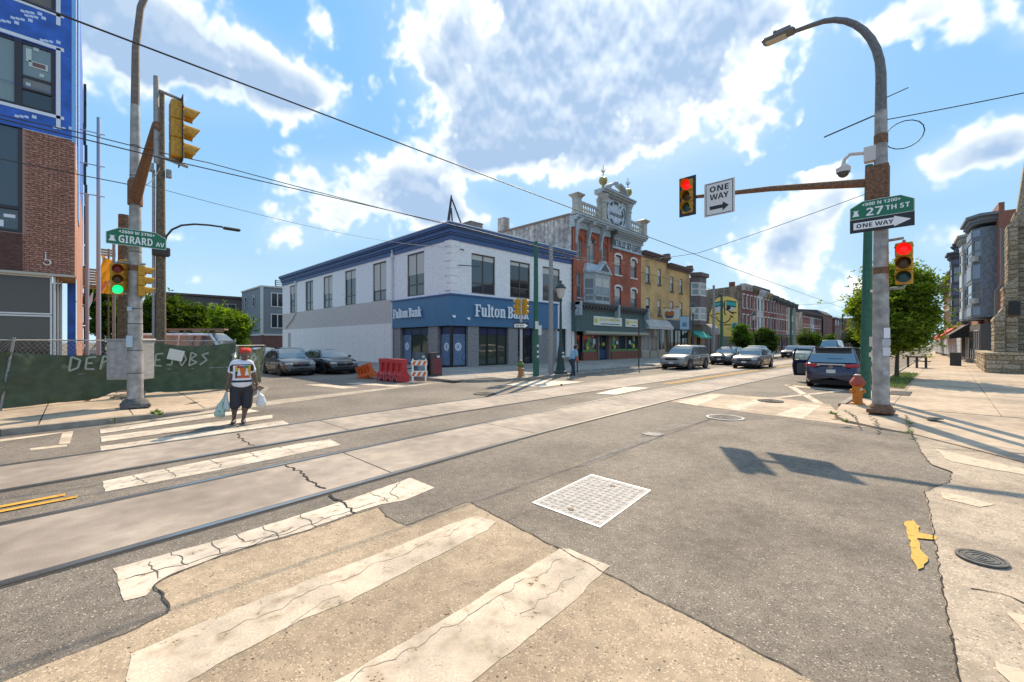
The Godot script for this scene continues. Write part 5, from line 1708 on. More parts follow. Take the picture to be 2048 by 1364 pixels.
# ---------- left building under construction, far left houses ----------
func pxr(x0: float, y0: float, x1: float, y1: float, v: float, o: Vector3) -> Array:   # rectangle on a wall facing the avenue
	var a := fz(x0, y0, v) - o
	var c := fz(x1, y1, v) - o
	return [a.x, c.y, c.x - a.x, fz(x1, y0 + (y1 - y0) * 0.0, v).y * 0.0 + (a.y - c.y)]
func build_left() -> void:
	var v := 20.5
	var O := V(-0.05, KERB, -v)
	var o := thing("new_building", "unfinished corner building of brick below and blue wrap above", "building", O)
	face = Transform3D.IDENTITY
	var brick := mat("new_brick", 0.55, 0.265, 0.19, 0.9, {"tex": "brickwork", "scale": 0.62})
	var mortar := mat("mortar", 0.42, 0.26, 0.21, 0.95)
	var wrap := mat("blue_wrap", 0.035, 0.14, 0.60, 0.5, {"tex": "grime", "scale": 0.25, "nrm": "rust_n", "ns": 0.25})
	var frame := mat("dark_window_frame", 0.035, 0.03, 0.035, 0.5)
	var tape := mat("white_tape", 0.72, 0.76, 0.82, 0.5)
	var sky := mat("light_blue_tape", 0.20, 0.47, 0.85, 0.5)
	var alu := mat("white_storefront_frame", 0.70, 0.69, 0.68, 0.45)
	var yb := 8.44                                          # foot of the blue wrap
	var w1 := [-3.6, 5.15, 2.44, 3.42]                        # brick storey window
	var wa := [-2.75, 9.12, 2.3, 2.1]                      # window with the open sash
	var wb := [-2.75, 12.45, 2.3, 2.1]
	var wl := [-6.6, 9.12, 3.2, 2.1]
	var b := nb()
	b.wall(-26, yb, 0, 17, [wa, wb, wl, [-6.6, 12.45, 3.2, 2.1]], 0.15)
	put("wrap_wall", b, wrap, o)
	b = nb()
	b.wall(-26, 3.95, 0, yb, [w1], 0.2, -0.03)
	put("mortar_wall", b, mortar, o)
	b = nb()
	b.wall(-26, 3.95, -3.6, yb, [w1], 0.0, 0.0)
	put("brick_wall", b, brick, o)
	# individual bricks where they can be told apart
	var kinds := []
	for i in 5:
		var k: float = [0.85, 0.95, 1.0, 1.08, 1.16][i]
		kinds.append(mat("brick_tone_%d" % i, 0.64 * k, 0.32 * k, 0.235 * k, 0.9, {"tex": "rock", "scale": 1.2}))
	var full := MB.new()
	full.bevel(Vector3.ZERO, V(0.193, 0.057, 0.05), 0.006)
	var fm := full.mesh()
	var n := 0
	var rest := nb()
	for j in int((yb - 3.97) / 0.0677):
		for i in 18:
			var x := -0.098 - i * 0.203 - (0.1015 if j % 2 else 0.0)
			var y := 4.0 + j * 0.0677
			if x < -3.6: continue
			if x < w1[0] + w1[2] + 0.09 and y > w1[1] - 0.03 and y < w1[1] + w1[3] + 0.03: continue
			if n < 300 and i < 8 and (i + j * 3) % 2 == 0 or (i < 3 and n < 300):
				var mi := MeshInstance3D.new()
				mi.name = "brick"
				mi.mesh = fm
				mi.material_override = kinds[rng.randi() % 5]
				mi.position = V(x, y, -0.008 + rng.randf() * 0.004)
				o.add_child(mi, true)
				n += 1
			else:
				rest.bevel(V(x, y, -0.008 + rng.randf() * 0.004), V(0.193, 0.057, 0.05), 0.006)
	put("bricks", rest, kinds[2], o).set_meta("kind", "stuff")
	b = nb()
	b.wall(-3.5, 3.96, -1.16, 5.12, [], 0.0, 0.03)
	put("dark_brick_panel", b, mat("dark_new_brick", 0.13, 0.065, 0.055, 0.9, {"tex": "brickwork", "scale": 0.62}), o)
	# windows
	var win := window(o, w1, "single", frame, glass(1), {"rec": 0.1, "fw": 0.1})
	bx("lower_light", V(w1[0] + 0.1, w1[1] + 0.72, -0.1), V(w1[0] + w1[2] - 0.1, w1[1] + 0.82, 0.0), frame, win)
	for q in [[-1.75, 5.3, 0.2, 0.2], [-1.55, 5.6, 0.24, 0.1], [-2.1, 5.35, 0.15, 0.3]]: bx("window_sticker", V(q[0], q[1], -0.08), V(q[0] + q[2], q[1] + q[3], -0.07), tape, win)
	for wd in [wa, wb]:
		var a := window(o, [wd[0], wd[1], wd[2], wd[3]], "single", frame, glass(0), {"rec": 0.1, "fw": 0.09})
		bx("mullion", V(wd[0] + 1.42, wd[1], -0.1), V(wd[0] + 1.58, wd[1] + wd[3], -0.01), frame, a)
		bx("fixed_pane", V(wd[0] + 0.09, wd[1] + 0.1, -0.075), V(wd[0] + 1.42, wd[1] + wd[3] - 0.1, -0.07), mat("pane_green", 0.20, 0.245, 0.24, 0.06, {"spec": 1.0}), a)
		bx("sash_pane", V(wd[0] + 1.6, wd[1] + 1.0, -0.075), V(wd[0] + 2.2, wd[1] + wd[3] - 0.1, -0.07), mat("pane_green"), a)
		bx("sash_rail", V(wd[0] + 1.58, wd[1] + 0.95, -0.09), V(wd[0] + 2.22, wd[1] + 1.03, -0.03), frame, a)
		bx("sash_pane", V(wd[0] + 1.6, wd[1] + 0.62, -0.07), V(wd[0] + 2.2, wd[1] + 0.95, -0.06), mat("pane_grey", 0.2, 0.2, 0.2, 0.1), a)
		bx("sash_rail", V(wd[0] + 1.58, wd[1] + 0.58, -0.08), V(wd[0] + 2.22, wd[1] + 0.63, -0.02), frame, a)
		for q in [[1.66, 1.5, 0.12, 0.4], [1.82, 1.9, 0.12, 0.1], [1.72, 1.35, 0.42, 0.2], [1.95, 1.12, 0.1, 0.1], [1.66, 0.72, 0.1, 0.1], [0.95, 0.2, 0.12, 0.12]]: bx("window_sticker", V(wd[0] + q[0], wd[1] + q[1], -0.066), V(wd[0] + q[0] + q[2], wd[1] + q[1] + q[3], -0.05), mat("sticker", 0.5, 0.6, 0.57, 0.6), a)
		bx("sticker_print", V(wd[0] + 1.8, wd[1] + 1.39, -0.05), V(wd[0] + 2.08, wd[1] + 1.52, -0.045), mat("sticker_print", 0.2, 0.1, 0.1, 0.7), a)
		for q in [[-0.1, 0, 2.5, -0.1], [-0.1, 2.13, 2.5, 2.24], [2.32, -0.38, 2.42, 2.2]]:
			bx("flashing_tape", V(wd[0] + q[0], wd[1] + q[1], 0.0), V(wd[0] + q[2], wd[1] + q[3], 0.006), tape, o)
	for wd in [wl, [-6.6, 12.45, 3.2, 2.1]]: window(o, wd, "two", frame, mat("pane_green"), {"rec": 0.1, "fw": 0.09})
	# print on the wrap: slanting pairs of pale marks
	b = nb()
	for i in 170:
		var x := -0.3 - (i * 0.737 - floorf(i * 0.737 / 5.2) * 5.2)
		var y := yb + 0.25 + (i * 1.327 - floorf(i * 1.327 / 7.2) * 7.2)
		var hit := false
		for wd in [wa, wb, wl]: 
			if x > wd[0] - 0.65 and x < wd[0] + wd[2] + 0.2 and y > wd[1] - 0.15 and y < wd[1] + wd[3] + 0.15: hit = true
		if hit: continue
		b.xf = Transform3D(Basis(Vector3.BACK, -0.06), V(x, y, 0.002))
		for k in 3: b.box(V(-0.16 + k * 0.1, 0.0 + k * 0.03, 0), V(0.09, 0.075, 0.003))
		b.box(V(0.2, 0.13, 0), V(0.1, 0.1, 0.003))
	put("wrap_print", b, mat("wrap_print", 0.55, 0.66, 0.85, 0.6), o)
	for i in 5: bx("wrap_seam", V(-26, yb + 1.35 * (i + 1), 0.0), V(0, yb + 1.35 * (i + 1) + 0.012, 0.003), mat("wrap_seam", 0.02, 0.07, 0.32, 0.6), o)
	# corner: blue flank, tapes and the ragged netting behind
	bx("corner_tape", V(-0.075, yb - 0.1, 0.0), V(0.012, 17, 0.012), sky, o)
	face = Transform3D(Basis(V(0.02, 0, -1).normalized(), Vector3.UP, V(1, 0, 0.02).normalized()), Vector3.ZERO)
	b = nb()
	b.wall(0, yb, 14, 17, [], 0.0)
	put("wrap_wall", b, wrap, o)
	b = nb()
	b.wall(0, 3.95, 14, yb, [], 0.0)
	b.wall(2.1, 0, 14, 3.95, [], 0.0)
	put("brick_wall", b, brick, o)
	bx("flank_tape", V(3.2, yb - 2.0, 0.0), V(4.6, 17, 0.03), sky, o)
	bx("flank_gap", V(2.4, 9.2, 0.0), V(3.0, 17, 0.015), frame, o)
	bx("flank_tape", V(0.5, yb - 0.8, 0.0), V(0.9, 17, 0.02), tape, o)
	for i in 14:
		b = nb()
		var y := 1.0 + i * 1.12
		b.box(V(13.6 + rng.randf_range(-0.2, 0.2), y, 0.08 + rng.randf() * 0.06), V(0.7, 1.0, 0.12))
		put("netting", b, mat("dark_net", 0.07, 0.075, 0.085, 0.9), o)
	face = Transform3D.IDENTITY
	# ground floor: storefront, chamfered entrance, orange soffit
	bx("interior", V(-26, 0, -3.5), V(-0.4, 3.95, -3.3), mat("black_frame", 0.018, 0.018, 0.02, 0.4), o)
	for i in 6:
		var x := -0.5 - (i + 1) * 2.6
		window(o, [x, 2.62, 2.58, 1.25], "single", alu, mat("glass_shop", 0.075, 0.06, 0.05, 0.05, {"spec": 0.55}), {"rec": 0.16, "fw": 0.05, "name": "transom_window"})
		window(o, [x, 0.5, 2.58, 2.1], "single", alu, mat("glass_shop"), {"rec": 0.16, "fw": 0.05, "name": "shop_window"})
	bx("stall_riser", V(-26, 0, -0.25), V(-0.5, 0.5, -0.05), mat("grey_panel", 0.4, 0.4, 0.4, 0.7), o)
	bx("lintel", V(-26, 3.87, -0.16), V(0, 3.95, 0.06), mat("stone_band", 0.5, 0.45, 0.38, 0.8), o)
	for k in 3:
		var x := -0.5 + k * 0.065
		bx("frame_post", V(x, 0, -0.3 - k * 0.62), V(x + 0.055, 3.87, -0.14 - k * 0.62), alu, o)
	bx("blue_panel", V(-0.2, 0, -2.2), V(0.02, 3.87, -2.1), wrap, o)
	b = nb()
	b.box2(V(-0.5, 3.87, -2.2), V(0.02, 3.94, 0.0))
	put("soffit", b, mat("orange_board", 0.55, 0.28, 0.12, 0.8), o)
	b = nb()
	var ring := []
	for i in 12: ring.append(V(-0.63 + cos(lerpf(-0.4, 5.0, i / 11.0) - 2.6) * 0.085, 4.30 + sin(lerpf(-0.4, 5.0, i / 11.0) - 2.6) * 0.085, 0.04))
	b.tube(ring, 0.017, 5)
	b.tube([V(-0.66, 4.56, 0.04), V(-0.66, 4.40, 0.04), V(-0.58, 4.38, 0.04), V(-0.55, 4.28, 0.04)], 0.017, 5)
	b.ball(V(-0.66, 4.6, 0.04), V(0.025, 0.025, 0.02), 8, 5)
	put("wheelchair_symbol", b, mat("symbol_white", 0.75, 0.75, 0.72, 0.6), o)
	# grey house behind the bank
	var gh := thing("grey_house", "three storey grey house with white corner trim left of the bank", "house", V(19.4, 0, -72.0))
	var gs := mat("grey_siding", 0.24, 0.265, 0.29, 0.8, {"tex": "even", "scale": 0.3})
	var wt := mat("row_trim", 0.66, 0.62, 0.57, 0.7)
	b = nb()
	b.wall(0, 3.0, 9, 10.2, [], 0.0)
	face = facing(-PI / 2, V(0, 0, -11))
	b.xf = face
	b.wall(0, 3.0, 11, 10.2, [], 0.0)
	b.xf = Transform3D.IDENTITY
	b.quad(V(0, 10.1, 0), V(9, 10.1, 0), V(9, 10.1, -11), V(0, 10.1, -11)); b.quad(V(9, 0, 0), V(9, 0, -11), V(9, 10.1, -11), V(9, 10.1, 0))
	put("wall", b, gs, gh)
	bx("ground_storey", V(0.02, 0, 0.0), V(10.98, 3.0, 0.02), mat("house_brick", 0.24, 0.12, 0.10, 0.9, {"tex": "brickwork", "scale": 0.62}), gh)
	for q in [[2.2, 7.4], [6.6, 7.4], [2.2, 4.2], [6.6, 4.2]]: window(gh, [q[0], q[1], 1.0, 1.8], "hung", wt, glass(1), {"z": 0.1, "rec": 0.05})
	face = Transform3D.IDENTITY
	bx("ground_storey", V(0, 0, 0.0), V(9, 3.0, 0.02), mat("house_brick"), gh)
	for q in [[1.2, 7.2], [5.0, 7.2], [1.2, 4.0], [5.0, 4.0]]: window(gh, [q[0], q[1], 1.9, 2.2], "two", wt, glass(1), {"z": 0.1, "rec": 0.05, "fw": 0.14})
	bx("corner_board", V(-0.14, 3, -0.14), V(0.2, 10.3, 0.12), wt, gh)
	bx("band_board", V(-0.1, 2.9, -11), V(0.0, 3.15, 0.1), wt, gh)
	bx("band_board", V(0.2, 2.9, 0.0), V(9, 3.15, 0.12), wt, gh)
	bx("roof_edge", V(-0.15, 10.15, -11), V(9, 10.35, 0.15), wt, gh)
	for i in 5: bx("deck_rail", V(3.0, 10.5 + i * 0.3, -4), V(9, 10.62 + i * 0.3, -3.9), mat("deck_wood", 0.16, 0.12, 0.1, 0.9), gh)
	for i in 4: bx("deck_post", V(3.0 + i * 1.9, 10.3, -4.1), V(3.15 + i * 1.9, 11.9, -3.95), mat("deck_wood"), gh)
	var bh := thing("brown_block", "low brown block showing above the trees behind the fence", "building", V(9.0, 0, -85.0))
	b = nb()
	b.box2(V(0, 0, -12), V(14, 9.3, 0))
	put("wall", b, mat("brown_render", 0.14, 0.11, 0.1, 0.9), bh)
	bx("roof_edge", V(-0.2, 9.3, -12.2), V(14.2, 9.6, 0.3), mat("brown_cornice"), bh)
	for i in 5: window(bh, [1.0 + i * 2.6, 6.6, 1.2, 1.7], "hung", wt, glass(1), {"z": 0.07, "rec": 0.05})
	var tw := thing("glass_tower", "tiny blue glass tower on the skyline behind the signal pole", "tower", V(48, 0, -306.0))
	bx("shaft", V(0, 0, -14), V(9.0, 21.5, 0), mat("tower_glass", 0.12, 0.24, 0.42, 0.25), tw)
	for i in 5: bx("floor_band", V(-0.1, 8 + i * 3.0, -14), V(9.1, 8.5 + i * 3.0, 0.1), mat("tower_band", 0.25, 0.36, 0.5, 0.5), tw)
	# scaffold hut with the yellow sheet
	var st := thing("scaffold", "timber hoist platform with a torn yellow sheet beside the unfinished building", "scaffold", V(0.3, 0, -30.0))
	for x in [0.0, 0.8]: bx("post", V(x, 0, -0.1), V(x + 0.07, 6.6, -0.03), mat("deck_wood"), st)
	for i in 8: bx("plank", V(-0.1, 4.5 + i * 0.13, 0.0), V(0.5, 4.6 + i * 0.13, 0.04), mat("plank_wood", 0.36, 0.29, 0.2, 0.9), st)
	for i in 3: bx("plank", V(0.5, 6.2 + i * 0.13, 0.0), V(1.1, 6.3 + i * 0.13, 0.04), mat("plank_wood"), st)
	b = nb()
	var g := []
	for i in 9:
		var row := []
		for j in 7:
			var t := i / 8.0
			row.append(V(0.55 + j * 0.085 + sin(i * 1.1) * 0.04 - t * 0.25 + 0.05 * sin(j * 2.0 + i), 6.2 - t * 1.9 - j * 0.05 * (1 - t), 0.3 + sin(j * 1.7 + i) * 0.07))
		g.append(row)
	b.grid(g)
	put("yellow_sheet", b, mat("tarp_yellow", 0.78, 0.50, 0.04, 0.7, {"back": Color(0.8, 0.5, 0.05)}), st)
	b = nb()
	b.tube([V(0.75, 4.9, 0.4), V(0.5, 4.3, 0.5), V(0.3, 3.9, 0.5)], [0.07, 0.05, 0.02], 6)
	put("red_strap", b, mat("tarp_red", 0.7, 0.2, 0.1, 0.7), st)
	b = nb()
	b.tube([V(0.25, 4.3, 0.5), V(0.15, 3.9, 0.5), V(0.05, 3.4, 0.55)], [0.03, 0.1, 0.03], 6)
	put("white_rag", b, mat("rag_white", 0.7, 0.7, 0.7, 0.8), st)

# ---------- right-hand row and the stone church ----------
func build_right() -> void:
	var ang := 0.066                       # the row leans a little towards the avenue
	var rt := V(49.0, KERB, 2.75)
	var tf := func(du: float) -> Vector3: return rt + V(du, 0, -du * ang)
	var wt := mat("row_trim", 0.66, 0.62, 0.57, 0.7)
	var sash := mat("sash_pale", 0.5, 0.48, 0.45, 0.6)
	var redb := mat("right_brick", 0.37, 0.16, 0.11, 0.9, {"tex": "brickwork", "scale": 0.62})
	# fronts look up the world's -z, so local x runs back along the avenue
	var kinds := [
		["bay", [0.20, 0.235, 0.28], "slate blue house with a two storey canted bay beside the church", 11.9, 6.0],
		["bay", [0.40, 0.41, 0.41], "pale grey house with a two storey canted bay behind the slate blue one", 11.6, 5.2],
		["flat", [0.42, 0.20, 0.12], "orange brick house with cream cornice between two bay houses", 11.2, 4.6],
		["bay", [0.085, 0.09, 0.12], "near black bay house with urn finials on its roof", 11.6, 5.0],
		["flat", [0.40, 0.17, 0.12], "red brick house with red awning below", 10.8, 5.0], ["flat", [0.43, 0.22, 0.16], "pinkish brick house in the sunny right row", 10.6, 5.0], ["flat", [0.36, 0.14, 0.11], "dark red brick house with heavy brackets in the sunny right row", 10.6, 5.0],
		["flat", [0.40, 0.19, 0.14], "brick house half hidden by the tree, second from the end", 10.4, 5.4], ["flat", [0.33, 0.15, 0.13], "brick house farthest along the right row behind the tree", 10.4, 5.4]]
	var u := 0.0
	for i in kinds.size():
		var k: Array = kinds[i]
		var w: float = k[4]
		var h: float = k[3]
		var o := thing("row_house", k[2], "house", tf.call(u + w), PI + ang, "row houses on the right pavement")
		var c: Array = k[1]
		var pm := mat("bay_paint_%d" % i, c[0], c[1], c[2], 0.7, {"tex": "grime", "scale": 0.5})
		var wallm := redb if k[0] == "bay" else mat("row_brick_%d" % i, c[0], c[1], c[2], 0.9, {"tex": "brickwork", "scale": 0.62})
		face = Transform3D.IDENTITY
		var holes := []
		if k[0] == "flat": for y in [4.2, 7.4]: for x in 3: holes.append([0.35 + x * (w - 0.4) / 3.0, y, 0.95, 2.1])
		var b := nb()
		b.wall(0, 3.2, w, h - 0.3, holes, 0.18)
		b.quad(V(w, 0, 0), V(w, 0, -14), V(w, h - 0.3, -14), V(w, h - 0.3, 0)); b.quad(V(0, 0, -14), V(0, 0, 0), V(0, h - 0.3, 0), V(0, h - 0.3, -14))
		b.quad(V(0, h - 0.3, 0), V(w, h - 0.3, 0), V(w, h - 0.3, -14), V(0, h - 0.3, -14))
		put("wall", b, wallm, o)
		for q in holes: window(o, q, "hung", sash, glass(5), {"rec": 0.12, "sill": wt, "lintel": wt})
		bx("shopfront", V(0, 0, 0), V(w - 0.02, 3.15, 0.95), mat("shop_dark_%d" % (i % 3), [0.09, 0.2, 0.14][i % 3], [0.085, 0.18, 0.12][i % 3], [0.08, 0.16, 0.12][i % 3], 0.7), o)
		for j in 2: window(o, [0.3 + j * w * 0.5, 0.3, w * 0.5 - 0.6, 2.4], "two", sash if j else mat("window_dark"), glass(0), {"z": 1.0, "rec": 0.03, "name": "shop_window"})
		if i > 1:
			face = facing(PI / 2, V(w - 0.01, 0, 0.96))
			face = Transform3D.IDENTITY
			for j in 6: bx("shutter_slat", V(0.3, 0.3 + j * 0.38, 1.02), V(w - 0.4, 0.66 + j * 0.38, 1.05), mat("shutter_grey", 0.45, 0.45, 0.47, 0.6), o)
		if k[0] == "flat":
			cornice(o, 0, w, [[h - 1.0, h - 0.7, 0.15], [h - 0.7, h - 0.4, 0.4], [h - 0.4, h - 0.15, 0.65], [h - 0.15, h, 0.8]], mat("cream_cornice", 0.55, 0.46, 0.30, 0.7) if i == 2 else mat("rb_cornice_%d" % (i % 3), [0.20, 0.25, 0.16][i % 3], [0.14, 0.19, 0.13][i % 3], [0.12, 0.15, 0.12][i % 3], 0.7))
			for j in 5: bx("bracket", V(0.1 + j * (w - 0.35) / 4.0, h - 1.3, 0.0), V(0.26 + j * (w - 0.35) / 4.0, h - 0.4, 0.42), mat("brown_cornice"), o)
		else:
			# canted bay: its near cheek and slanted light face the camera
			var d := 1.25
			var plan := [Vector2(0.5, 0.0), Vector2(1.4, d), Vector2(w - 1.55, d), Vector2(w - 0.75, 0.75 if i == 0 else 0.45), Vector2(w - 0.7, 0.0)]
			for q in [[3.7, 4.7], [6.6, 8.0], [9.9, 10.7]]:
				b = nb()
				b.xf = Transform3D(Basis(Vector3.RIGHT, PI / 2), Vector3.ZERO)
				b.prism(plan, -q[1], -q[0])
				put("bay_panel", b, pm, o)
				for s in 3:
					var A: Vector2 = plan[s]
					var C: Vector2 = plan[s + 1]
					var e := C - A
					face = Transform3D(Basis(V(e.x, 0, e.y).normalized(), Vector3.UP, V(e.x, 0, e.y).normalized().cross(Vector3.UP)), V(A.x, 0, A.y))
					bx("raised_panel", V(0.15, q[0] + 0.15, 0), V(e.length() - 0.15, q[1] - 0.15, 0.04), mat("bay_inset_%d" % i, c[0] * 1.25, c[1] * 1.35, c[2] * 1.45, 0.6), o)
				face = Transform3D.IDENTITY
			for q in [[4.7, 6.6], [8.0, 9.9]]:
				b = nb()
				b.xf = Transform3D(Basis(Vector3.RIGHT, PI / 2), Vector3.ZERO)
				b.prism([plan[3] - Vector2(0.1, 0.0), plan[3], plan[4], plan[4] - Vector2(0.1, 0)], -q[1], -q[0])
				put("bay_cheek", b, pm, o)
				for s in 3:
					var A: Vector2 = plan[s]
					var C: Vector2 = plan[s + 1]
					var e := C - A
					face = Transform3D(Basis(V(e.x, 0, e.y).normalized(), Vector3.UP, V(e.x, 0, e.y).normalized().cross(Vector3.UP)), V(A.x, 0, A.y))
					var wn := window(o, [0.0, q[0], e.length(), q[1] - q[0]], "hung", pm, glass([5, 0, 2][s]), {"rec": 0.05, "fw": 0.17, "name": "bay_window"})
					if s == 2 and i == 0: bx("air_conditioner", V(0.15, q[0] + 0.1, 0.0), V(0.65, q[0] + 0.5, 0.3), mat("ac_grey", 0.5, 0.49, 0.47, 0.6), wn)
				face = Transform3D.IDENTITY
			b = nb()
			b.xf = Transform3D(Basis(Vector3.RIGHT, PI / 2), Vector3.ZERO)
			var c2 := Vector2(w * 0.5, 0)
			for q in [[1.08, -10.85, -10.7], [1.16, -11.15, -10.85], [1.3, -11.35, -11.15]]:
				var pl := []
				for p in plan: pl.append(c2 + (p - c2) * q[0])
				b.prism(pl, q[1] - (h - 11.6), q[2] - (h - 11.6))
			put("bay_cornice", b, mat("bay_cornice_%d" % i, c[0] * 0.85, c[1] * 0.85, c[2] * 0.82, 0.7), o)
			if i == 3:
				for x in [1.2, 3.0]:
					b = nb()
					b.lathe(V(x, 11.3, 0.8), [Vector2(0.3, 0), Vector2(0.15, 0.3), Vector2(0.12, 0.6), Vector2(0.38, 0.9), Vector2(0.4, 1.05), Vector2(0.1, 1.25), Vector2(0, 1.4)], 10)
					put("urn", b, pm, o)
			bx("parapet", V(0, h - 0.3, -0.3), V(w, h + 0.35, 0.0), redb, o)
		face = Transform3D.IDENTITY
		if i in [1, 3, 4, 6]:
			b = nb()
			b.xf = Transform3D(Basis(Vector3.UP, PI / 2), V(w, 0, 0.95)) * Transform3D(Basis(Vector3.UP, PI), Vector3.ZERO)
			b.prism([Vector2(0, 3.3), Vector2(1.25, 2.35), Vector2(1.25, 2.1), Vector2(0.0, 2.15)], 0.2, w * 0.8) if false else b.xf
			b = nb()
			b.xf = Transform3D(Basis(Vector3.UP, -PI / 2), V(0, 0, 0.95))
			b.prism([Vector2(0, 3.4), Vector2(1.25, 2.4), Vector2(1.25, 2.05), Vector2(0.0, 2.2)], -(w - 0.2), -0.4)
			put("awning", b, mat("awning_black", 0.018, 0.017, 0.017, 0.8) if i == 1 else mat("awning_red", 0.55, 0.05, 0.04, 0.8) if i != 6 else mat("awning_violet", 0.10, 0.07, 0.2, 0.8), o)
		u += w + 0.05
	# --- church
	var ch := thing("church", "pale stone church with stepped buttresses at the right edge", "church", V(38.5, KERB, 2.0))
	var mort := mat("church_mortar", 0.42, 0.34, 0.25, 0.95)
	var sm := []
	for i in 5:
		var k: float = [0.75, 0.9, 1.0, 1.1, 1.2][i]
		sm.append(mat("church_stone_%d" % i, 0.62 * k, 0.49 * k, 0.33 * k * (0.94 + 0.03 * i), 0.92, {"tex": "rock", "scale": 0.9, "nrm": "rock_n", "ns": 1.0}))
	# faces towards -x: [z0, z1, y0, y1, x]
	var faces := [[0.02, 0.42, 0.0, 3.0, 0.0], [0.42, 0.92, 0.0, 4.9, 0.15], [0.62, 0.98, 4.9, 8.6, 0.9], [0.94, 2.6, 0.0, 9.4, 1.3], [2.6, 5.5, 0.0, 9.4, 0.6]]
	for f in faces:
		face = facing(-PI / 2, V(f[4], 0, f[0]))
		stones(ch, f[1] - f[0], f[2], f[3], mort, sm, 2.2, f[0] < 2.0)
		face = facing(PI, V(f[4] + 2.2, 0, f[0]))
		stones(ch, 2.2, f[2], f[3], mort, sm, 0.02, false)
	face = Transform3D.IDENTITY
	for q in [[0.0, 0.02, 0.42, 3.0, 0.9], [0.15, 0.42, 0.92, 4.9, 0.7], [0.9, 0.62, 0.98, 8.6, 0.6], [1.3, 0.94, 2.6, 9.4, 0.5]]:
		var b := MB.new()
		b.xf = Transform3D(Basis(Vector3.UP, PI), V(0, 0, 0))
		b.prism([Vector2(-q[2] - 0.0, q[3]), Vector2(-q[1] + 0.08, q[3]), Vector2(-q[2], q[3] + q[4])], 0, 0) if false else null
		b = MB.new()
		b.xf = Transform3D(Basis(V(0, 0, 1), Vector3.UP, V(-1, 0, 0)), V(q[0], 0, 0))
		b.prism([Vector2(q[1] - 0.08, q[3]), Vector2(q[2], q[3]), Vector2(q[2], q[3] + q[4]), Vector2(q[1] - 0.08, q[3] + 0.12)], -2.2, 0.08)
		put("weathered_cap", b, mat("church_cap", 0.6, 0.48, 0.34, 0.9, {"tex": "rock", "scale": 0.7}), ch)
	var gb := MB.new()
	gb.xf = Transform3D(Basis(V(0, 0, 1), Vector3.UP, V(-1, 0, 0)), V(1.2, 0, 0))
	gb.prism([Vector2(0.85, 8.6), Vector2(3.0, 8.6), Vector2(3.4, 14.0), Vector2(1.32, 13.0)], -0.8, 0.1)
	put("gable_coping", gb, mat("church_cap"), ch)
	bx("vent_box", V(-0.1, 3.3, 0.55), V(0.3, 4.1, 1.0), mat("ac_dark", 0.02, 0.02, 0.022, 0.6), ch)
	gb = MB.new()
	gb.tube([V(0.7, 8.6, 0.35), V(0.7, 5.2, 0.35), V(0.7, 4.8, 0.1), V(0.7, 0.3, 0.05)], 0.08, 8)
	put("drainpipe", gb, mat("pipe_grey", 0.16, 0.155, 0.15, 0.6), ch)
	# --- low garden wall before the church
	var lw := thing("garden_wall", "low rough stone garden wall in front of the church", "wall", V(36.8, KERB, 1.57))
	face = facing(-PI / 2, V(0, 0, 0))
	stones(lw, 6.0, 0.0, 1.02, mort, sm, 0.5)
	face = facing(PI, V(10.5, 0, 0))
	stones(lw, 10.5, 0.0, 1.02, mort, sm, 0.5)
	face = Transform3D.IDENTITY
	bx("core", V(0.06, 0, 0.06), V(10.5, 1.0, 0.5), mort, lw)
	for i in 7: bx("coping_stone", V(-0.1, 1.02, -0.08 + i * 0.9), V(0.5, 1.14, 0.8 + i * 0.9), sm[3], lw)
	for i in 9: bx("coping_stone", V(0.52 + i * 1.1, 1.02, -0.1), V(1.6 + i * 1.1, 1.14, 0.5), sm[2 + i % 3], lw)
func stones(o: Node, w: float, y0: float, y1: float, mort: Material, sm: Array, deep: float, single := true) -> void:
	var b := nb()
	b.wall(0, y0, w, y1, [], 0.0, -0.02)
	if deep > 0.1: b.quad(V(0, y1, 0), V(w, y1, 0), V(w, y1, -deep), V(0, y1, -deep))
	put("mortar_bed", b, mort, o)
	var joined := [nb(), nb(), nb(), nb(), nb()]
	var y := y0
	while y < y1 - 0.05:
		var h := minf(rng.randf_range(0.2, 0.34), y1 - y)
		if y1 - y - h < 0.12: h = y1 - y
		var x := 0.0
		while x < w - 0.02:
			var l := rng.randf_range(0.3, 0.75)
			if w - x - l < 0.2: l = w - x
			l = minf(l, w - x)
			var tone := rng.randi() % 5
			b = nb() if single else joined[tone]
			b.bevel(V(x + l * 0.5, y + h * 0.5, -0.02 + rng.randf_range(0.0, 0.03)), V(l - 0.025, h - 0.025, 0.12), 0.03)
			if single: put("stone", b, sm[tone], o)
			x += l
		y += h
	for i in 5: if not joined[i].v.is_empty(): put("stones", joined[i], sm[i], o).set_meta("kind", "stuff")
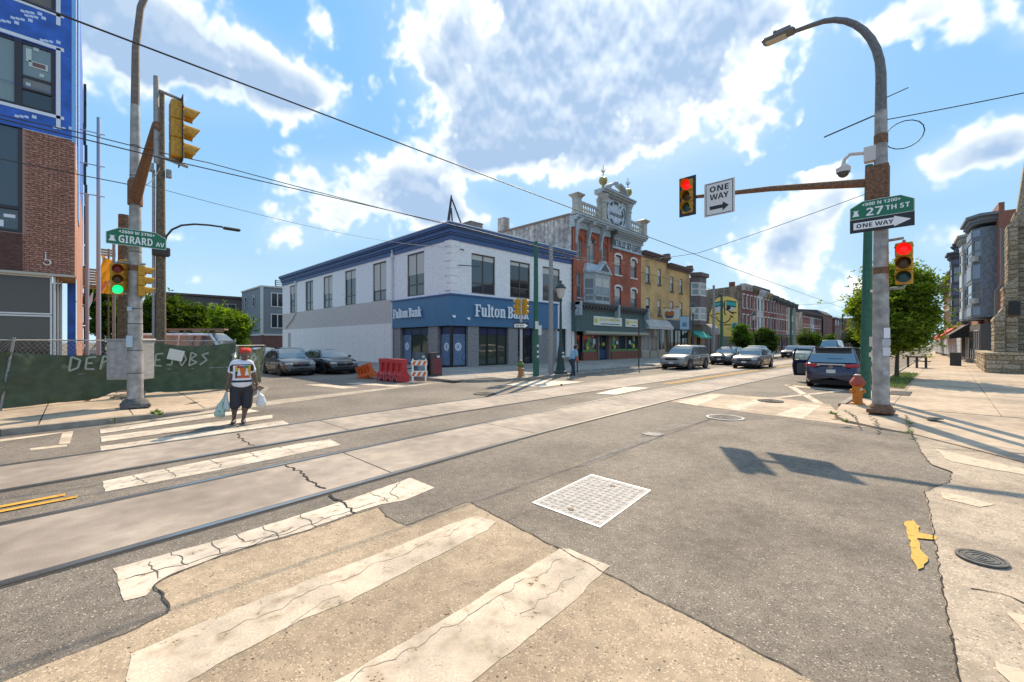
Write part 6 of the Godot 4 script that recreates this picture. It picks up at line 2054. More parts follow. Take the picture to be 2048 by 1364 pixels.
# ---------- trees ----------
func tree(called: String, label: String, cat: String, p: Vector3, th: float, cc: Vector3, cr: Vector3, clumps: int, per: int, leaf: float, col: Array, sd: int, group := "") -> Node3D:
	var o := thing(called, label, cat, p, 0.0, group)
	var r := RandomNumberGenerator.new()
	r.seed = sd
	var b := MB.new()
	var tr: float = clampf(th * 0.045, 0.04, 0.2)
	b.tube([Vector3.ZERO, V(0.03, th * 0.5, 0.02), V(0.0, th, 0.05), cc + V(0, cr.y * 0.5, 0)], [tr * 1.25, tr, tr * 0.85, tr * 0.2], 8)
	put("trunk", b, mat("bark", 0.16, 0.12, 0.09, 0.9, {"tex": "bark", "scale": 1.5}), o)
	var pts := []
	for i in clumps:
		var d := V(r.randfn(), r.randfn() * 0.9, r.randfn()).normalized()
		var q := cc + V(d.x * cr.x, d.y * cr.y, d.z * cr.z) * pow(r.randf(), 0.38) * r.randf_range(0.8, 1.06)
		pts.append(q)
	for i in mini(9, clumps):
		b = MB.new()
		var s := V(0, th * r.randf_range(0.75, 1.0), 0)
		b.tube([s, s.lerp(pts[i], 0.5) + V(0, 0.1, 0), pts[i]], [tr * 0.5, tr * 0.3, tr * 0.1], 5)
		put("limb", b, mat("bark"), o)
	var lm := MB.new()
	for k in 3:                                            # a spray of three leaves
		var a := TAU * k / 3.0
		var e := V(cos(a), 0.25, sin(a)) * leaf
		var s := V(-sin(a), 0.1, cos(a)) * leaf * 0.32
		lm.tri(Vector3.ZERO, e * 0.5 - s, e); lm.tri(Vector3.ZERO, e, e * 0.5 + s)
	var mm := MultiMesh.new()
	mm.transform_format = MultiMesh.TRANSFORM_3D
	mm.use_colors = true
	mm.mesh = lm.mesh()
	mm.instance_count = clumps * per
	var n := 0
	for i in clumps:
		var cs: float = minf(cr.x, cr.y) * r.randf_range(0.12, 0.3)
		var tone := r.randf_range(0.72, 1.25)
		for j in per:
			var q: Vector3 = pts[i] + V(r.randfn() * cs * 1.2, r.randfn() * cs * 0.75, r.randfn() * cs * 1.2)
			var bs := Basis.from_euler(V(r.randf_range(-0.9, 0.9), r.randf() * TAU, r.randf_range(-0.9, 0.9))).scaled(Vector3.ONE * r.randf_range(0.7, 1.35))
			mm.set_instance_transform(n, Transform3D(bs, q))
			var t := tone * r.randf_range(0.8, 1.2)
			mm.set_instance_color(n, Color(clampf(0.70 * t, 0, 1), clampf(0.74 * t, 0, 1), clampf(0.6 * t, 0, 1)))
			n += 1
	var mi := MultiMeshInstance3D.new()
	mi.name = "crown"
	mi.multimesh = mm
	var m := mat("leaf_%d_%d" % [int(col[0] * 1000), int(col[1] * 1000)], col[0], col[1], col[2], 0.85, {"back": Color(0.95, 1.0, 0.45), "vcol": true, "spec": 0.25})
	mi.material_override = m
	mi.set_meta("kind", "stuff")
	o.add_child(mi)
	return o
func build_trees() -> void:
	tree("street_tree", "leafy green street tree on the right pavement beyond the signal pole", "tree", V(28.4, KERB, -1.75), 1.7, V(0.1, 3.35, -0.1), V(1.35, 2.15, 1.35), 110, 230, 0.15, [0.30, 0.37, 0.06], 21)
	tree("street_tree", "dark green tree behind the fence between two wooden poles", "tree", V(4.9, 0, -40.0), 2.2, V(0, 3.5, 0), V(1.7, 1.6, 1.7), 70, 110, 0.22, [0.11, 0.17, 0.03], 22)
	tree("street_tree", "light green bushy tree behind the fence left of the grey house", "tree", V(9.2, 0, -46.0), 1.6, V(0, 3.0, 0), V(2.0, 1.7, 2.0), 80, 110, 0.24, [0.26, 0.36, 0.05], 23)
	tree("street_tree", "tree beyond the unfinished building, left of the scaffold pole", "tree", V(1.15, 0, -38.0), 2.4, V(0.1, 3.9, 0), V(0.75, 1.7, 1.0), 40, 110, 0.2, [0.12, 0.19, 0.035], 24)
	tree("street_tree", "dark hedge-like tree filling the gap behind the control cabinet", "tree", V(3.4, 0, -44.0), 1.6, V(0, 2.4, 0), V(1.6, 1.5, 1.6), 50, 90, 0.22, [0.11, 0.17, 0.03], 25)
	tree("street_tree", "far tree low beside the grey house", "tree", V(14.0, 0, -66.0), 1.4, V(0, 2.2, 0), V(1.8, 1.5, 1.8), 50, 90, 0.26, [0.16, 0.25, 0.04], 26)
	var g := "small trees along the far kerb"
	tree("kerb_tree", "round bushy kerb tree in front of the mural's end house", "tree", V(50.6, KERB, -15.6), 1.0, V(0, 2.1, 0), V(0.85, 1.6, 0.85), 50, 90, 0.16, [0.128, 0.212, 0.051], 31, g)
	tree("kerb_tree", "darker wide kerb tree beyond the round bushy one", "tree", V(58.0, KERB, -15.4), 0.9, V(0, 1.9, 0), V(1.15, 1.5, 1.15), 60, 90, 0.18, [0.093, 0.145, 0.043], 32, g)
	tree("kerb_tree", "small kerb tree before the cream terrace house", "tree", V(82.0, KERB, -15.4), 0.9, V(0, 2.0, 0), V(1.4, 1.7, 1.4), 40, 70, 0.22, [0.102, 0.17, 0.043], 33, g)
	tree("kerb_tree", "farthest small kerb tree beside the next block", "tree", V(98.0, KERB, -15.4), 0.9, V(0, 1.8, 0), V(1.5, 1.4, 1.5), 36, 60, 0.25, [0.111, 0.187, 0.043], 34, g)
	tree("far_tree", "dark tree mass at the end of the avenue", "tree", V(150, 0, -16.0), 2.0, V(0, 3.0, 0), V(5.0, 2.6, 4.0), 60, 80, 0.4, [0.076, 0.119, 0.051], 35)
	tree("far_tree", "dark tree at the end of the avenue close to the pole", "tree", V(135, 0, -8.0), 2.0, V(0, 2.8, 0), V(4.0, 2.2, 3.0), 50, 80, 0.4, [0.085, 0.136, 0.051], 36)
	# weeds
	var wm := mat("weed", 0.12, 0.17, 0.035, 0.7, {"back": Color(0.3, 0.4, 0.08)})
	var spots := [[1668, 829, 0.1], [1690, 844, 0.08], [1722, 812, 0.05], [1818, 848, 0.08], [1818, 866, 0.07], [310, 826, 0.14], [320, 830, 0.1], [228, 842, 0.06], [1706, 832, 0.04]]
	for i in spots.size():
		var q: Array = spots[i]
		var o := thing("weed", ["weed tuft at the broken corner kerb", "weed growing by the cracked corner stone", "weed in the crack beside the orange hydrant", "weed in the pavement joint right of the lamp pole", "weed at the pavement edge below the lamp pole", "weed tuft right of the left signal pole base", "weed sprig behind the left signal pole base", "weed at the left kerb joint", "tiny weed beside the corner kerb crack"][i], "weed", G(q[0], q[1], 0.1))
		var b := MB.new()
		for k in 34:
			var a := rng.randf() * TAU
			var l: float = q[2] * rng.randf_range(0.5, 1.3)
			var e := V(cos(a) * l, l * rng.randf_range(0.2, 0.9), sin(a) * l)
			var s := V(-sin(a), 0, cos(a)) * l * 0.22
			var c: Vector3 = V(rng.randf_range(-1, 1), 0, rng.randf_range(-1, 1)) * q[2] * 0.5
			b.tri(c, c + e * 0.5 - s, c + e); b.tri(c, c + e, c + e * 0.5 + s)
		put("leaves", b, wm, o).set_meta("kind", "stuff")
	var gr := MB.new()
	for i in 2600:
		var p := V(rng.randf_range(21.6, 32.5), KERB + 0.01, rng.randf_range(-1.93, -1.12))
		if i > 1800: p = V(rng.randf_range(31, 46), KERB, rng.randf_range(-15.6, -14.75))
		var a := rng.randf() * TAU
		var l := rng.randf_range(0.05, 0.16)
		gr.tri(p, p + V(cos(a), 0, sin(a)) * 0.02, p + V(cos(a + 1) * 0.05, l, sin(a + 1) * 0.05))
	var go := put("grass", gr, wm)
	tag(go, "thin grass in the planting strips beside the kerbs", "grass")
	go.set_meta("kind", "stuff")

# ---------- signals, signs, poles ----------
func signal_head(label: String, p: Vector3, dir: Vector3, s: float, lit: int, plate: bool, group: String) -> Node3D:
	var o := thing("traffic_signal", label, "traffic signal", p - V(0, s * 1.5, 0), atan2(dir.x, dir.z), group)
	var ym := mat("signal_yellow", 0.66, 0.33, 0.012, 0.45, {"tex": "grime", "scale": 2.0})
	var bk := mat("signal_black", 0.03, 0.03, 0.032, 0.6)
	var cols := [[0.42, 0.03, 0.02], [0.16, 0.075, 0.02], [0.03, 0.13, 0.12]]
	var glow := [Color(1.0, 0.03, 0.05), Color(1, 0.5, 0), Color(0.0, 0.95, 0.55)]
	for k in 3:
		var y := s * (2.5 - k)
		var b := MB.new()
		b.bevel(V(0, y, -s * 0.28), V(s * 0.98, s * 0.985, s * 0.56), s * 0.05)
		for sd in [-1, 1]: b.box(V(sd * s * 0.5, y + s * 0.2, -s * 0.06), V(s * 0.06, s * 0.12, s * 0.1))
		put("signal_section", b, ym, o)
		b = MB.new()
		b.lathe(V(0, y, 0.002), [Vector2(s * 0.42, 0), Vector2(s * 0.38, s * 0.03), Vector2(s * 0.2, s * 0.09), Vector2(0, s * 0.11)], 20, Vector3.BACK)
		var c: Array = cols[k]
		var on := k == lit
		put("signal_lens", b, mat("lens_on_%d" % k, c[0], c[1], c[2], 0.3, {"glow": glow[k], "power": 0.9}) if on else mat("lens_off_%d" % k, c[0] * 0.5, c[1] * 0.6, c[2] * 0.8, 0.3), o)
		b = MB.new()
		var outer := []
		var inner := []
		for i in 15:
			var t := lerpf(-0.42, PI + 0.42, i / 14.0)
			var cut := 0.62 + 0.38 * sin(clampf(t, 0, PI))
			outer.append([V(cos(t) * s * 0.44, y + sin(t) * s * 0.44, 0), V(cos(t) * s * 0.44, y + sin(t) * s * 0.44 - s * 0.05, s * 0.78 * cut)])
		for i in 14:
			b.quad(outer[i + 1][0], outer[i][0], outer[i][1], outer[i + 1][1])
			b.quad(outer[i][0] * V(0.95, 1, 1), outer[i + 1][0] * V(0.95, 1, 1), outer[i + 1][1] * V(0.95, 1, 1), outer[i][1] * V(0.95, 1, 1))
		put("visor", b, ym, o)
	if plate:
		var b := MB.new()
		b.box(V(0, s * 1.5, -s * 0.1), V(s * 1.5, s * 3.5, 0.012))
		put("backplate", b, bk, o)
	var b2 := MB.new()
	b2.tube([V(0, s * 3.0, -s * 0.3), V(0, s * 3.2, -s * 0.3)], s * 0.1, 8); b2.tube([V(0, -s * 0.2, -s * 0.3), V(0, 0, -s * 0.3)], s * 0.1, 8)
	put("hanger", b2, mat("galvanised", 0.36, 0.36, 0.355, 0.55, {"metal": 0.4, "tex": "grime", "scale": 1.5}), o)
	return o
func arrow(b: MB, c: Vector3, w: float, h: float, z: float) -> void:
	b.prism([Vector2(c.x - w * 0.5, c.y - h * 0.2), Vector2(c.x + w * 0.18, c.y - h * 0.2), Vector2(c.x + w * 0.18, c.y - h * 0.5), Vector2(c.x + w * 0.5, c.y), Vector2(c.x + w * 0.18, c.y + h * 0.5), Vector2(c.x + w * 0.18, c.y + h * 0.2), Vector2(c.x - w * 0.5, c.y + h * 0.2)], z, z + 0.003)
func bell(b: MB, c: Vector3, s: float, z: float) -> void:
	b.prism([Vector2(c.x - s * 0.5, c.y - s * 0.45), Vector2(c.x + s * 0.5, c.y - s * 0.45), Vector2(c.x + s * 0.3, c.y - s * 0.1), Vector2(c.x + s * 0.24, c.y + s * 0.3), Vector2(c.x + s * 0.1, c.y + s * 0.38), Vector2(c.x + s * 0.36, c.y + s * 0.4), Vector2(c.x + s * 0.36, c.y + s * 0.5), Vector2(c.x - s * 0.36, c.y + s * 0.5), Vector2(c.x - s * 0.36, c.y + s * 0.4), Vector2(c.x - s * 0.1, c.y + s * 0.38), Vector2(c.x - s * 0.24, c.y + s * 0.3), Vector2(c.x - s * 0.3, c.y - s * 0.1)], z, z + 0.003)
func street_sign(label: String, p: Vector3, dir: Vector3, name_: String, tail: String, top: String, w: float) -> Node3D:
	var o := thing("street_sign", label, "street sign", p, atan2(dir.x, dir.z))
	var gn := mat("sign_green", 0.012, 0.16, 0.085, 0.5)
	var wt := mat("sign_white", 0.85, 0.85, 0.86, 0.5)
	var h := w * 0.36
	var b := MB.new()
	var q := [Vector2(-w / 2, 0), Vector2(w / 2, 0), Vector2(w / 2, h * 0.68), Vector2(w * 0.30, h), Vector2(-w * 0.30, h), Vector2(-w / 2, h * 0.68)]
	b.prism(q, -0.006, 0.006)
	put("board", b, gn, o)
	b = MB.new()
	for i in 6: 
		var A: Vector2 = q[i] * 0.985 + Vector2(0, 0.006)
		var C: Vector2 = q[(i + 1) % 6] * 0.985 + Vector2(0, 0.006)
		b.bar(V(A.x, A.y, 0.0065), V(C.x, C.y, 0.0065), 0.003, 0.008, Vector3.BACK.cross(V(C.x - A.x, C.y - A.y, 0).normalized()))
	put("border", b, wt, o)
	b = MB.new()
	bell(b, V(-w * 0.40, h * 0.34, 0), h * 0.34, 0.006)
	put("bell_emblem", b, wt, o)
	letters("sign_lettering", name_, V(-w * 0.02 if tail != "" and tail.length() > 1 and name_.length() > 4 else -w * 0.10, h * 0.36, 0.009), w * (0.56 if name_.length() > 4 else 0.27), h * 0.44, wt, o, {"tf": Transform3D.IDENTITY, "deep": 0.004})
	letters("sign_lettering", tail, V(w * (0.39 if name_.length() > 4 else 0.25), h * (0.28 if name_.length() > 4 else 0.42), 0.009), w * (0.15 if name_.length() > 4 else 0.36), h * 0.26, wt, o, {"tf": Transform3D.IDENTITY, "deep": 0.004})
	letters("sign_lettering", top, V(0, h * 0.80, 0.009), w * 0.5, h * 0.18, wt, o, {"tf": Transform3D.IDENTITY, "deep": 0.004})
	b = MB.new()
	for s in [-1, 1]: b.tri(V(s * w * 0.30, h * 0.80, 0.008), V(s * w * 0.265, h * (0.87 if s < 0 else 0.73), 0.008), V(s * w * 0.265, h * (0.73 if s < 0 else 0.87), 0.008))
	put("small_arrow", b, wt, o)
	return o
func oneway_flat(o: Node3D, w: float, h: float, called := "one_way_panel") -> void:
	var wt := mat("sign_white", 0.85, 0.85, 0.86, 0.5)
	var bk := mat("sign_black", 0.02, 0.02, 0.022, 0.5)
	var b := MB.new()
	b.bevel(V(0, -h * 0.5, 0), V(w, h, 0.012), 0.004)
	var p := put(called, b, bk, o)
	b = MB.new()
	b.prism([Vector2(-w * 0.44, -h * 0.76), Vector2(w * 0.2, -h * 0.76), Vector2(w * 0.2, -h * 0.88), Vector2(w * 0.45, -h * 0.5), Vector2(w * 0.2, -h * 0.12), Vector2(w * 0.2, -h * 0.24), Vector2(-w * 0.44, -h * 0.24)], 0.006, 0.009)
	put("white_arrow", b, wt, p)
	letters("sign_lettering", "ONE WAY", V(-w * 0.1, -h * 0.5, 0.011), w * 0.58, h * 0.30, bk, p, {"tf": Transform3D.IDENTITY, "deep": 0.004})
func wire(label: String, pts: Array, sag := 0.0, r := 0.012, m: Material = null) -> void:
	var o := thing("overhead_wire", label, "wire", pts[0])
	var q := []
	for i in pts.size() - 1:
		var n := 10
		for j in n + (1 if i == pts.size() - 2 else 0):
			var t := float(j) / n
			q.append(pts[i].lerp(pts[i + 1], t) - V(0, sag * 4.0 * t * (1 - t), 0) - pts[0])
	var b := MB.new()
	b.tube(q, r, 5)
	put("cable", b, m if m else mat("wire_black", 0.02, 0.02, 0.022, 0.6), o)
func pole(called: String, label: String, p: Vector3, h: float, r0: float, r1: float, m: Material, group := "") -> Node3D:
	var o := thing(called, label, "pole", p, 0.0, group)
	var b := MB.new()
	b.lathe(Vector3.ZERO, [Vector2(r0, 0), Vector2(r1, h), Vector2(0, h + 0.02)], 16)
	put("shaft", b, m, o)
	return o
func build_street() -> void:
	var galv := mat("galvanised", 0.36, 0.36, 0.355, 0.55, {"metal": 0.4, "tex": "grime", "scale": 1.5})
	var paintp := mat("pole_paint", 0.50, 0.475, 0.45, 0.6, {"tex": "rust", "scale": 0.45})
	var rust := mat("rusty_arm", 0.27, 0.145, 0.085, 0.85, {"tex": "rust", "scale": 1.6})
	var greenp := mat("green_pole", 0.02, 0.13, 0.085, 0.5, {"tex": "grime", "scale": 0.8})
	var wood := mat("pole_wood", 0.27, 0.20, 0.13, 0.9, {"tex": "bark", "scale": 0.7})
	var dk := mat("dark_iron", 0.045, 0.04, 0.036, 0.7)
	var iron := mat("lamp_green", 0.02, 0.045, 0.042, 0.5)
	var sg := "traffic signals at the crossing"
	# right signal and lamp pole
	var P1 := V(13.97, KERB, -1.15)
	var o := thing("signal_pole", "tall steel pole with curved lamp arm and rusty mast arm on the right corner", "pole", P1)
	var b := MB.new()
	b.lathe(Vector3.ZERO, [Vector2(0.175, 0.1), Vector2(0.125, 7.4)], 20)
	put("shaft", b, paintp, o)
	b = MB.new()
	b.bevel(V(0, 0.05, 0), V(0.52, 0.1, 0.52), 0.02)
	b.lathe(V(0, 0.1, 0), [Vector2(0.24, 0), Vector2(0.22, 0.06), Vector2(0.175, 0.12)], 16)
	put("base", b, rust, o)
	b = MB.new()
	b.lathe(V(0, 3.4, 0), [Vector2(0.158, 0), Vector2(0.158, 0.16)], 18)
	put("rust_band", b, rust, o)
	b = MB.new()
	b.lathe(V(0, 6.6, 0), [Vector2(0.14, 0), Vector2(0.14, 0.22)], 18)
	put("rust_band", b, rust, o)
	b = MB.new()
	b.lathe(V(0, 1.12, 0), [Vector2(0.1665, 0), Vector2(0.1665, 0.04)], 18)
	put("yellow_band", b, mat("band_yellow", 0.7, 0.6, 0.05, 0.6), o)
	for q in [[1.95, 0.25, 0.16, 0.9], [1.72, 0.16, 0.2, 0.55], [1.5, 0.2, 0.18, 0.75], [2.5, 0.12, 0.16, 0.35], [0.98, 0.1, 0.12, 0.5]]:
		b = MB.new()
		b.xf = Transform3D(Basis(Vector3.UP, -PI / 4 - 0.2 + q[1]), Vector3.ZERO)
		b.box(V(0, q[0], 0.165), V(q[2], q[1], 0.006))
		b.box(V(0.02, q[0], 0.168), V(q[2] * 0.5, q[1] * 0.5, 0.004))
		put("sticker", b, mat("sticker_%d" % int(q[3] * 100), q[3] * 0.8, q[3] * 0.8, q[3] * 0.85, 0.6), o)
	# lamp arm over the avenue
	var arc := [V(0, 7.4, 0), V(0, 8.3, 0)]
	for i in 9:
		var t := PI / 2 * (i + 1) / 9.0
		arc.append(V(0, 8.3 + 1.95 * sin(t), -1.4 * (1 - cos(t))))
	arc.append(V(0, 10.29, -1.85))
	b = MB.new()
	b.tube(arc, [0.12, 0.11, 0.1, 0.095, 0.09, 0.085, 0.08, 0.075, 0.07, 0.065, 0.06, 0.055], 12)
	put("lamp_arm", b, mat("arm_grey", 0.20, 0.185, 0.175, 0.55, {"metal": 0.3, "tex": "grime", "scale": 1.5}), o)
	b = MB.new()
	b.bevel(V(0, 10.33, -2.2), V(0.34, 0.13, 0.82), 0.06)
	b.box(V(0, 10.42, -2.1), V(0.2, 0.1, 0.4)); b.lathe(V(0, 10.44, -2.3), [Vector2(0.045, 0), Vector2(0.045, 0.09), Vector2(0, 0.1)], 10)
	var lh := put("lamp_head", b, mat("lamp_shell", 0.17, 0.165, 0.16, 0.5, {"metal": 0.3}), o)
	b = MB.new()
	b.box(V(0, 10.262, -2.26), V(0.24, 0.02, 0.5))
	put("lamp_lens", b, mat("lens_pale", 0.52, 0.47, 0.36, 0.3), lh)
	# mast arm
	b = MB.new()
	b.tube([V(0, 5.68, -0.1), V(0, 6.1, -2.4), V(0, 6.42, -4.9)], [0.11, 0.075, 0.05], 10)
	put("mast_arm", b, rust, o)
	b = MB.new()
	b.prism([Vector2(-0.15, 5.25), Vector2(0.12, 5.25), Vector2(0.2, 6.05), Vector2(-0.2, 6.05)], -0.28, 0.16)
	put("arm_bracket", b, rust, o)
	b = MB.new()
	var lp0 := []
	for i in 17: lp0.append(V(0.1, 6.72 + sin(TAU * i / 16.0 + 2.0) * 0.33, 0.42 - cos(TAU * i / 16.0 + 2.0) * 0.36))
	b.tube(lp0, 0.012, 5); b.tube([V(0, 7.7, 0.1), V(0.05, 7.8, 0.5)], 0.012, 5); b.tube([V(0.0, 7.35, -0.1), V(0.0, 7.15, -1.15)], 0.018, 5)
	put("cable_loop", b, mat("wire_black", 0.02, 0.02, 0.022, 0.6), o)
	var left := V(-1, 0, 0)
	signal_head("red lit signal with black backplate at the end of the rusty mast arm", P1 + V(-0.12, 6.42, -4.75), left, 0.36, 0, true, sg)
	signal_head("red lit signal mounted low on the right signal pole", P1 + V(-0.02, 3.62, 0.42), left, 0.33, 0, false, sg)
	b = MB.new()
	b.tube([V(0, 4.2, 0.1), V(0, 4.22, 0.42)], 0.035, 8); b.tube([V(0, 3.03, 0.1), V(0, 3.03, 0.42)], 0.035, 8)
	put("signal_bracket", b, galv, o)
	var sn := thing("one_way_sign", "square white ONE WAY sign with black arrow hanging on the mast arm", "sign", P1 + V(-0.1, 6.14, -3.77), -PI / 2)
	b = MB.new()
	b.bevel(V(0, 0, 0), V(0.9, 1.04, 0.012), 0.02)
	put("board", b, mat("sign_face", 0.72, 0.70, 0.68, 0.5), sn)
	b = MB.new()
	for q in [[-0.39, -0.48, 0.39, -0.48], [-0.39, 0.48, 0.39, 0.48], [-0.39, -0.48, -0.39, 0.48], [0.39, -0.48, 0.39, 0.48]]: b.bar(V(q[0], q[1], 0.007), V(q[2], q[3], 0.007), 0.004, 0.02, Vector3.BACK.cross(V(q[2] - q[0], q[3] - q[1], 0).normalized()))
	arrow(b, V(0, -0.27, 0), 0.56, 0.27, 0.006)
	put("arrow_print", b, mat("sign_black", 0.02, 0.02, 0.022, 0.5), sn)
	for q in [["ONE", 0.30], ["WAY", 0.06]]: letters("sign_lettering", q[0], V(0, q[1], 0.01), 0.55, 0.17, mat("sign_black"), sn, {"tf": Transform3D.IDENTITY, "deep": 0.004})
	var s27 := street_sign("green street sign 27TH ST above a one way arrow panel on right pole", P1 + V(-0.2, 4.78, 0.02), left, "27", "TH ST", "900 N 1200", 1.2)
	oneway_flat(s27, 1.2, 0.33)
	var cam := thing("dome_camera", "white dome security camera on a bent bracket on the right pole", "camera", P1 + V(0, 6.05, -0.1))
	b = MB.new()
	b.box(V(0, 0.35, -0.1), V(0.2, 0.36, 0.24)); b.tube([V(0, 0.42, -0.2), V(0, 0.48, -0.5), V(0, 0.38, -0.62), V(0, 0.25, -0.64)], 0.045, 8)
	put("bracket", b, mat("camera_white", 0.6, 0.57, 0.54, 0.5), cam)
	b = MB.new()
	b.lathe(V(0, 0.05, -0.64), [Vector2(0.15, 0.0), Vector2(0.16, 0.12), Vector2(0.09, 0.2), Vector2(0, 0.22)], 16)
	put("housing", b, mat("camera_white"), cam)
	b = MB.new()
	b.ball(V(0, 0.06, -0.64), V(0.13, 0.14, 0.13), 14, 8)
	put("dome", b, mat("dome_dark", 0.08, 0.075, 0.07, 0.1), cam)
	var cd := pole("conduit_post", "grey square conduit post squeezed between green pole and lamp pole", V(15.6, KERB, -1.28), 5.6, 0.09, 0.09, galv)
	# green tram pole on the right
	var g1 := pole("tram_pole", "thick green tram pole behind the orange hydrant on the right corner", V(17.3, KERB, -1.80), 7.2, 0.145, 0.10, greenp)
	g1.rotation.x = 0.014
	for q in [[1.75, 0.3, 0.6], [1.35, 0.14, 0.7], [3.3, 0.08, 0.8]]:
		b = MB.new()
		b.xf = Transform3D(Basis(Vector3.UP, -0.6), Vector3.ZERO)
		b.box(V(0.02, q[0], 0.14), V(0.13, q[1], 0.02))
		put("notice", b, mat("sticker_%d" % int(q[2] * 100), q[2] * 0.8, q[2] * 0.75, q[2] * 0.65, 0.6), g1)
	hydrant("orange fire hydrant with red bonnet on the right corner", V(15.44, KERB, -1.77), 0.83, [0.62, 0.20, 0.012], [0.40, 0.075, 0.045], -0.9)
	hydrant("orange fire hydrant with green bonnet by the bank corner", V(15.5, KERB, -14.9), 0.86, [0.45, 0.20, 0.06], [0.10, 0.17, 0.03], -0.4)
	# left signal pole
	var P2 := V(1.09, KERB, -15.19)
	o = thing("signal_pole", "grey steel pole with rusty arm and lamp arm on the left corner", "pole", P2)
	b = MB.new()
	b.lathe(Vector3.ZERO, [Vector2(0.175, 0.1), Vector2(0.098, 8.0)], 18)
	put("shaft", b, paintp, o)
	b = MB.new()
	b.bevel(V(0, 0.06, 0), V(0.6, 0.12, 0.6), 0.03); b.lathe(V(0, 0.12, 0), [Vector2(0.3, 0), Vector2(0.25, 0.08), Vector2(0.19, 0.12)], 14)
	put("base", b, mat("base_grey", 0.17, 0.165, 0.16, 0.8, {"tex": "rust", "scale": 1.0}), o)
	b = MB.new()
	for y in [0.9, 1.5, 2.2, 2.6, 4.1, 6.1, 6.9]:
		b = MB.new()
		b.lathe(V(0, y, 0), [Vector2(0.178 - y * 0.0095, 0), Vector2(0.178 - y * 0.0095, 0.025)], 16)
		put("strap", b, mat("strap_dark", 0.1, 0.09, 0.085, 0.7), o)
	b = MB.new()
	b.lathe(V(0, 3.6, 0), [Vector2(0.144, 0), Vector2(0.144, 0.16)], 16)
	put("rust_band", b, rust, o)
	b = MB.new()
	b.lathe(V(0, 5.35, 0), [Vector2(0.16, 0), Vector2(0.16, 0.6), Vector2(0.12, 0.7)], 16)
	put("rust_band", b, rust, o)
	b = MB.new()
	b.tube([V(0, 8.0, 0), V(0.01, 9.5, 0), V(0.1, 10.6, 0.05), V(0.35, 11.5, 0.1), V(0.9, 12.2, 0.3), V(1.9, 12.5, 0.6)], [0.098, 0.085, 0.08, 0.07, 0.065, 0.06], 10)
	put("lamp_arm", b, mat("arm_brown", 0.22, 0.17, 0.14, 0.6, {"tex": "grime", "scale": 1.0}), o)
	b = MB.new()
	b.tube([V(0, 5.55, 0.1), V(0, 5.75, 2.2), V(0, 5.92, 4.4)], [0.14, 0.1, 0.075], 10)
	put("mast_arm", b, rust, o)
	b = MB.new()
	b.xf = Transform3D(Basis(Vector3.UP, -0.75), Vector3.ZERO)
	b.box(V(0, 1.75, 0.185), V(0.16, 0.3, 0.008)); b.box(V(0.0, 2.6, 0.18), V(0.12, 0.1, 0.008))
	put("sticker", b, mat("sticker_blue", 0.45, 0.55, 0.65, 0.6), o)
	b = MB.new()
	b.tube([V(0, 5.2, 4.36), V(0, 6.9, 4.3)], 0.045, 8); b.tube([V(0, 6.65, 4.3), V(0.4, 6.6, 4.3)], 0.03, 6); b.tube([V(0, 5.35, 4.36), V(0.5, 5.28, 4.3)], 0.03, 6)
	put("signal_hanger", b, galv, o)
	signal_head("big yellow signal seen from the side on the left mast arm", P2 + V(0.42, 5.95, 4.3), V(1, 0, 0), 0.37, -1, true, sg)
	signal_head("green lit signal facing us on the left pole", P2 + V(-0.36, 3.35, 0.14), V(0.05, 0, 1), 0.265, 2, false, sg)
	signal_head("yellow signal seen from the side, right of the left pole", P2 + V(0.2, 3.35, 0.1), V(1, 0, 0.1), 0.265, -1, false, sg)
	signal_head("yellow signal half hidden behind the left pole", P2 + V(-0.2, 3.5, -0.25), V(-0.2, 0, -1), 0.265, -1, false, sg)
	b = MB.new()
	for y in [3.0, 3.8]: b.tube([V(-0.36, y, 0.05), V(0, y, 0.0), V(0.2, y, 0.1)], 0.03, 6)
	put("signal_bracket", b, galv, o)
	street_sign("green street sign GIRARD AV on the left pole", P2 + V(0.02, 4.22, 0.24), V(0, 0, 1), "GIRARD", "AV", "2600 W 2700", 1.2)
	var cab := thing("control_cabinet", "grey steel control cabinet behind the left signal pole", "cabinet", P2 + V(-0.06, 0.72, -0.42), -0.75)
	b = MB.new()
	b.bevel(V(0, 0.53, 0), V(0.92, 1.04, 0.44), 0.02); b.bevel(V(0, 1.07, 0), V(0.98, 0.06, 0.5), 0.02)
	put("case", b, mat("cabinet_grey", 0.42, 0.40, 0.385, 0.6, {"tex": "grime", "scale": 1.0}), cab)
	b = MB.new()
	b.box(V(0.36, 0.32, 0.225), V(0.07, 0.045, 0.02)); b.tube([V(0, -0.72, 0), V(0, 0.02, 0)], 0.06, 8)
	put("lock", b, dk, cab)
	# wooden poles and the small far lamp
	var wp := pole("utility_pole", "tall weathered wooden pole with transformers behind the fence", V(2.13, 0, -20.0), 10.9, 0.17, 0.11, wood)
	for q in [[0.22, 7.95, 0.1], [-0.28, 8.05, 0.1]]:
		b = MB.new()
		b.bevel(V(q[0], q[1], q[2]), V(0.16, 0.3, 0.16), 0.02)
		put("junction_box", b, galv, wp)
	b = MB.new()
	b.bevel(V(0, 5.1, 0.1), V(0.5, 0.3, 0.3), 0.03)
	put("pole_box", b, dk, wp)
	b = MB.new()
	b.tube([V(0.1, 5.4, 0), V(0.16, 5.7, 0), V(0.32, 5.97, 0), V(0.6, 6.18, 0), V(1.0, 6.3, 0.0), V(1.45, 6.35, 0), V(1.9, 6.36, 0)], 0.035, 8)
	b.bevel(V(2.2, 6.33, 0), V(0.6, 0.1, 0.2), 0.04)
	put("lamp_arm", b, dk, wp)
	b = MB.new()
	b.tube([V(-0.2, 0.2, 0.0), V(-0.2, 8.0, 0.02)], 0.05, 6)
	put("conduit", b, galv, wp)
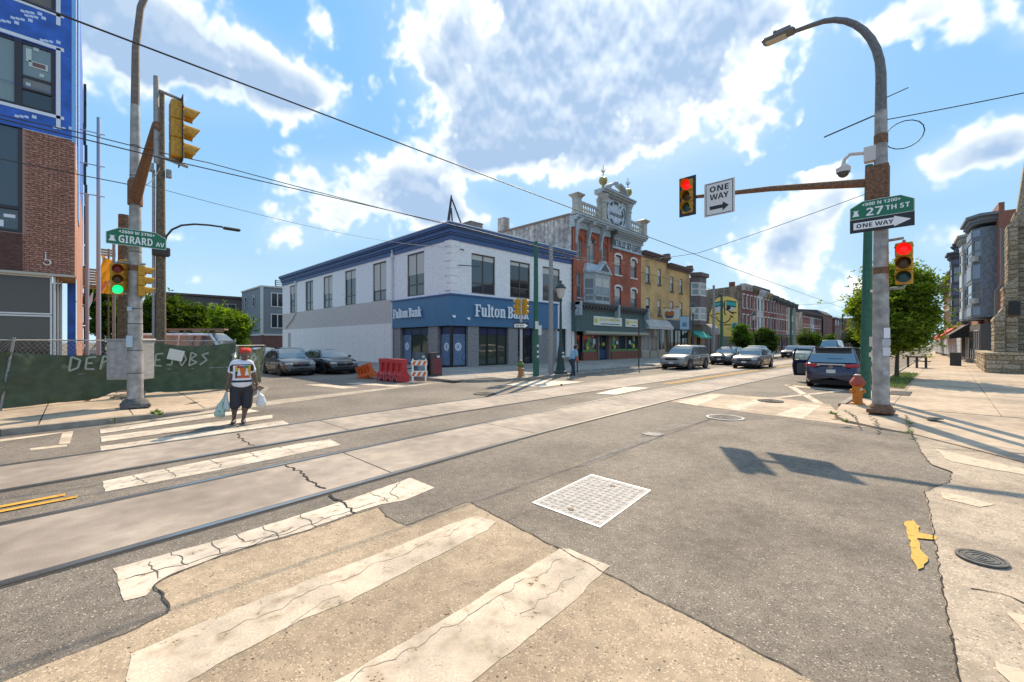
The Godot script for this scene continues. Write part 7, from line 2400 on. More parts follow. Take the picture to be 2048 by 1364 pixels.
	pole("utility_pole", "shorter wooden pole right behind the left signals", V(1.29, 0, -22.6), 6.8, 0.21, 0.17, wood)
	var sp := pole("scaffold_pole", "thin steel scaffold pole beside the unfinished building", V(0.66, 0, -26.0), 11.6, 0.085, 0.06, mat("lilac_steel", 0.40, 0.40, 0.46, 0.5, {"metal": 0.3}))
	b = MB.new()
	b.tube([V(-0.35, 0, 0), V(-0.35, 8.2, 0)], 0.06, 8)
	for y in [8.2, 9.5, 10.9]: b.tube([V(-0.9, y, 0), V(0.2, y, 0)], 0.025, 5)
	put("second_tube", b, mat("lilac_steel"), sp)
	pole("thin_post", "thin steel post behind the left signals with a hanging bulb", V(1.04, 0, -23.5), 6.0, 0.05, 0.05, galv)
	# posts on the bank side
	var bp := thing("signal_pole", "slim grey post with two signals in front of the bank", "pole", V(15.75, KERB, -15.1))
	b = MB.new()
	b.lathe(Vector3.ZERO, [Vector2(0.2, 0), Vector2(0.15, 0.25), Vector2(0.075, 0.4), Vector2(0.065, 3.95)], 12)
	b.tube([V(-0.25, 3.85, 0.0), V(0.25, 3.85, 0.0)], 0.03, 6)
	put("shaft", b, mat("post_grey", 0.44, 0.43, 0.43, 0.5, {"metal": 0.3}), bp)
	signal_head("left one of the two yellow signals before the bank sign", V(15.58, KERB + 3.5, -15.22), V(-0.3, 0, -1), 0.265, -1, false, sg)
	signal_head("right one of the two yellow signals before the bank sign", V(15.95, KERB + 3.5, -15.0), V(1, 0, -0.1), 0.265, -1, false, sg)
	var ow := thing("one_way_sign", "small ONE WAY arrow sign on the slim post before the bank", "sign", V(15.62, KERB + 2.72, -14.98), -0.62)
	oneway_flat(ow, 0.78, 0.32)
	var g2 := pole("tram_pole", "slender green tram pole in front of the bank", V(16.66, KERB, -14.92), 6.9, 0.16, 0.10, greenp, "tram poles along the far kerb")
	b = MB.new()
	for q in [[2.35, 0.2, 0.5], [2.6, -0.2, 0.4]]: b.box(V(q[1] * 0.6, q[0], 0.17), V(0.24, q[2], 0.01))
	put("parking_notice", b, mat("notice_white", 0.6, 0.62, 0.58, 0.6), g2)
	for y in [1.55, 1.25, 1.0]: bx_at("sticker", V(-0.02, y, 0.15), V(0.14, 0.12, 0.012), mat("sticker_75", 0.6, 0.6, 0.63, 0.6), g2)
	var poles := [["grey steel pole next to the slender green pole", V(18.3, KERB, -15.29), 7.15, 0.15, galv], ["grey steel pole before the mural", V(41.5, KERB, -15.2), 7.0, 0.14, galv], ["green pole before the mural", V(42.9, KERB, -15.0), 6.3, 0.14, greenp], ["far green pole before the terrace end", V(68.5, KERB, -15.0), 6.4, 0.16, greenp], ["far grey pole before the terrace end", V(71.5, KERB, -15.2), 6.6, 0.16, galv], ["brown pole before the gable building", V(110, KERB, -15.0), 7.5, 0.18, dk], ["grey pole with boards at the end of the avenue", V(112, KERB, -9.0), 6.5, 0.14, galv]]
	for q in poles: pole("street_pole", q[0], q[1], q[2], q[3], q[3] * 0.7, q[4], "poles along the far kerb")
	pole("rusty_post", "thin dark post at the kerb before the day care shop", V(27.7, KERB, -15.2), 3.3, 0.05, 0.05, mat("rust_dark", 0.09, 0.06, 0.045, 0.9))
	for q in [[V(18.9, KERB, -15.1), "ornate green lamp post in front of the red brick shop"], [V(36.6, KERB, -15.1), "ornate green lamp post before the yellow brick shops"], [V(52.8, KERB, -15.1), "ornate green lamp post before the terrace"]]:
		var lp := thing("lamp_post", q[1], "street lamp", q[0], 0.0, "ornate lamp posts along the far kerb")
		b = MB.new()
		b.lathe(Vector3.ZERO, [Vector2(0.38, 0), Vector2(0.38, 0.12), Vector2(0.28, 0.2), Vector2(0.2, 0.55), Vector2(0.18, 0.85), Vector2(0.17, 1.25), Vector2(0.1, 1.6), Vector2(0.085, 1.9), Vector2(0.06, 3.95), Vector2(0.1, 4.05), Vector2(0.07, 4.15)], 12)
		put("post", b, iron, lp)
		b = MB.new()
		b.lathe(V(0, 4.15, 0), [Vector2(0.1, 0), Vector2(0.16, 0.12), Vector2(0.27, 0.55)], 8)
		put("lantern_glass", b, mat("lantern_pale", 0.52, 0.50, 0.47, 0.3), lp)
		b = MB.new()
		b.lathe(V(0, 4.7, 0), [Vector2(0.3, 0), Vector2(0.32, 0.05), Vector2(0.18, 0.25), Vector2(0.1, 0.33), Vector2(0.06, 0.45), Vector2(0, 0.5)], 8)
		put("lantern_roof", b, iron, lp)
		if q[0].x < 20:
			bx_at("notice", V(-0.02, 0.95, 0.2), V(0.2, 0.14, 0.02), mat("sticker_75", 0.6, 0.6, 0.63, 0.6), lp)
			bx_at("notice", V(-0.02, 1.15, 0.19), V(0.2, 0.08, 0.02), mat("sticker_75"), lp)
	var bn := thing("street_banner", "pale blue banner with a round emblem hung on the second lamp post", "banner", V(36.3, 3.0, -15.2), -PI / 2 + 0.3)
	bx_at("cloth", V(-0.45, 0.5, 0), V(0.7, 1.1, 0.02), mat("banner_blue", 0.28, 0.42, 0.50, 0.7), bn)
	bx_at("emblem", V(-0.45, 0.35, 0.012), V(0.36, 0.36, 0.01), mat("banner_dark", 0.10, 0.2, 0.27, 0.7), bn)
	bx_at("bracket", V(-0.4, 1.08, 0), V(0.85, 0.04, 0.04), dk, bn)
	var rack := thing("bike_rack", "low dark hoop rack at the kerb next to the man in blue", "bike rack", V(19.6, KERB, -14.85))
	b = MB.new()
	b.tube([V(0, 0, 0), V(0, 0.6, 0), V(0.08, 0.75, 0), V(0.25, 0.8, 0), V(0.42, 0.75, 0), V(0.5, 0.6, 0), V(0.5, 0, 0)], 0.035, 8)
	put("hoop", b, dk, rack)
	# fence, barriers and boxes
	build_fence(galv)
	build_barriers()
	# bench on the right pavement
	var be := thing("pavement_table", "low dark wooden bench table on the right pavement under the tree", "bench", V(40.5, KERB, -1.5), 0.5)
	bx_at("top", V(0, 0.75, 0), V(1.3, 0.1, 0.6), mat("dark_wood", 0.07, 0.06, 0.055, 0.8), be)
	bx_at("shelf", V(0, 0.45, 0.35), V(1.3, 0.06, 0.3), mat("dark_wood"), be)
	for x in [-0.5, 0.5]:
		for z in [-0.2, 0.3]: bx_at("leg", V(x, 0.36, z), V(0.1, 0.72, 0.1), mat("dark_wood"), be)
	var ab := thing("sandwich_board", "small dark folding board before the awnings on the right pavement", "sign board", V(46.0, KERB, 0.45), -PI / 2)
	for s in [-1, 1]:
		b = MB.new()
		b.xf = Transform3D(Basis(Vector3.RIGHT, -s * 0.22), V(0, 0, s * 0.2))
		b.box(V(0, 0.5, 0), V(0.6, 1.0, 0.04))
		put("panel", b, dk, ab)
	# overhead wires
	wire("tram wire over the near track", [V(-25, 5.35, -5.6), V(0, 5.3, -6.6), V(9, 5.3, -6.82), V(17.5, 5.3, -6.98), V(48, 5.3, -7.3), V(200, 5.4, -7.6)], 0.0, 0.011)
	wire("tram wire over the far track", [V(-25, 5.35, -9.6), V(1.3, 5.3, -10.4), V(8, 5.3, -10.25), V(17, 5.3, -10.6), V(48, 5.3, -11.0), V(200, 5.4, -11.2)], 0.0, 0.011)
	wire("feeder cable sagging beside the far tram wire", [at(-200, 180, 7.0), at(172, 268, 8.2), at(415, 325, 9.6), at(880, 446, 12.7)], 0.02, 0.01)
	wire("span wire from the right green pole to the green pole by the bank", [V(17.3, 6.45, -1.82), V(17.5, 5.42, -6.98), V(17.2, 5.42, -10.6), V(16.66, 6.4, -14.92)], 0.03, 0.01)
	wire("second span wire farther along the avenue", [V(48, 7.0, -2.9), V(48, 5.42, -7.3), V(48, 5.42, -11.0), V(42.9, 6.3, -15.0)], 0.05, 0.012)
	wire("third span wire far along the avenue", [V(80, 7.2, -3.5), V(80, 5.6, -7.4), V(78, 5.6, -11.0), V(68.5, 6.2, -15.0)], 0.05, 0.015)
	wire("cable leaving the lamp pole to the right", [V(13.97, 7.3, -1.15), V(14.6, 7.1, 4.0)], 0.05, 0.012)
	wire("cable from the wooden pole to the left pole", [V(2.13, 8.2, -20.0), V(1.09, 6.0, -15.2)], 0.25, 0.012)
	wire("cable across the blue building to the left pole", [V(-9, 6.2, -14.2), V(1.09, 6.0, -15.2)], 0.12, 0.012)
	wire("thin cable from the left pole over the side street", [V(1.09, 6.1, -15.2), V(18.6, 8.5, -24.4)], 0.4, 0.008)
	var an := thing("antenna_rod", "thin antenna mast on the far skyline", "antenna", V(165, 9, -14))
	bx_at("mast", V(0, 3, 0), V(0.16, 6.5, 0.16), dk, an)
func bx_at(called: String, c: Vector3, s: Vector3, m: Material, parent: Node) -> MeshInstance3D:
	var b := MB.new()
	b.box(c, s)
	return put(called, b, m, parent)
func hydrant(label: String, p: Vector3, h: float, c1: Array, c2: Array, turn: float) -> void:
	var o := thing("fire_hydrant", label, "fire hydrant", p, turn)
	var m1 := mat("hyd_%d" % int(c1[0] * 100), c1[0], c1[1], c1[2], 0.55, {"tex": "grime", "scale": 3.0})
	var m2 := mat("hyd_top_%d" % int(c2[0] * 100), c2[0], c2[1], c2[2], 0.6, {"tex": "grime", "scale": 3.0})
	var k := h / 0.83
	var b := MB.new()
	b.lathe(Vector3.ZERO, [Vector2(0.17, 0), Vector2(0.17, 0.035), Vector2(0.12, 0.045), Vector2(0.115, 0.1), Vector2(0.115, 0.5 * k)], 16)
	put("barrel", b, m1, o)
	b = MB.new()
	b.lathe(V(0, 0.5 * k, 0), [Vector2(0.115, 0), Vector2(0.19, 0.06), Vector2(0.195, 0.11), Vector2(0.15, 0.18), Vector2(0.09, 0.26), Vector2(0.085, 0.29)], 10)
	put("bonnet", b, m2, o)
	b = MB.new()
	b.lathe(V(0, 0.79 * k, 0), [Vector2(0.085, 0), Vector2(0.085, 0.025), Vector2(0.05, 0.045), Vector2(0, 0.045)], 8)
	put("cap", b, mat("hyd_cap", 0.40, 0.30, 0.28, 0.6), o)
	for s in [-1, 1]:
		b = MB.new()
		b.lathe(V(s * 0.11, 0.36 * k, 0), [Vector2(0.06, 0), Vector2(0.06, 0.06), Vector2(0.045, 0.08), Vector2(0, 0.08)], 10, V(s, 0, 0))
		put("nozzle", b, m1, o)
	bx_at("label_plate", V(0.02, 0.42 * k, 0.117), V(0.05, 0.05, 0.008), mat("sticker_75", 0.6, 0.6, 0.63, 0.6), o)
func build_fence(galv: Material) -> void:
	var pts := [V(-14, 0, -13.4), V(-10.2, 0, -14.2), V(-7.2, 0, -14.9), V(-4.2, 0, -15.7), V(-1.37, 0, -16.85), V(1.55, 0, -18.5), V(3.95, 0, -18.5), V(5.45, 0, -20.5)]
	var o := thing("fence", "chain link construction fence with dark green screen and leaning posts", "fence", V(0, KERB, 0))
	var gm := mat("green_screen", 0.085, 0.12, 0.075, 0.8, {"tex": "grime", "scale": 0.5, "back": Color(0.3, 0.4, 0.25)})
	var wt := mat("spray_white", 0.30, 0.34, 0.30, 0.9)
	var f := FastNoiseLite.new()
	f.frequency = 0.8
	for i in pts.size():
		var b := MB.new()
		var lean := V(0.18 + 0.05 * (i % 3), 0, -0.05)
		b.tube([pts[i], pts[i] + V(0, 1.86 if i < 7 else 1.6, 0) + lean], 0.03, 8)
		put("post", b, galv, o)
	for i in pts.size() - 1:
		var a: Vector3 = pts[i]
		var c: Vector3 = pts[i + 1]
		var lean := V(0.2, 0, -0.05)
		var h := 1.78 if i < 6 else 1.6
		for y in [h, h * 0.46]:
			var b := MB.new()
			b.tube([a + lean * (y / 1.8) + V(0, y, 0), c + lean * (y / 1.8) + V(0, y, 0)], 0.022, 6)
			put("rail", b, galv, o)
		var g := []
		for r in 9:
			var row := []
			for k in 19:
				var t := k / 18.0
				var top := h * (0.83 if i < 5 else 0.97) - (0.13 * sin(t * PI) if i >= 4 else 0.08 * sin(t * PI))
				var bot := 0.05 + 0.12 * maxf(0.0, f.get_noise_2d(i * 3.0 + t * 2.0, 5.0)) + (0.22 * maxf(0.0, 1.0 - absf(t - 0.8) * 5.0) if i == 4 else 0.0)
				var y := lerpf(bot, top, r / 8.0)
				var p := a.lerp(c, t) + lean * (y / 1.8)
				var nrm := (c - a).cross(Vector3.UP).normalized()
				row.append(p + V(0, y, 0) + nrm * (0.03 + 0.09 * f.get_noise_2d(i * 9.0 + t * 6.0 + y * 1.5, y * 2.5) + 0.02 * sin(t * 26.0 + y * 7.0 + i)))
			g.append(row)
		var b := MB.new()
		b.grid(g, false, true)
		put("screen", b, gm, o)
		if i < 6:                                        # wire mesh above the screen
			b = MB.new()
			var L := a.distance_to(c)
			var n := int(L / 0.11)
			for k in n:
				for s in [-1, 1]:
					var x0 := (k + 0.5) / n
					var x1 := clampf(x0 + s * 0.34 / L, 0, 1)
					b.bar(a.lerp(c, x0) + lean * 0.78 + V(0, h * 0.78, 0), a.lerp(c, x1) + lean * 0.99 + V(0, h * 0.99, 0), 0.005, 0.005)
			put("wire_mesh", b, galv, o).set_meta("kind", "stuff")
	# graffiti strokes
	var F2 := {"D": [[0, 0, 0, 1], [0, 1, 0.7, 0.75], [0.7, 0.75, 0.6, 0.2], [0.6, 0.2, 0, 0]], "E": [[0.7, 0.95, 0, 0.9], [0, 0.9, 0, 0.1], [0, 0.5, 0.5, 0.5], [0, 0.1, 0.7, 0.05]], "P": [[0, 0, 0.1, 1], [0.1, 1, 0.8, 0.8], [0.8, 0.8, 0.1, 0.5]], "S": [[0.8, 0.95, 0.1, 0.8], [0.1, 0.8, 0.7, 0.4], [0.7, 0.4, 0, 0.05]],
		"J": [[0.6, 1, 0.5, 0.1], [0.5, 0.1, 0.05, 0.15]], "O": [[0.4, 1, 0, 0.5], [0, 0.5, 0.4, 0], [0.4, 0, 0.8, 0.5], [0.8, 0.5, 0.4, 1]], "B": [[0, 0, 0.05, 1], [0.05, 1, 0.7, 0.8], [0.7, 0.8, 0.05, 0.5], [0.05, 0.5, 0.8, 0.25], [0.8, 0.25, 0, 0]], "1": [[0.2, 0.85, 0.45, 1], [0.45, 1, 0.4, 0]]}
	for w in [["DEPS", 4, 0.36, 0.21, 0.4], ["EJOBS", 5, 0.06, 0.175, 0.46], ["1BO", 5, 0.93, 0.19, 0.4], ["BO", 6, 0.25, 0.3, 0.35]]:
		var a: Vector3 = pts[w[1]]
		var c: Vector3 = pts[w[1] + 1]
		var nrm := (c - a).cross(Vector3.UP).normalized()
		var L := a.distance_to(c)
		for k in w[0].length():
			var b := MB.new()
			for s in F2[w[0][k]]:
				var q := []
				for e in 2:
					var t: float = w[2] + (k + s[e * 2] * 0.85) * w[3] * 1.35 / L * 1.3
					var y: float = 0.92 + s[e * 2 + 1] * w[4]
					q.append(a.lerp(c, t) + V(0.2, 0, -0.05) * (y / 1.8) + V(0, y, 0) + nrm * 0.12)
				b.bar(q[0], q[1], 0.01, 0.05, Vector3.UP)
			put("graffiti", b, wt, o)
	var b2 := MB.new()
	b2.xf = Transform3D(Basis(Vector3.UP, -0.25) * Basis(Vector3.BACK, -0.25), V(2.35, 1.3, -18.35))
	b2.box(Vector3.ZERO, V(0.42, 0.36, 0.01))
	put("paper_notice", b2, mat("notice_white", 0.6, 0.62, 0.58, 0.6), o)
	# rubble below the torn screen
	var rb := thing("rubble", "loose orange rubble and planks under the torn green screen", "rubble", V(0.6, KERB, -18.2))
	for i in 14:
		var b := MB.new()
		b.xf = Transform3D(Basis.from_euler(V(rng.randf() * 0.4, rng.randf() * 3.0, rng.randf() * 0.3)), V(rng.randf_range(-1.0, 0.8), 0.05, rng.randf_range(-0.5, 0.3)))
		b.bevel(Vector3.ZERO, V(rng.randf_range(0.15, 0.7), 0.07, rng.randf_range(0.08, 0.2)), 0.02)
		put("piece", b, mat("rubble_%d" % (i % 3), [0.42, 0.32, 0.5][i % 3], [0.24, 0.2, 0.36][i % 3], [0.13, 0.13, 0.22][i % 3], 0.9), rb)
func build_barriers() -> void:
	var prof := [Vector2(-0.27, 0), Vector2(0.27, 0), Vector2(0.27, 0.3), Vector2(0.14, 0.5), Vector2(0.12, 0.82), Vector2(0.16, 0.86), Vector2(0.16, 1.05), Vector2(-0.16, 1.05), Vector2(-0.16, 0.86), Vector2(-0.12, 0.82), Vector2(-0.14, 0.5), Vector2(-0.27, 0.3)]
	for k in 2:
		var o := thing("water_barrier", ["upright red plastic barrier with graffiti at the side street kerb", "tipped orange plastic barrier behind the red one"][k], "barrier", [V(10.75, 0.02, -17.8), V(10.75, 0.1, -20.7)][k], [0.06, 0.12][k])
		if k == 1:
			o.rotation = V(-0.22, 0.1, 0.25)
			o.scale = V(0.75, 0.72, 0.62)
		var m: StandardMaterial3D = [mat("barrier_red", 0.60, 0.045, 0.05, 0.5, {"tex": "grime", "scale": 1.2}), mat("barrier_orange", 0.75, 0.13, 0.015, 0.5, {"tex": "grime", "scale": 1.2})][k]
		var b := MB.new()
		b.prism(prof, -1.95, 0.0)
		put("body", b, m, o)
		for i in 4:
			b = MB.new()
			b.bevel(V(-0.18, 0.62, -0.3 - i * 0.45), V(0.12, 0.46, 0.1), 0.02)
			put("rib", b, m, o)
		for i in 3:
			b = MB.new()
			b.box(V(-0.262, 0.06, -0.4 - i * 0.55), V(0.04, 0.12, 0.22))
			put("foot_slot", b, mat("joint_dark", 0.02, 0.018, 0.016, 0.95), o)
		if k == 0:
			for i in 26:
				b = MB.new()
				var z := -0.2 - i * 0.062
				b.bar(V(-0.276, 0.06 + 0.1 * (i % 3), z), V(-0.276, 0.2 + 0.07 * ((i * 7) % 4), z - 0.09 + 0.05 * (i % 4)), 0.02, 0.008, V(0, 0.5, 1))
				put("graffiti", b, mat("graffiti_dark", 0.10, 0.025, 0.03, 0.8) if i % 3 else mat("graffiti_pale", 0.6, 0.4, 0.42, 0.8), o)
	var o := thing("a_frame_barricade", "orange and white striped folding barricade beside the red barrier", "barricade", V(11.35, 0.03, -17.5), -0.65)
	var wt := mat("barricade_white", 0.78, 0.77, 0.74, 0.5)
	for s in [-1, 1]:
		for x in [-0.3, 0.3]:
			var b := MB.new()
			b.bar(V(x, 0.0, s * 0.3), V(x, 1.05, s * 0.03), 0.045, 0.05, V(0, 0.3, 1))
			put("leg", b, wt, o)
		for y in [0.36, 0.86]:
			var z: float = s * (0.3 - y * 0.257) + s * 0.035
			bx_at("board", V(0, y, z), V(0.72, 0.22, 0.02), wt, o)
			for i in 3:
				var b := MB.new()
				b.prism([Vector2(-0.34 + i * 0.24, y - 0.1), Vector2(-0.22 + i * 0.24, y - 0.1), Vector2(-0.12 + i * 0.24, y + 0.1), Vector2(-0.24 + i * 0.24, y + 0.1)], z + 0.011 * s - 0.003, z + 0.011 * s + 0.003)
				put("stripe", b, mat("stripe_orange", 0.75, 0.14, 0.01, 0.5), o)
	for k in 2:
		var nb_ := thing("newspaper_box", ["scratched blue grey newspaper box beside the barricade", "dark red newspaper box at the bank corner"][k], "newspaper box", V(12.45 + k * 0.62, KERB, -19.15 + k * 0.42), -0.25)
		var b := MB.new()
		b.prism([Vector2(-0.3, 0.0), Vector2(0.3, 0.0), Vector2(0.3, 1.0), Vector2(0.12, 1.2), Vector2(-0.3, 1.2)], -0.27, 0.27)
		put("case", b, [mat("box_blue", 0.10, 0.15, 0.19, 0.5, {"tex": "rust", "scale": 1.0}), mat("box_dark", 0.05, 0.04, 0.045, 0.5)][k], nb_)
		bx_at("door", V(0.02, 0.5, 0.275), V(0.44, 0.78, 0.02), [mat("box_panel", 0.2, 0.3, 0.36, 0.4, {"tex": "rust", "scale": 1.5}), mat("box_red", 0.17, 0.03, 0.035, 0.5)][k], nb_)
		bx_at("notice", V(0.1, 1.0, 0.273), V(0.14, 0.1, 0.012), mat("sticker_75", 0.6, 0.6, 0.63, 0.6), nb_)
		for i in 4: bx_at("scratch", V(-0.1 + i * 0.09, 0.5 + 0.08 * (i % 2), 0.288), V(0.02, 0.5, 0.004), [mat("box_scratch", 0.42, 0.5, 0.55, 0.6), mat("box_seam", 0.07, 0.012, 0.015, 0.6)][k], nb_)
	var pp := thing("litter_paper", "scrap of white paper on the pavement beside the newspaper boxes", "litter", G(866, 751, KERB) + V(0, 0.012, 0), 0.4)
	bx_at("sheet", Vector3.ZERO, V(0.45, 0.006, 0.3), mat("sticker_75"), pp)
	var l2 := thing("litter_can", "crushed can lying by the far rail before the bank corner", "litter", G(1123, 771) + V(0, 0.03, 0), 0.9)
	bx_at("can", Vector3.ZERO, V(0.12, 0.06, 0.07), mat("joint_dark", 0.02, 0.018, 0.016, 0.95), l2)
# ---------- vehicles ----------
func lerp_profile(q: Array, x: float) -> float:
	for i in q.size() - 1:
		if x <= q[i + 1][0]: return lerpf(q[i][1], q[i + 1][1], clampf((x - q[i][0]) / (q[i + 1][0] - q[i][0]), 0, 1))
	return q[-1][1]
func car(label: String, cat: String, p: Vector3, ry: float, o: Dictionary) -> Node3D:
	var r := thing("parked_car" if not o.get("moving", false) else "car", label, cat, p, ry, "cars on the streets")
	var L: float = o.get("L", 4.6)
	var w: float = o.get("W", 1.8) * 0.5
	var H: float = o.get("H", 1.45)
	var kind: String = o.get("kind", "sedan")
	var c: Array = o.c
	var paint := mat("car_%d_%d_%d" % [int(c[0] * 1000), int(c[1] * 1000), int(c[2] * 1000)], c[0], c[1], c[2], 0.32, {"metal": 0.35, "coat": 0.9})
	var dark := mat("car_black", 0.012, 0.012, 0.013, 0.55)
	var gls := mat("car_glass", 0.26, 0.29, 0.30, 0.05, {"metal": 0.7})
	var chrome := mat("chrome", 0.6, 0.6, 0.6, 0.15, {"metal": 1.0})
	var suv := kind != "sedan"
	var s := H / 1.45 if not suv else H / 1.70
	var top := [[-0.5, 0.62], [-0.485, 0.86], [-0.44, 0.98], [-0.34, 1.0], [-0.1, 0.95], [0.2, 0.96], [0.34, 0.90], [0.44, 0.80], [0.485, 0.66], [0.5, 0.5]]
	var rb := -0.40
	var rr := -0.20
	var rf := 0.06
	var ws := 0.23
	if suv:
		top = [[-0.5, 0.72], [-0.49, 0.98], [-0.46, 1.07], [-0.3, 1.08], [0.0, 1.04], [0.22, 1.07], [0.34, 1.03], [0.44, 0.93], [0.485, 0.78], [0.5, 0.6]]
		rb = -0.475; rr = -0.41; rf = 0.07; ws = 0.25
	if kind == "van": 
		rb = -0.485; rr = -0.46; rf = 0.2; ws = 0.36
	var sm := func(x: float) -> float: return lerp_profile(top, x) * s
	# lower body
	var g := []
	var xs := [-0.5, -0.49, -0.47, -0.44, -0.38, -0.3, -0.18, -0.05, 0.08, 0.2, 0.28, 0.34, 0.4, 0.44, 0.47, 0.49, 0.5]
	for x in xs:
		var ax: float = absf(x)
		var k := 1.0 - 0.16 * pow(clampf((ax - 0.38) / 0.12, 0, 1), 2.0)
		var y: float = sm.call(x)
		var bot := 0.2 + 0.1 * pow(clampf((ax - 0.42) / 0.08, 0, 1), 2.0)
		var row := []
		for q in [[bot, 0.86], [bot + 0.08, 0.96], [lerpf(bot, y, 0.45), 1.0], [lerpf(bot, y, 0.7), 0.985], [y - 0.06, 0.955], [y, 0.88], [y + 0.02, 0.5], [y + 0.028, 0.0], [y + 0.02, -0.5], [y, -0.88], [y - 0.06, -0.955], [lerpf(bot, y, 0.7), -0.985], [lerpf(bot, y, 0.45), -1.0], [bot + 0.08, -0.96], [bot, -0.86]]:
			row.append(V(x * L, q[0], q[1] * w * k))
		g.append(row)
	for e in [0, 1]:
		var src: Array = g[0] if e == 0 else g[-1]
		var row := []
		for q in src: row.append(V(q.x + (0.03 if e else -0.03), lerpf(q.y, 0.45, 0.25), q.z * 0.8))
		var row2 := []
		for q in src: row2.append(V(q.x + (0.03 if e else -0.03), 0.45, 0.0))
		if e == 0:
			g.push_front(row); g.push_front(row2)
		else:
			g.append(row); g.append(row2)
	var b := MB.new()
	b.grid(g, false, true)
	put("body", b, paint, r)
	# cabin shell
	var belt := func(x: float) -> float: return float(sm.call(x)) - 0.02
	g = []
	for q in [[rb, 0.0], [lerpf(rb, rr, 0.5), 0.56], [rr, 0.97], [lerpf(rr, rf, 0.5), 1.0], [rf, 0.985], [lerpf(rf, ws, 0.5), 0.56], [ws, 0.0]]:
		var y0: float = belt.call(q[0])
		var y1: float = lerpf(y0, H, q[1])
		var row := []
		for e in [[0.0, 0.92], [0.86, 0.74], [0.97, 0.64], [1.0, 0.4], [1.0, 0.0], [1.0, -0.4], [0.97, -0.64], [0.86, -0.74], [0.0, -0.92]]:
			row.append(V(q[0] * L, lerpf(y0, y1, e[0]), e[1] * w * (1.0 if q[1] > 0.3 else 0.97)))
		g.append(row)
	b = MB.new()
	b.grid(g, false, true)
	put("roof", b, paint, r)
	# glass
	for e in [[ws, rf, "windshield"], [rb, rr, "rear_window"]]:
		b = MB.new()
		var y0: float = belt.call(e[0]) 
		var out := 0.03 if e[0] > 0 else -0.03
		var A := V(lerpf(e[0], e[1], 0.06) * L + out, lerpf(y0, H, 0.10), 0)
		var C := V(lerpf(e[0], e[1], 0.5) * L + out, lerpf(y0, H, 0.57) + 0.015, 0)
		var D := V(lerpf(e[0], e[1], 0.94) * L + out * 0.6, lerpf(y0, H, 0.93) + 0.015, 0)
		for q in [[A, 0.83, C, 0.74], [C, 0.74, D, 0.62]]:
			var p0: Vector3 = q[0] + V(0, 0, q[1] * w)
			var p1: Vector3 = q[0] - V(0, 0, q[1] * w)
			var p2: Vector3 = q[2] - V(0, 0, q[3] * w)
			var p3: Vector3 = q[2] + V(0, 0, q[3] * w)
			if out > 0: b.quad(p0, p1, p2, p3) if (p1 - p0).cross(p2 - p0).x > 0 else b.quad(p3, p2, p1, p0)
			else: b.quad(p0, p1, p2, p3) if (p1 - p0).cross(p2 - p0).x < 0 else b.quad(p3, p2, p1, p0)
		put(e[2], b, gls, r)
	var cuts := [[ws - 0.045, rf + 0.0, -0.055, -0.055], [-0.075, -0.075, rb + 0.07, rr + 0.02]] if not suv else [[ws - 0.04, rf + 0.0, -0.07, -0.07], [-0.09, -0.09, -0.27, -0.26], [-0.29, -0.28, rb + 0.04, rr + 0.02]]
	for sd in [-1.0, 1.0]:
		for q in cuts:
			b = MB.new()
			var y0: float = float(belt.call(0.0)) + 0.035
			var y1 := H - 0.13
			var pz := func(y: float) -> float: return sd * (lerpf(0.92, 0.74, clampf((y - y0) / (H * 0.86 + y0 * 0.14 - y0), 0, 1)) * w + 0.012)
			var P0 := V(q[0] * L, y0, pz.call(y0))
			var P1 := V(q[2] * L, y0, pz.call(y0))
			var P2 := V(q[3] * L, y1, pz.call(y1))
			var P3 := V(q[1] * L, y1, pz.call(y1))
			if sd > 0: b.quad(P1, P0, P3, P2)
			else: b.quad(P0, P1, P2, P3)
			put("side_window", b, gls, r)
		b = MB.new()
		b.bevel(V(ws * L - 0.25, float(belt.call(0.1)) + 0.08, sd * (w + 0.09)), V(0.12, 0.13, 0.18), 0.04)
		put("mirror", b, paint, r)
		for x in [-0.07, 0.2, -0.27]:
			bx_at("door_gap", V(x * L, 0.62 * s, sd * w * 1.0), V(0.012, 0.5 * s, 0.012), dark, r)
		for x in [-0.02, -0.22]: bx_at("door_handle", V(x * L, 0.82 * s, sd * w * 0.985), V(0.16, 0.03, 0.03), paint if c[0] < 0.3 else chrome, r)
		bx_at("sill", V(0, 0.22, sd * w * 0.93), V(L * 0.5, 0.09, 0.08), dark, r)
	# wheels
	var wr: float = 0.315 if not suv else 0.35
	for x in [0.305 * L, -0.295 * L]:
		for sd in [-1.0, 1.0]:
			b = MB.new()
			b.lathe(V(x, wr + 0.02, sd * (w - 0.10)), [Vector2(wr * 1.17, 0), Vector2(wr * 1.17, 0.106), Vector2(0, 0.106)], 22, V(0, 0, sd))
			put("wheel_arch", b, dark, r)
			b = MB.new()
			b.lathe(V(x, wr, sd * (w - 0.2)), [Vector2(wr * 0.9, 0), Vector2(wr, 0.03), Vector2(wr, 0.19), Vector2(wr * 0.94, 0.215), Vector2(wr * 0.66, 0.217)], 22, V(0, 0, sd))
			var wh := put("wheel", b, mat("tyre", 0.018, 0.018, 0.018, 0.85), r)
			b = MB.new()
			b.lathe(V(x, wr, sd * (w + 0.002)), [Vector2(wr * 0.67, 0.012), Vector2(wr * 0.6, 0.0), Vector2(wr * 0.2, 0.0), Vector2(wr * 0.18, 0.014), Vector2(0, 0.014)], 20, V(0, 0, sd))
			for k in 7:
				var a := TAU * k / 7.0
				b.bar(V(x + cos(a) * wr * 0.15, wr + sin(a) * wr * 0.15, sd * (w + 0.014)), V(x + cos(a) * wr * 0.63, wr + sin(a) * wr * 0.63, sd * (w + 0.014)), 0.012, 0.05, V(0, 0, 1).cross(V(cos(a), sin(a), 0)))
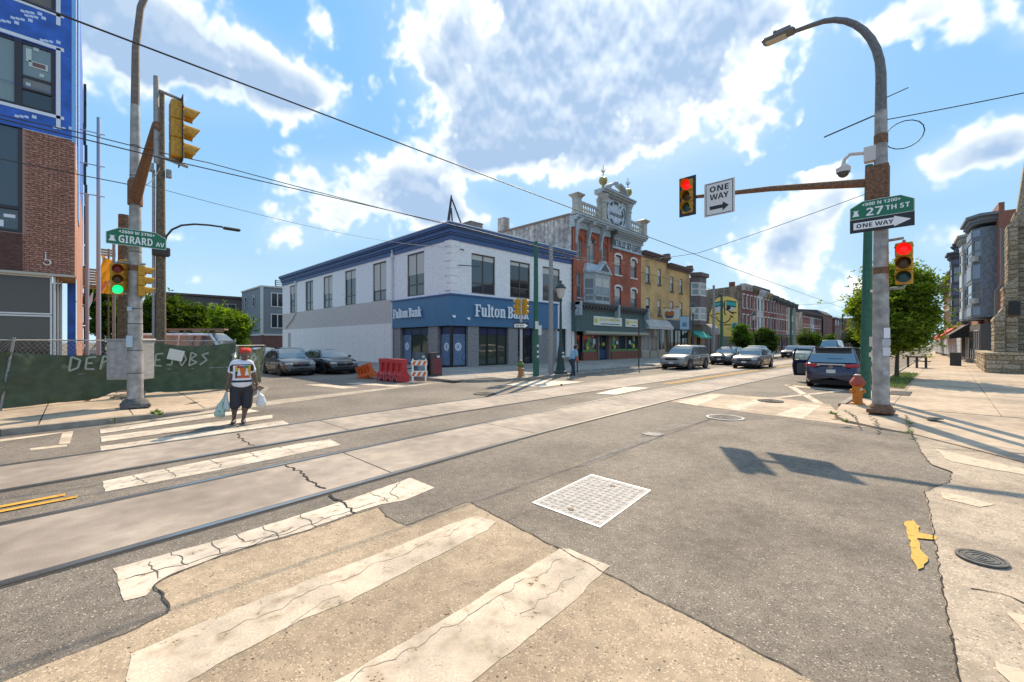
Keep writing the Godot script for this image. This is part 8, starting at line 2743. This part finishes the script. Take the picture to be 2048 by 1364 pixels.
			put("rim", b, mat("rim_dark", 0.03, 0.03, 0.032, 0.4, {"metal": 0.5}) if o.get("dark_rims", false) else mat("rim_silver", 0.32, 0.32, 0.33, 0.3, {"metal": 0.8}), wh)
	# front
	var fy: float = (0.66 if not suv else 0.80) * s
	for sd in [-1.0, 1.0]:
		b = MB.new()
		b.xf = Transform3D(Basis(Vector3.UP, -sd * 0.52), V(L * 0.476, fy, sd * w * 0.70))
		b.bevel(Vector3.ZERO, V(0.16, 0.13 * s, w * 0.42), 0.04)
		put("headlight", b, mat("headlight", 0.45, 0.47, 0.48, 0.12, {"spec": 0.8}), r)
		b = MB.new()
		b.xf = Transform3D(Basis(Vector3.UP, sd * 0.5), V(-L * 0.484, (0.84 if not suv else 0.95) * s, sd * w * 0.72))
		b.bevel(Vector3.ZERO, V(0.12, 0.15 * s, w * 0.5), 0.03)
		put("taillight", b, mat("taillight", 0.42, 0.02, 0.03, 0.25), r)
		b = MB.new()
		b.bevel(V(L * 0.497, 0.36, sd * w * 0.62), V(0.06, 0.09, 0.2), 0.02)
		put("fog_light", b, mat("headlight"), r)
	b = MB.new()
	b.bevel(V(L * 0.50 + 0.005, fy - 0.04 * s, 0), V(0.07, 0.14 * s, w * 0.92), 0.02)
	put("grille", b, dark, r)
	bx_at("grille_bar", V(L * 0.50 + 0.045, fy + 0.005, 0), V(0.02, 0.02, w * 0.9), chrome, r)
	b = MB.new()
	b.bevel(V(L * 0.50 + 0.012, 0.34, 0), V(0.07, 0.13, w * 1.2), 0.02)
	put("lower_intake", b, dark, r)
	b = MB.new()
	b.lathe(V(L * 0.50 + 0.05, fy, 0), [Vector2(0.06, 0), Vector2(0.06, 0.012), Vector2(0.045, 0.012), Vector2(0.045, 0.0)], 14, Vector3.RIGHT)
	b.lathe(V(-L * 0.5 - 0.045, 0.9 * s, 0), [Vector2(0.055, 0), Vector2(0.055, 0.012), Vector2(0.04, 0.012)], 14, Vector3.LEFT)
	put("badge", b, chrome, r)
	if o.get("plate", true): bx_at("front_plate", V(L * 0.50 + 0.05, 0.47, 0), V(0.02, 0.13, 0.3), mat("plate", 0.62, 0.62, 0.58, 0.5), r)
	bx_at("rear_plate", V(-L * 0.5 - 0.035, 0.72 * s, 0), V(0.02, 0.14, 0.3), mat("plate", 0.62, 0.62, 0.58, 0.5), r)
	bx_at("underbody", V(0, 0.24, 0), V(L * 0.86, 0.2, w * 1.5), dark, r)
	return r
func build_cars() -> void:
	var st := -PI / 2
	car("dark grey sedan waiting first at the side street line, facing us", "car", V(8.75, 0, -27.4), st, {"L": 4.5, "W": 1.8, "H": 1.46, "c": [0.065, 0.058, 0.055], "dark_rims": true, "plate": false, "moving": true})
	car("glossy black sedan parked by the bank's white side wall", "car", V(10.95, 0, -27.1), st + 0.03, {"L": 4.8, "W": 1.84, "H": 1.45, "c": [0.012, 0.012, 0.014], "dark_rims": true, "plate": false})
	car("black car parked behind the glossy black sedan", "car", V(11.0, 0, -33.6), st, {"L": 4.6, "W": 1.8, "H": 1.5, "c": [0.02, 0.02, 0.022]})
	car("pale blue white car waiting behind the dark grey sedan", "car", V(9.0, 0, -33.0), st, {"L": 4.5, "W": 1.78, "H": 1.5, "c": [0.5, 0.55, 0.62], "moving": true})
	car("silver grey sport utility car parked at the far kerb", "car", V(30.95, 0, -13.3), PI, {"kind": "suv", "L": 4.6, "W": 1.86, "H": 1.66, "c": [0.24, 0.225, 0.21]})
	car("dark brown sedan parked behind the silver sport utility car", "car", V(39.9, 0, -13.3), PI, {"L": 4.8, "W": 1.84, "H": 1.48, "c": [0.05, 0.042, 0.04]})
	car("grey sedan driving towards us on the far track", "car", V(35.6, 0, -10.2), PI + 0.03, {"L": 4.7, "W": 1.82, "H": 1.47, "c": [0.075, 0.072, 0.075], "moving": true})
	car("dark blue car parked behind the dark brown sedan", "car", V(47.2, 0, -13.3), PI, {"L": 4.5, "W": 1.8, "H": 1.56, "c": [0.03, 0.035, 0.045]})
	car("dark sedan parked farther along the far kerb beyond the trees", "car", V(61.6, 0, -13.2), PI, {"L": 4.6, "W": 1.82, "H": 1.5, "c": [0.035, 0.03, 0.03]})
	car("silver car driving in the distance seen past the open door", "car", V(55.0, 0, -10.6), PI, {"L": 4.6, "W": 1.8, "H": 1.5, "c": [0.2, 0.22, 0.22], "moving": true})
	car("dark teal van driving in the distance", "van", V(62.5, 0, -9.6), PI, {"kind": "van", "L": 5.0, "W": 1.95, "H": 2.15, "c": [0.03, 0.06, 0.065], "moving": true})
	car("black car parked far down by the next block", "car", V(88.0, 0, -13.2), PI, {"L": 4.6, "W": 1.82, "H": 1.5, "c": [0.03, 0.03, 0.035]})
	var wv := car("white work van with roof rack behind the green fence", "van", V(4.0, 0, -25.0), st + 0.9, {"kind": "van", "L": 4.6, "W": 1.85, "H": 2.3, "c": [0.62, 0.62, 0.62]})
	for i in 3: bx_at("roof_rack", V(-1.2 + i * 1.0, 2.38, 0), V(0.05, 0.08, 1.4), mat("dark_iron"), wv)
	bx_at("ladder", V(0, 2.46, 0.2), V(2.8, 0.08, 0.36), mat("ladder_brown", 0.3, 0.2, 0.14, 0.8), wv)
	# the dark blue minivan with its driver door open
	var od := car("dark blue minivan with its driver door open at the right kerb", "minivan", V(23.8, 0, -3.27), 0.0, {"kind": "suv", "L": 5.1, "W": 1.92, "H": 1.66, "c": [0.014, 0.015, 0.05], "dark_rims": false})
	var chrome := mat("chrome")
	var blue := mat("car_14_15_50")
	bx_at("chrome_strip", V(-2.6, 0.98, 0), V(0.03, 0.045, 0.9), chrome, od)
	bx_at("roof_spoiler", V(-2.22, 1.63, 0), V(0.3, 0.04, 1.2), blue, od)
	for sd in [-1.0, 1.0]:
		bx_at("light_strip", V(-2.555, 0.935, sd * 0.5), V(0.03, 0.05, 0.26), mat("lens_pale", 0.52, 0.47, 0.36, 0.3), od)
		bx_at("rear_reflector", V(-2.53, 0.42, sd * 0.72), V(0.03, 0.05, 0.2), mat("taillight"), od)
	bx_at("rear_wiper", V(-2.36, 1.2, 0.1), V(0.03, 0.02, 0.5), mat("car_black"), od)
	var b := MB.new()
	b.lathe(V(-0.9, 1.68, 0.0), [Vector2(0.05, 0), Vector2(0.03, 0.06), Vector2(0, 0.09)], 8)
	put("roof_fin", b, mat("car_black"), od)
	b = MB.new()
	b.xf = Transform3D(Basis(Vector3.UP, -1.12), V(1.05, 0, -0.93))      # swung out on its front hinge
	var cut := [Vector2(0, 0.28), Vector2(-1.12, 0.28), Vector2(-1.18, 0.7), Vector2(-1.14, 1.02), Vector2(0.02, 1.0)]
	b.prism(cut, -0.06, 0.06)
	for q in [[0.02, 1.0, -0.42, 1.5], [-0.42, 1.5, -1.06, 1.53], [-1.06, 1.53, -1.14, 1.02]]: b.bar(V(q[0], q[1], 0), V(q[2], q[3], 0), 0.05, 0.07, V(0, 0, 1).cross(V(q[2] - q[0], q[3] - q[1], 0).normalized()))
	var door := put("open_door", b, blue, od)
	b = MB.new()
	b.xf = Transform3D(Basis(Vector3.UP, -1.12), V(1.05, 0, -0.93))
	b.prism([Vector2(-0.02, 1.02), Vector2(-1.12, 1.04), Vector2(-1.05, 1.5), Vector2(-0.42, 1.48)], -0.004, 0.004)
	var cg := mat("clear_glass", 0.7, 0.85, 0.8, 0.05)
	cg.transparency = BaseMaterial3D.TRANSPARENCY_ALPHA
	cg.albedo_color.a = 0.25
	put("door_glass", b, cg, door)
	b = MB.new()
	b.xf = Transform3D(Basis(Vector3.UP, -1.12), V(1.05, 0, -0.93))
	b.bevel(V(-0.6, 0.62, 0.07), V(0.8, 0.5, 0.05), 0.02)
	put("door_trim", b, mat("trim_grey", 0.09, 0.085, 0.085, 0.7), door)
# ---------- people: tapered bones joined with a smooth minimum and meshed as surface nets ----------
func flesh(out: MB, bones: Array, cell: float, K := 45.0, tint = null) -> void:
	var lo := V(1e9, 1e9, 1e9)
	var hi := -lo
	for q in bones:
		for e in [[q[0], q[2]], [q[1], q[3]]]:
			lo = lo.min(e[0] - Vector3.ONE * (e[1] + cell * 3.0)); hi = hi.max(e[0] + Vector3.ONE * (e[1] + cell * 3.0))
	var n := Vector3i(((hi - lo) / cell).ceil()) + Vector3i.ONE
	var acc := PackedFloat32Array()
	acc.resize(n.x * n.y * n.z)
	for q in bones:
		var a: Vector3 = q[0]
		var ab: Vector3 = q[1] - a
		var l2 := maxf(ab.length_squared(), 1e-9)
		var ra: float = q[2]
		var rb: float = q[3]
		var m := maxf(ra, rb) + 3.0 / K
		var i0 := Vector3i(((a.min(q[1]) - Vector3.ONE * m - lo) / cell).floor()).max(Vector3i.ZERO)
		var i1 := Vector3i(((a.max(q[1]) + Vector3.ONE * m - lo) / cell).ceil()).min(n - Vector3i.ONE)
		var flat: float = q[4] if q.size() > 4 else 1.0            # squash in z
		for z in range(i0.z, i1.z + 1):
			for y in range(i0.y, i1.y + 1):
				for x in range(i0.x, i1.x + 1):
					var p := lo + V(x, y, z) * cell - a
					if flat != 1.0:
						var tt := clampf(p.dot(ab) / l2, 0, 1)
						p.z = (p.z - ab.z * tt) / flat + ab.z * tt
					var t := clampf(p.dot(ab) / l2, 0, 1)
					var d := (p - ab * t).length() - lerpf(ra, rb, t)
					if d < 3.0 / K: acc[(z * n.y + y) * n.x + x] += exp(-minf(maxf(d, -0.2), 1.0) * K)
	var id := {}
	var vs := PackedVector3Array()
	var sx := 1
	var sy := n.x
	var sz := n.x * n.y
	var off := [0, sx, sy, sx + sy, sz, sx + sz, sy + sz, sx + sy + sz]
	for z in n.z - 1:
		for y in n.y - 1:
			for x in n.x - 1:
				var at0 := (z * n.y + y) * n.x + x
				var mask := 0
				for k in 8: if acc[at0 + off[k]] > 1.0: mask |= 1 << k
				if mask == 0 or mask == 255: continue
				var s := Vector3.ZERO
				var c := 0
				for e in [[0, 1], [2, 3], [4, 5], [6, 7], [0, 2], [1, 3], [4, 6], [5, 7], [0, 4], [1, 5], [2, 6], [3, 7]]:
					if ((mask >> e[0]) & 1) == ((mask >> e[1]) & 1): continue
					var f0 := -log(maxf(acc[at0 + off[e[0]]], 1e-4))
					var f1 := -log(maxf(acc[at0 + off[e[1]]], 1e-4))
					var t := f0 / (f0 - f1)
					var pa := V(e[0] & 1, (e[0] >> 1) & 1, e[0] >> 2)
					var pb := V(e[1] & 1, (e[1] >> 1) & 1, e[1] >> 2)
					s += pa.lerp(pb, t)
					c += 1
				id[at0] = vs.size()
				vs.append(lo + (V(x, y, z) + s / c) * cell)
	var faces := []
	for at0 in id:
		var x: int = at0 % n.x
		var y: int = (at0 / n.x) % n.y
		var z: int = at0 / sz
		if x == 0 or y == 0 or z == 0: continue
		var a: bool = acc[at0] > 1.0
		for e in [[sx, sy, sz], [sy, sz, sx], [sz, sx, sy]]:
			if (acc[at0 + e[0]] > 1.0) == a: continue
			if not (id.has(at0 - e[1]) and id.has(at0 - e[2]) and id.has(at0 - e[1] - e[2])): continue
			var q := [id[at0], id[at0 - e[1]], id[at0 - e[1] - e[2]], id[at0 - e[2]]]
			if not a: q.reverse()
			faces.append(q)
	var nr := PackedVector3Array()
	nr.resize(vs.size())
	for q in faces:
		var m := (vs[q[2]] - vs[q[0]]).cross(vs[q[3]] - vs[q[1]])
		for k in q: nr[k] += m
	for q in faces:
		for t in [[0, 1, 2], [0, 2, 3]]:
			var A: int = q[t[0]]
			var B: int = q[t[1]]
			var C: int = q[t[2]]
			if out.tinted: out.col = tint.call((vs[A] + vs[B] + vs[C]) / 3.0, nr[A].normalized())
			out.trin(vs[A], vs[B], vs[C], nr[A].normalized(), nr[B].normalized(), nr[C].normalized())
func hand(out: MB, wrist: Vector3, down: Vector3, side: Vector3, front: Vector3, curl: float) -> void:
	var bones := []
	var k := wrist + down * 0.085
	bones.append([wrist, k, 0.022, 0.028, 1.0])
	for i in 4:
		var o := (i - 1.5) * 0.019
		var base := k + front * o
		var l: float = [0.036, 0.042, 0.040, 0.032][i]
		var d1 := (down * cos(curl * 0.6) - side * sin(curl * 0.6))
		var d2 := (down * cos(curl * 1.5) - side * sin(curl * 1.5))
		var d3 := (down * cos(curl * 2.3) - side * sin(curl * 2.3))
		bones.append([wrist + down * 0.03 + front * o * 0.6, base, 0.013, 0.0105])
		bones.append([base, base + d1 * l, 0.010, 0.009])
		bones.append([base + d1 * l, base + d1 * l + d2 * l * 0.75, 0.009, 0.0085])
		bones.append([base + d1 * l + d2 * l * 0.75, base + d1 * l + d2 * l * 0.75 + d3 * l * 0.6, 0.0085, 0.0075])
	var tb := wrist + down * 0.025 + front * 0.02
	bones.append([tb, tb + (down * 0.6 + front * 0.7).normalized() * 0.04, 0.014, 0.011])
	bones.append([tb + (down * 0.6 + front * 0.7).normalized() * 0.04, tb + down * 0.055 + front * 0.035 - side * 0.022, 0.0105, 0.009])
	flesh(out, bones, 0.0065, 160.0)
func head(o: Node3D, out: MB, c: Vector3, turn: float, skin: Array) -> void:
	var B := Basis(Vector3.UP, turn)
	var q := func(x: float, y: float, z: float) -> Vector3: return c + B * V(x, y, z)
	flesh(out, [[q.call(0, 0.035, -0.02), q.call(0, 0.03, 0.01), 0.082, 0.078], [q.call(0, -0.04, 0.035), q.call(0, -0.075, 0.05), 0.056, 0.040], [q.call(0, 0.01, 0.088), q.call(0, -0.022, 0.104), 0.010, 0.015], [q.call(-0.03, 0.028, 0.075), q.call(0.03, 0.028, 0.075), 0.018, 0.018],
		[q.call(-0.03, -0.052, 0.082), q.call(0.03, -0.052, 0.082), 0.011, 0.011], [q.call(-0.083, 0.015, -0.01), q.call(-0.085, -0.025, -0.005), 0.014, 0.010], [q.call(0.083, 0.015, -0.01), q.call(0.085, -0.025, -0.005), 0.014, 0.010], [q.call(0, -0.06, -0.02), q.call(0, -0.15, -0.03), 0.052, 0.058]], 0.008, 90.0)
	for s in [-1.0, 1.0]:
		var b := MB.new()
		b.ball(q.call(s * 0.032, 0.006, 0.083), V(0.013, 0.009, 0.009), 10, 6)
		put("eye", b, mat("eye_white", 0.6, 0.57, 0.53, 0.3), o)
		b = MB.new()
		b.ball(q.call(s * 0.032, 0.006, 0.0905), V(0.005, 0.006, 0.004), 8, 5)
		put("pupil", b, mat("pupil", 0.01, 0.008, 0.007, 0.2), o)
	var b2 := MB.new()
	b2.ball(q.call(0, -0.053, 0.0925), V(0.024, 0.0035, 0.004), 10, 5)
	put("mouth", b2, mat("lip", skin[0] * 0.6, skin[1] * 0.45, skin[2] * 0.45, 0.5), o)
func build_people() -> void:
	var sk := [0.14, 0.075, 0.05]
	var skin := mat("dark_skin", sk[0], sk[1], sk[2], 0.5)
	var o := thing("person", "person in red beret, printed white t-shirt and long dark shorts carrying bags", "person", V(2.68, 0.0, -11.46), -0.23)
	var sh := [V(-0.165, 1.37, 0), V(0.165, 1.37, 0)]
	var el := [V(-0.235, 1.09, -0.02), V(0.24, 1.09, -0.02)]
	var wrs := [V(-0.29, 0.87, 0.04), V(0.305, 0.87, 0.04)]
	var hip := [V(-0.11, 0.86, 0), V(0.11, 0.86, 0)]
	var kn := [V(-0.135, 0.47, 0.05), V(0.085, 0.47, 0.02)]
	var an := [V(-0.155, 0.09, -0.02), V(0.03, 0.09, 0.06)]
	var bones := [[V(0.03, 1.42, -0.01), V(0.06, 1.5, 0.0), 0.062, 0.056], [V(0, 0.92, 0), V(0, 1.26, -0.01), 0.115, 0.11, 0.8], [V(-0.1, 1.34, -0.01), V(0.1, 1.34, -0.01), 0.05, 0.05]]
	for i in 2:
		bones += [[sh[i], el[i], 0.05, 0.045], [el[i], wrs[i], 0.045, 0.03], [hip[i], kn[i], 0.1, 0.066], [kn[i], kn[i].lerp(an[i], 0.3) - V(0, 0, 0.02), 0.06, 0.062], [kn[i].lerp(an[i], 0.3) - V(0, 0, 0.02), an[i], 0.06, 0.038]]
	var b := MB.new()
	flesh(b, bones, 0.016)
	hand(b, wrs[0], V(-0.05, -1, 0.1).normalized(), V(-1, 0, 0), V(0, 0.05, 1).normalized(), 0.9)
	hand(b, wrs[1], V(0.05, -1, 0.1).normalized(), V(1, 0, 0), V(0, 0.05, 1).normalized(), 0.9)
	head(o, b, V(0.065, 1.575, 0.02), 0.08, sk)
	put("body", b, skin, o)
	b = MB.new()
	b.tinted = true
	var paint := func(p: Vector3, n: Vector3) -> Color:
		var c := Color(0.72, 0.70, 0.76)
		if p.y > 1.325 and p.y < 1.35 and absf(p.x) < 0.2: c = Color(0.03, 0.03, 0.03)
		if p.y > 0.945 and p.y < 0.99: c = Color(0.03, 0.03, 0.035)
		if absf(p.x) > 0.17 and absf(p.x) < 0.235 and p.y > 1.19 and p.y < 1.325: c = Color(0.03, 0.03, 0.03)
		if n.z > 0.2:
			var q := Vector2(p.x - 0.02, p.y - 1.17)
			if absf(q.x) < 0.15 and q.y > -0.13 and q.y < 0.15:
				if q.y > 0.10 and absf(q.x) < 0.11: c = Color(0.4, 0.03, 0.06) if q.x < 0 else Color(0.02, 0.2, 0.1)
				elif absf(q.x) < 0.05 + q.y * 0.2: c = Color(0.55, 0.13, 0.02)
				elif absf(q.x) > 0.1 - q.y * 0.2 and absf(q.x) < 0.15: c = Color(0.03, 0.05, 0.04) if q.y < 0.02 and q.x < 0 else Color(0.62, 0.36, 0.03)
				elif q.y < -0.07: c = Color(0.5, 0.1, 0.05)
		return c
	flesh(b, [[V(-0.05, 0.92, 0.0), V(0.05, 0.92, 0.0), 0.15, 0.15, 0.95], [V(0, 0.97, 0.0), V(0, 1.1, 0.01), 0.178, 0.168, 0.8], [V(0, 1.08, 0.01), V(0, 1.28, -0.005), 0.165, 0.155, 0.75], [V(-0.11, 1.385, -0.005), V(0.11, 1.385, -0.005), 0.07, 0.07], [sh[0] - V(0, 0.01, 0), V(-0.21, 1.21, -0.01), 0.068, 0.068], [sh[1] - V(0, 0.01, 0), V(0.215, 1.21, -0.01), 0.068, 0.068]], 0.012, 50.0, paint)
	put("shirt", b, mat("cloth_tinted", 1, 1, 1, 0.85, {"vcol": true}), o)
	b = MB.new()
	flesh(b, [[V(-0.06, 0.83, 0), V(0.06, 0.83, 0), 0.135, 0.135, 0.9], [hip[0] + V(-0.015, -0.1, 0), V(-0.135, 0.42, 0.035), 0.112, 0.105], [hip[1] + V(0.015, -0.1, 0), V(0.10, 0.42, 0.02), 0.112, 0.105]], 0.016, 50.0)
	put("shorts", b, mat("shorts_dark", 0.035, 0.033, 0.042, 0.9), o)
	for i in 2:
		b = MB.new()
		flesh(b, [[V(an[i].x, 0.045, an[i].z - 0.03), V(an[i].x + [-0.03, 0.0][i], 0.035, an[i].z + 0.16), 0.045, 0.036], [V(an[i].x, 0.07, an[i].z), V(an[i].x, 0.05, an[i].z + 0.06), 0.045, 0.04]], 0.012, 90.0)
		put("shoe", b, mat("shoe_dark", 0.05, 0.045, 0.05, 0.6), o)
	b = MB.new()
	flesh(b, [[V(0.0, 1.672, 0.0), V(0.13, 1.668, 0.0), 0.06, 0.055], [V(0.02, 1.65, 0.07), V(0.11, 1.65, 0.07), 0.048, 0.045], [V(0.02, 1.66, -0.05), V(0.11, 1.66, -0.05), 0.06, 0.06]], 0.012, 60.0)
	put("beret", b, mat("beret_red", 0.58, 0.035, 0.025, 0.8), o)
	# bags in the hands
	var Tm := Transform3D(Basis(Vector3.UP, -0.23), V(2.68, 0, -11.46))
	var bags := [["thin plastic bag with green print, larger one hanging from the right hand", V(-0.42, 0.30, 0.03), V(0.10, 0.13, 0.09), [0.46, 0.56, 0.5], 0], ["small whitish plastic bag hanging against the left side of the dark shorts", V(-0.30, 0.42, 0.06), V(0.065, 0.13, 0.08), [0.55, 0.6, 0.6], 0], ["white plastic bag hanging from the hand on our right", V(0.385, 0.47, 0.06), V(0.10, 0.12, 0.08), [0.7, 0.71, 0.72], 1]]
	for q in bags:
		var bag := thing("plastic_bag", q[0], "plastic bag", Tm * q[1], -0.23)
		var grip: Vector3 = (wrs[q[4]] + V(0, -0.13, 0.02)) - q[1]
		var c: Array = q[3]
		var m := mat("bag_%d" % int(c[0] * 100), c[0], c[1], c[2], 0.35, {"back": Color(c[0], c[1], c[2])})
		var s: Vector3 = q[2]
		b = MB.new()
		flesh(b, [[V(-s.x * 0.25, -s.y * 0.4, 0), V(s.x * 0.2, -s.y * 0.45, 0.01), s.x * 0.8, s.x * 0.75], [V(0, 0, 0.01), V(0, s.y * 0.9, 0), s.x * 0.85, s.x * 0.5], [V(0, s.y * 0.9, 0), grip * 0.75, s.x * 0.5, 0.025], [V(s.x * 0.5, -s.y * 0.7, 0), V(s.x * 0.5, s.y * 0.3, 0.02), s.x * 0.35, s.x * 0.2]], 0.014, 60.0)
		for i in b.v.size(): b.v[i] += b.n[i] * 0.006 * sin(b.v[i].x * 130.0 + b.v[i].y * 45.0 + sin(b.v[i].z * 90.0) * 2.0)
		put("sack", b, m, bag)
		b = MB.new()
		for e in [-0.02, 0.02]: b.tube([grip * 0.7 + V(e, 0, e), grip + V(e * 0.4, 0.02, e)], [0.014, 0.008], 6)
		put("handle", b, m, bag)
		if q[3][1] > c[0] + 0.06: bx_at("bag_print", V(0.0, 0.02, s.x * 0.9), V(0.05, 0.03, 0.012), mat("print_green_bag", 0.03, 0.25, 0.15, 0.6), bag)
	# man in blue at the far kerb, stooping to the right
	var s2 := [0.30, 0.17, 0.12]
	o = thing("person", "man in light blue shirt, jeans and dark cap stooping beside the hoop rack", "person", V(18.55, 0.0, -14.0), PI / 2 - 0.35)
	var skin2 := mat("tan_skin", s2[0], s2[1], s2[2], 0.5)
	bones = [[V(0, 0.95, -0.06), V(0, 1.33, 0.08), 0.12, 0.14, 0.85], [V(0, 1.42, 0.12), V(0, 1.5, 0.19), 0.055, 0.052]]
	sh = [V(-0.18, 1.36, 0.1), V(0.18, 1.36, 0.1)]
	el = [V(-0.22, 1.1, 0.12), V(0.23, 1.12, 0.2)]
	wrs = [V(-0.2, 0.88, 0.24), V(0.17, 0.92, 0.4)]
	hip = [V(-0.1, 0.9, -0.07), V(0.1, 0.9, -0.07)]
	kn = [V(-0.11, 0.48, -0.02), V(0.11, 0.5, 0.12)]
	an = [V(-0.11, 0.08, -0.18), V(0.11, 0.08, 0.16)]
	for i in 2: bones += [[sh[i], el[i], 0.058, 0.043], [el[i], wrs[i], 0.042, 0.028], [hip[i], kn[i], 0.09, 0.06], [kn[i], an[i], 0.058, 0.036]]
	b = MB.new()
	flesh(b, bones, 0.018)
	for i in 2: hand(b, wrs[i], V(0, -0.8, 0.55).normalized(), V([-1, 1][i], 0, 0), V(0, 0.5, 0.8).normalized(), 0.5)
	head(o, b, V(0, 1.585, 0.22), 0.0, s2)
	put("body", b, skin2, o)
	b = MB.new()
	flesh(b, [[V(0, 0.94, -0.06), V(0, 1.2, 0.02), 0.165, 0.165, 0.8], [V(0, 1.2, 0.02), V(0, 1.34, 0.08), 0.16, 0.15, 0.8], [V(-0.13, 1.38, 0.1), V(0.13, 1.38, 0.1), 0.085, 0.085], [sh[0], V(-0.21, 1.18, 0.11), 0.085, 0.075], [sh[1], V(0.215, 1.2, 0.16), 0.085, 0.075]], 0.016, 50.0)
	put("shirt", b, mat("shirt_blue", 0.22, 0.36, 0.48, 0.85), o)
	b = MB.new()
	flesh(b, [[V(-0.06, 0.92, -0.07), V(0.06, 0.92, -0.07), 0.125, 0.125], [hip[0], kn[0], 0.1, 0.075], [kn[0], an[0] + V(0, 0.02, 0), 0.075, 0.06], [hip[1], kn[1], 0.1, 0.075], [kn[1], an[1] + V(0, 0.02, 0), 0.075, 0.06]], 0.016, 60.0)
	put("jeans", b, mat("jeans", 0.025, 0.04, 0.065, 0.9), o)
	for i in 2:
		b = MB.new()
		flesh(b, [[V(an[i].x, 0.045, an[i].z - 0.04), V(an[i].x, 0.035, an[i].z + 0.15), 0.042, 0.035]], 0.012, 90.0)
		put("shoe", b, mat("shoe_pale", 0.4, 0.4, 0.42, 0.7), o)
	b = MB.new()
	flesh(b, [[V(0, 1.645, 0.19), V(0, 1.65, 0.23), 0.088, 0.082], [V(0, 1.57, 0.135), V(0, 1.63, 0.15), 0.07, 0.08], [V(-0.04, 1.65, 0.33), V(0.04, 1.65, 0.33), 0.016, 0.016]], 0.012, 70.0)
	put("cap", b, mat("cap_dark", 0.025, 0.022, 0.022, 0.8), o)
	bx_at("rolled_paper", V(0.12, 0.98, 0.3), V(0.06, 0.3, 0.05), mat("paper_red", 0.5, 0.12, 0.1, 0.7), o)
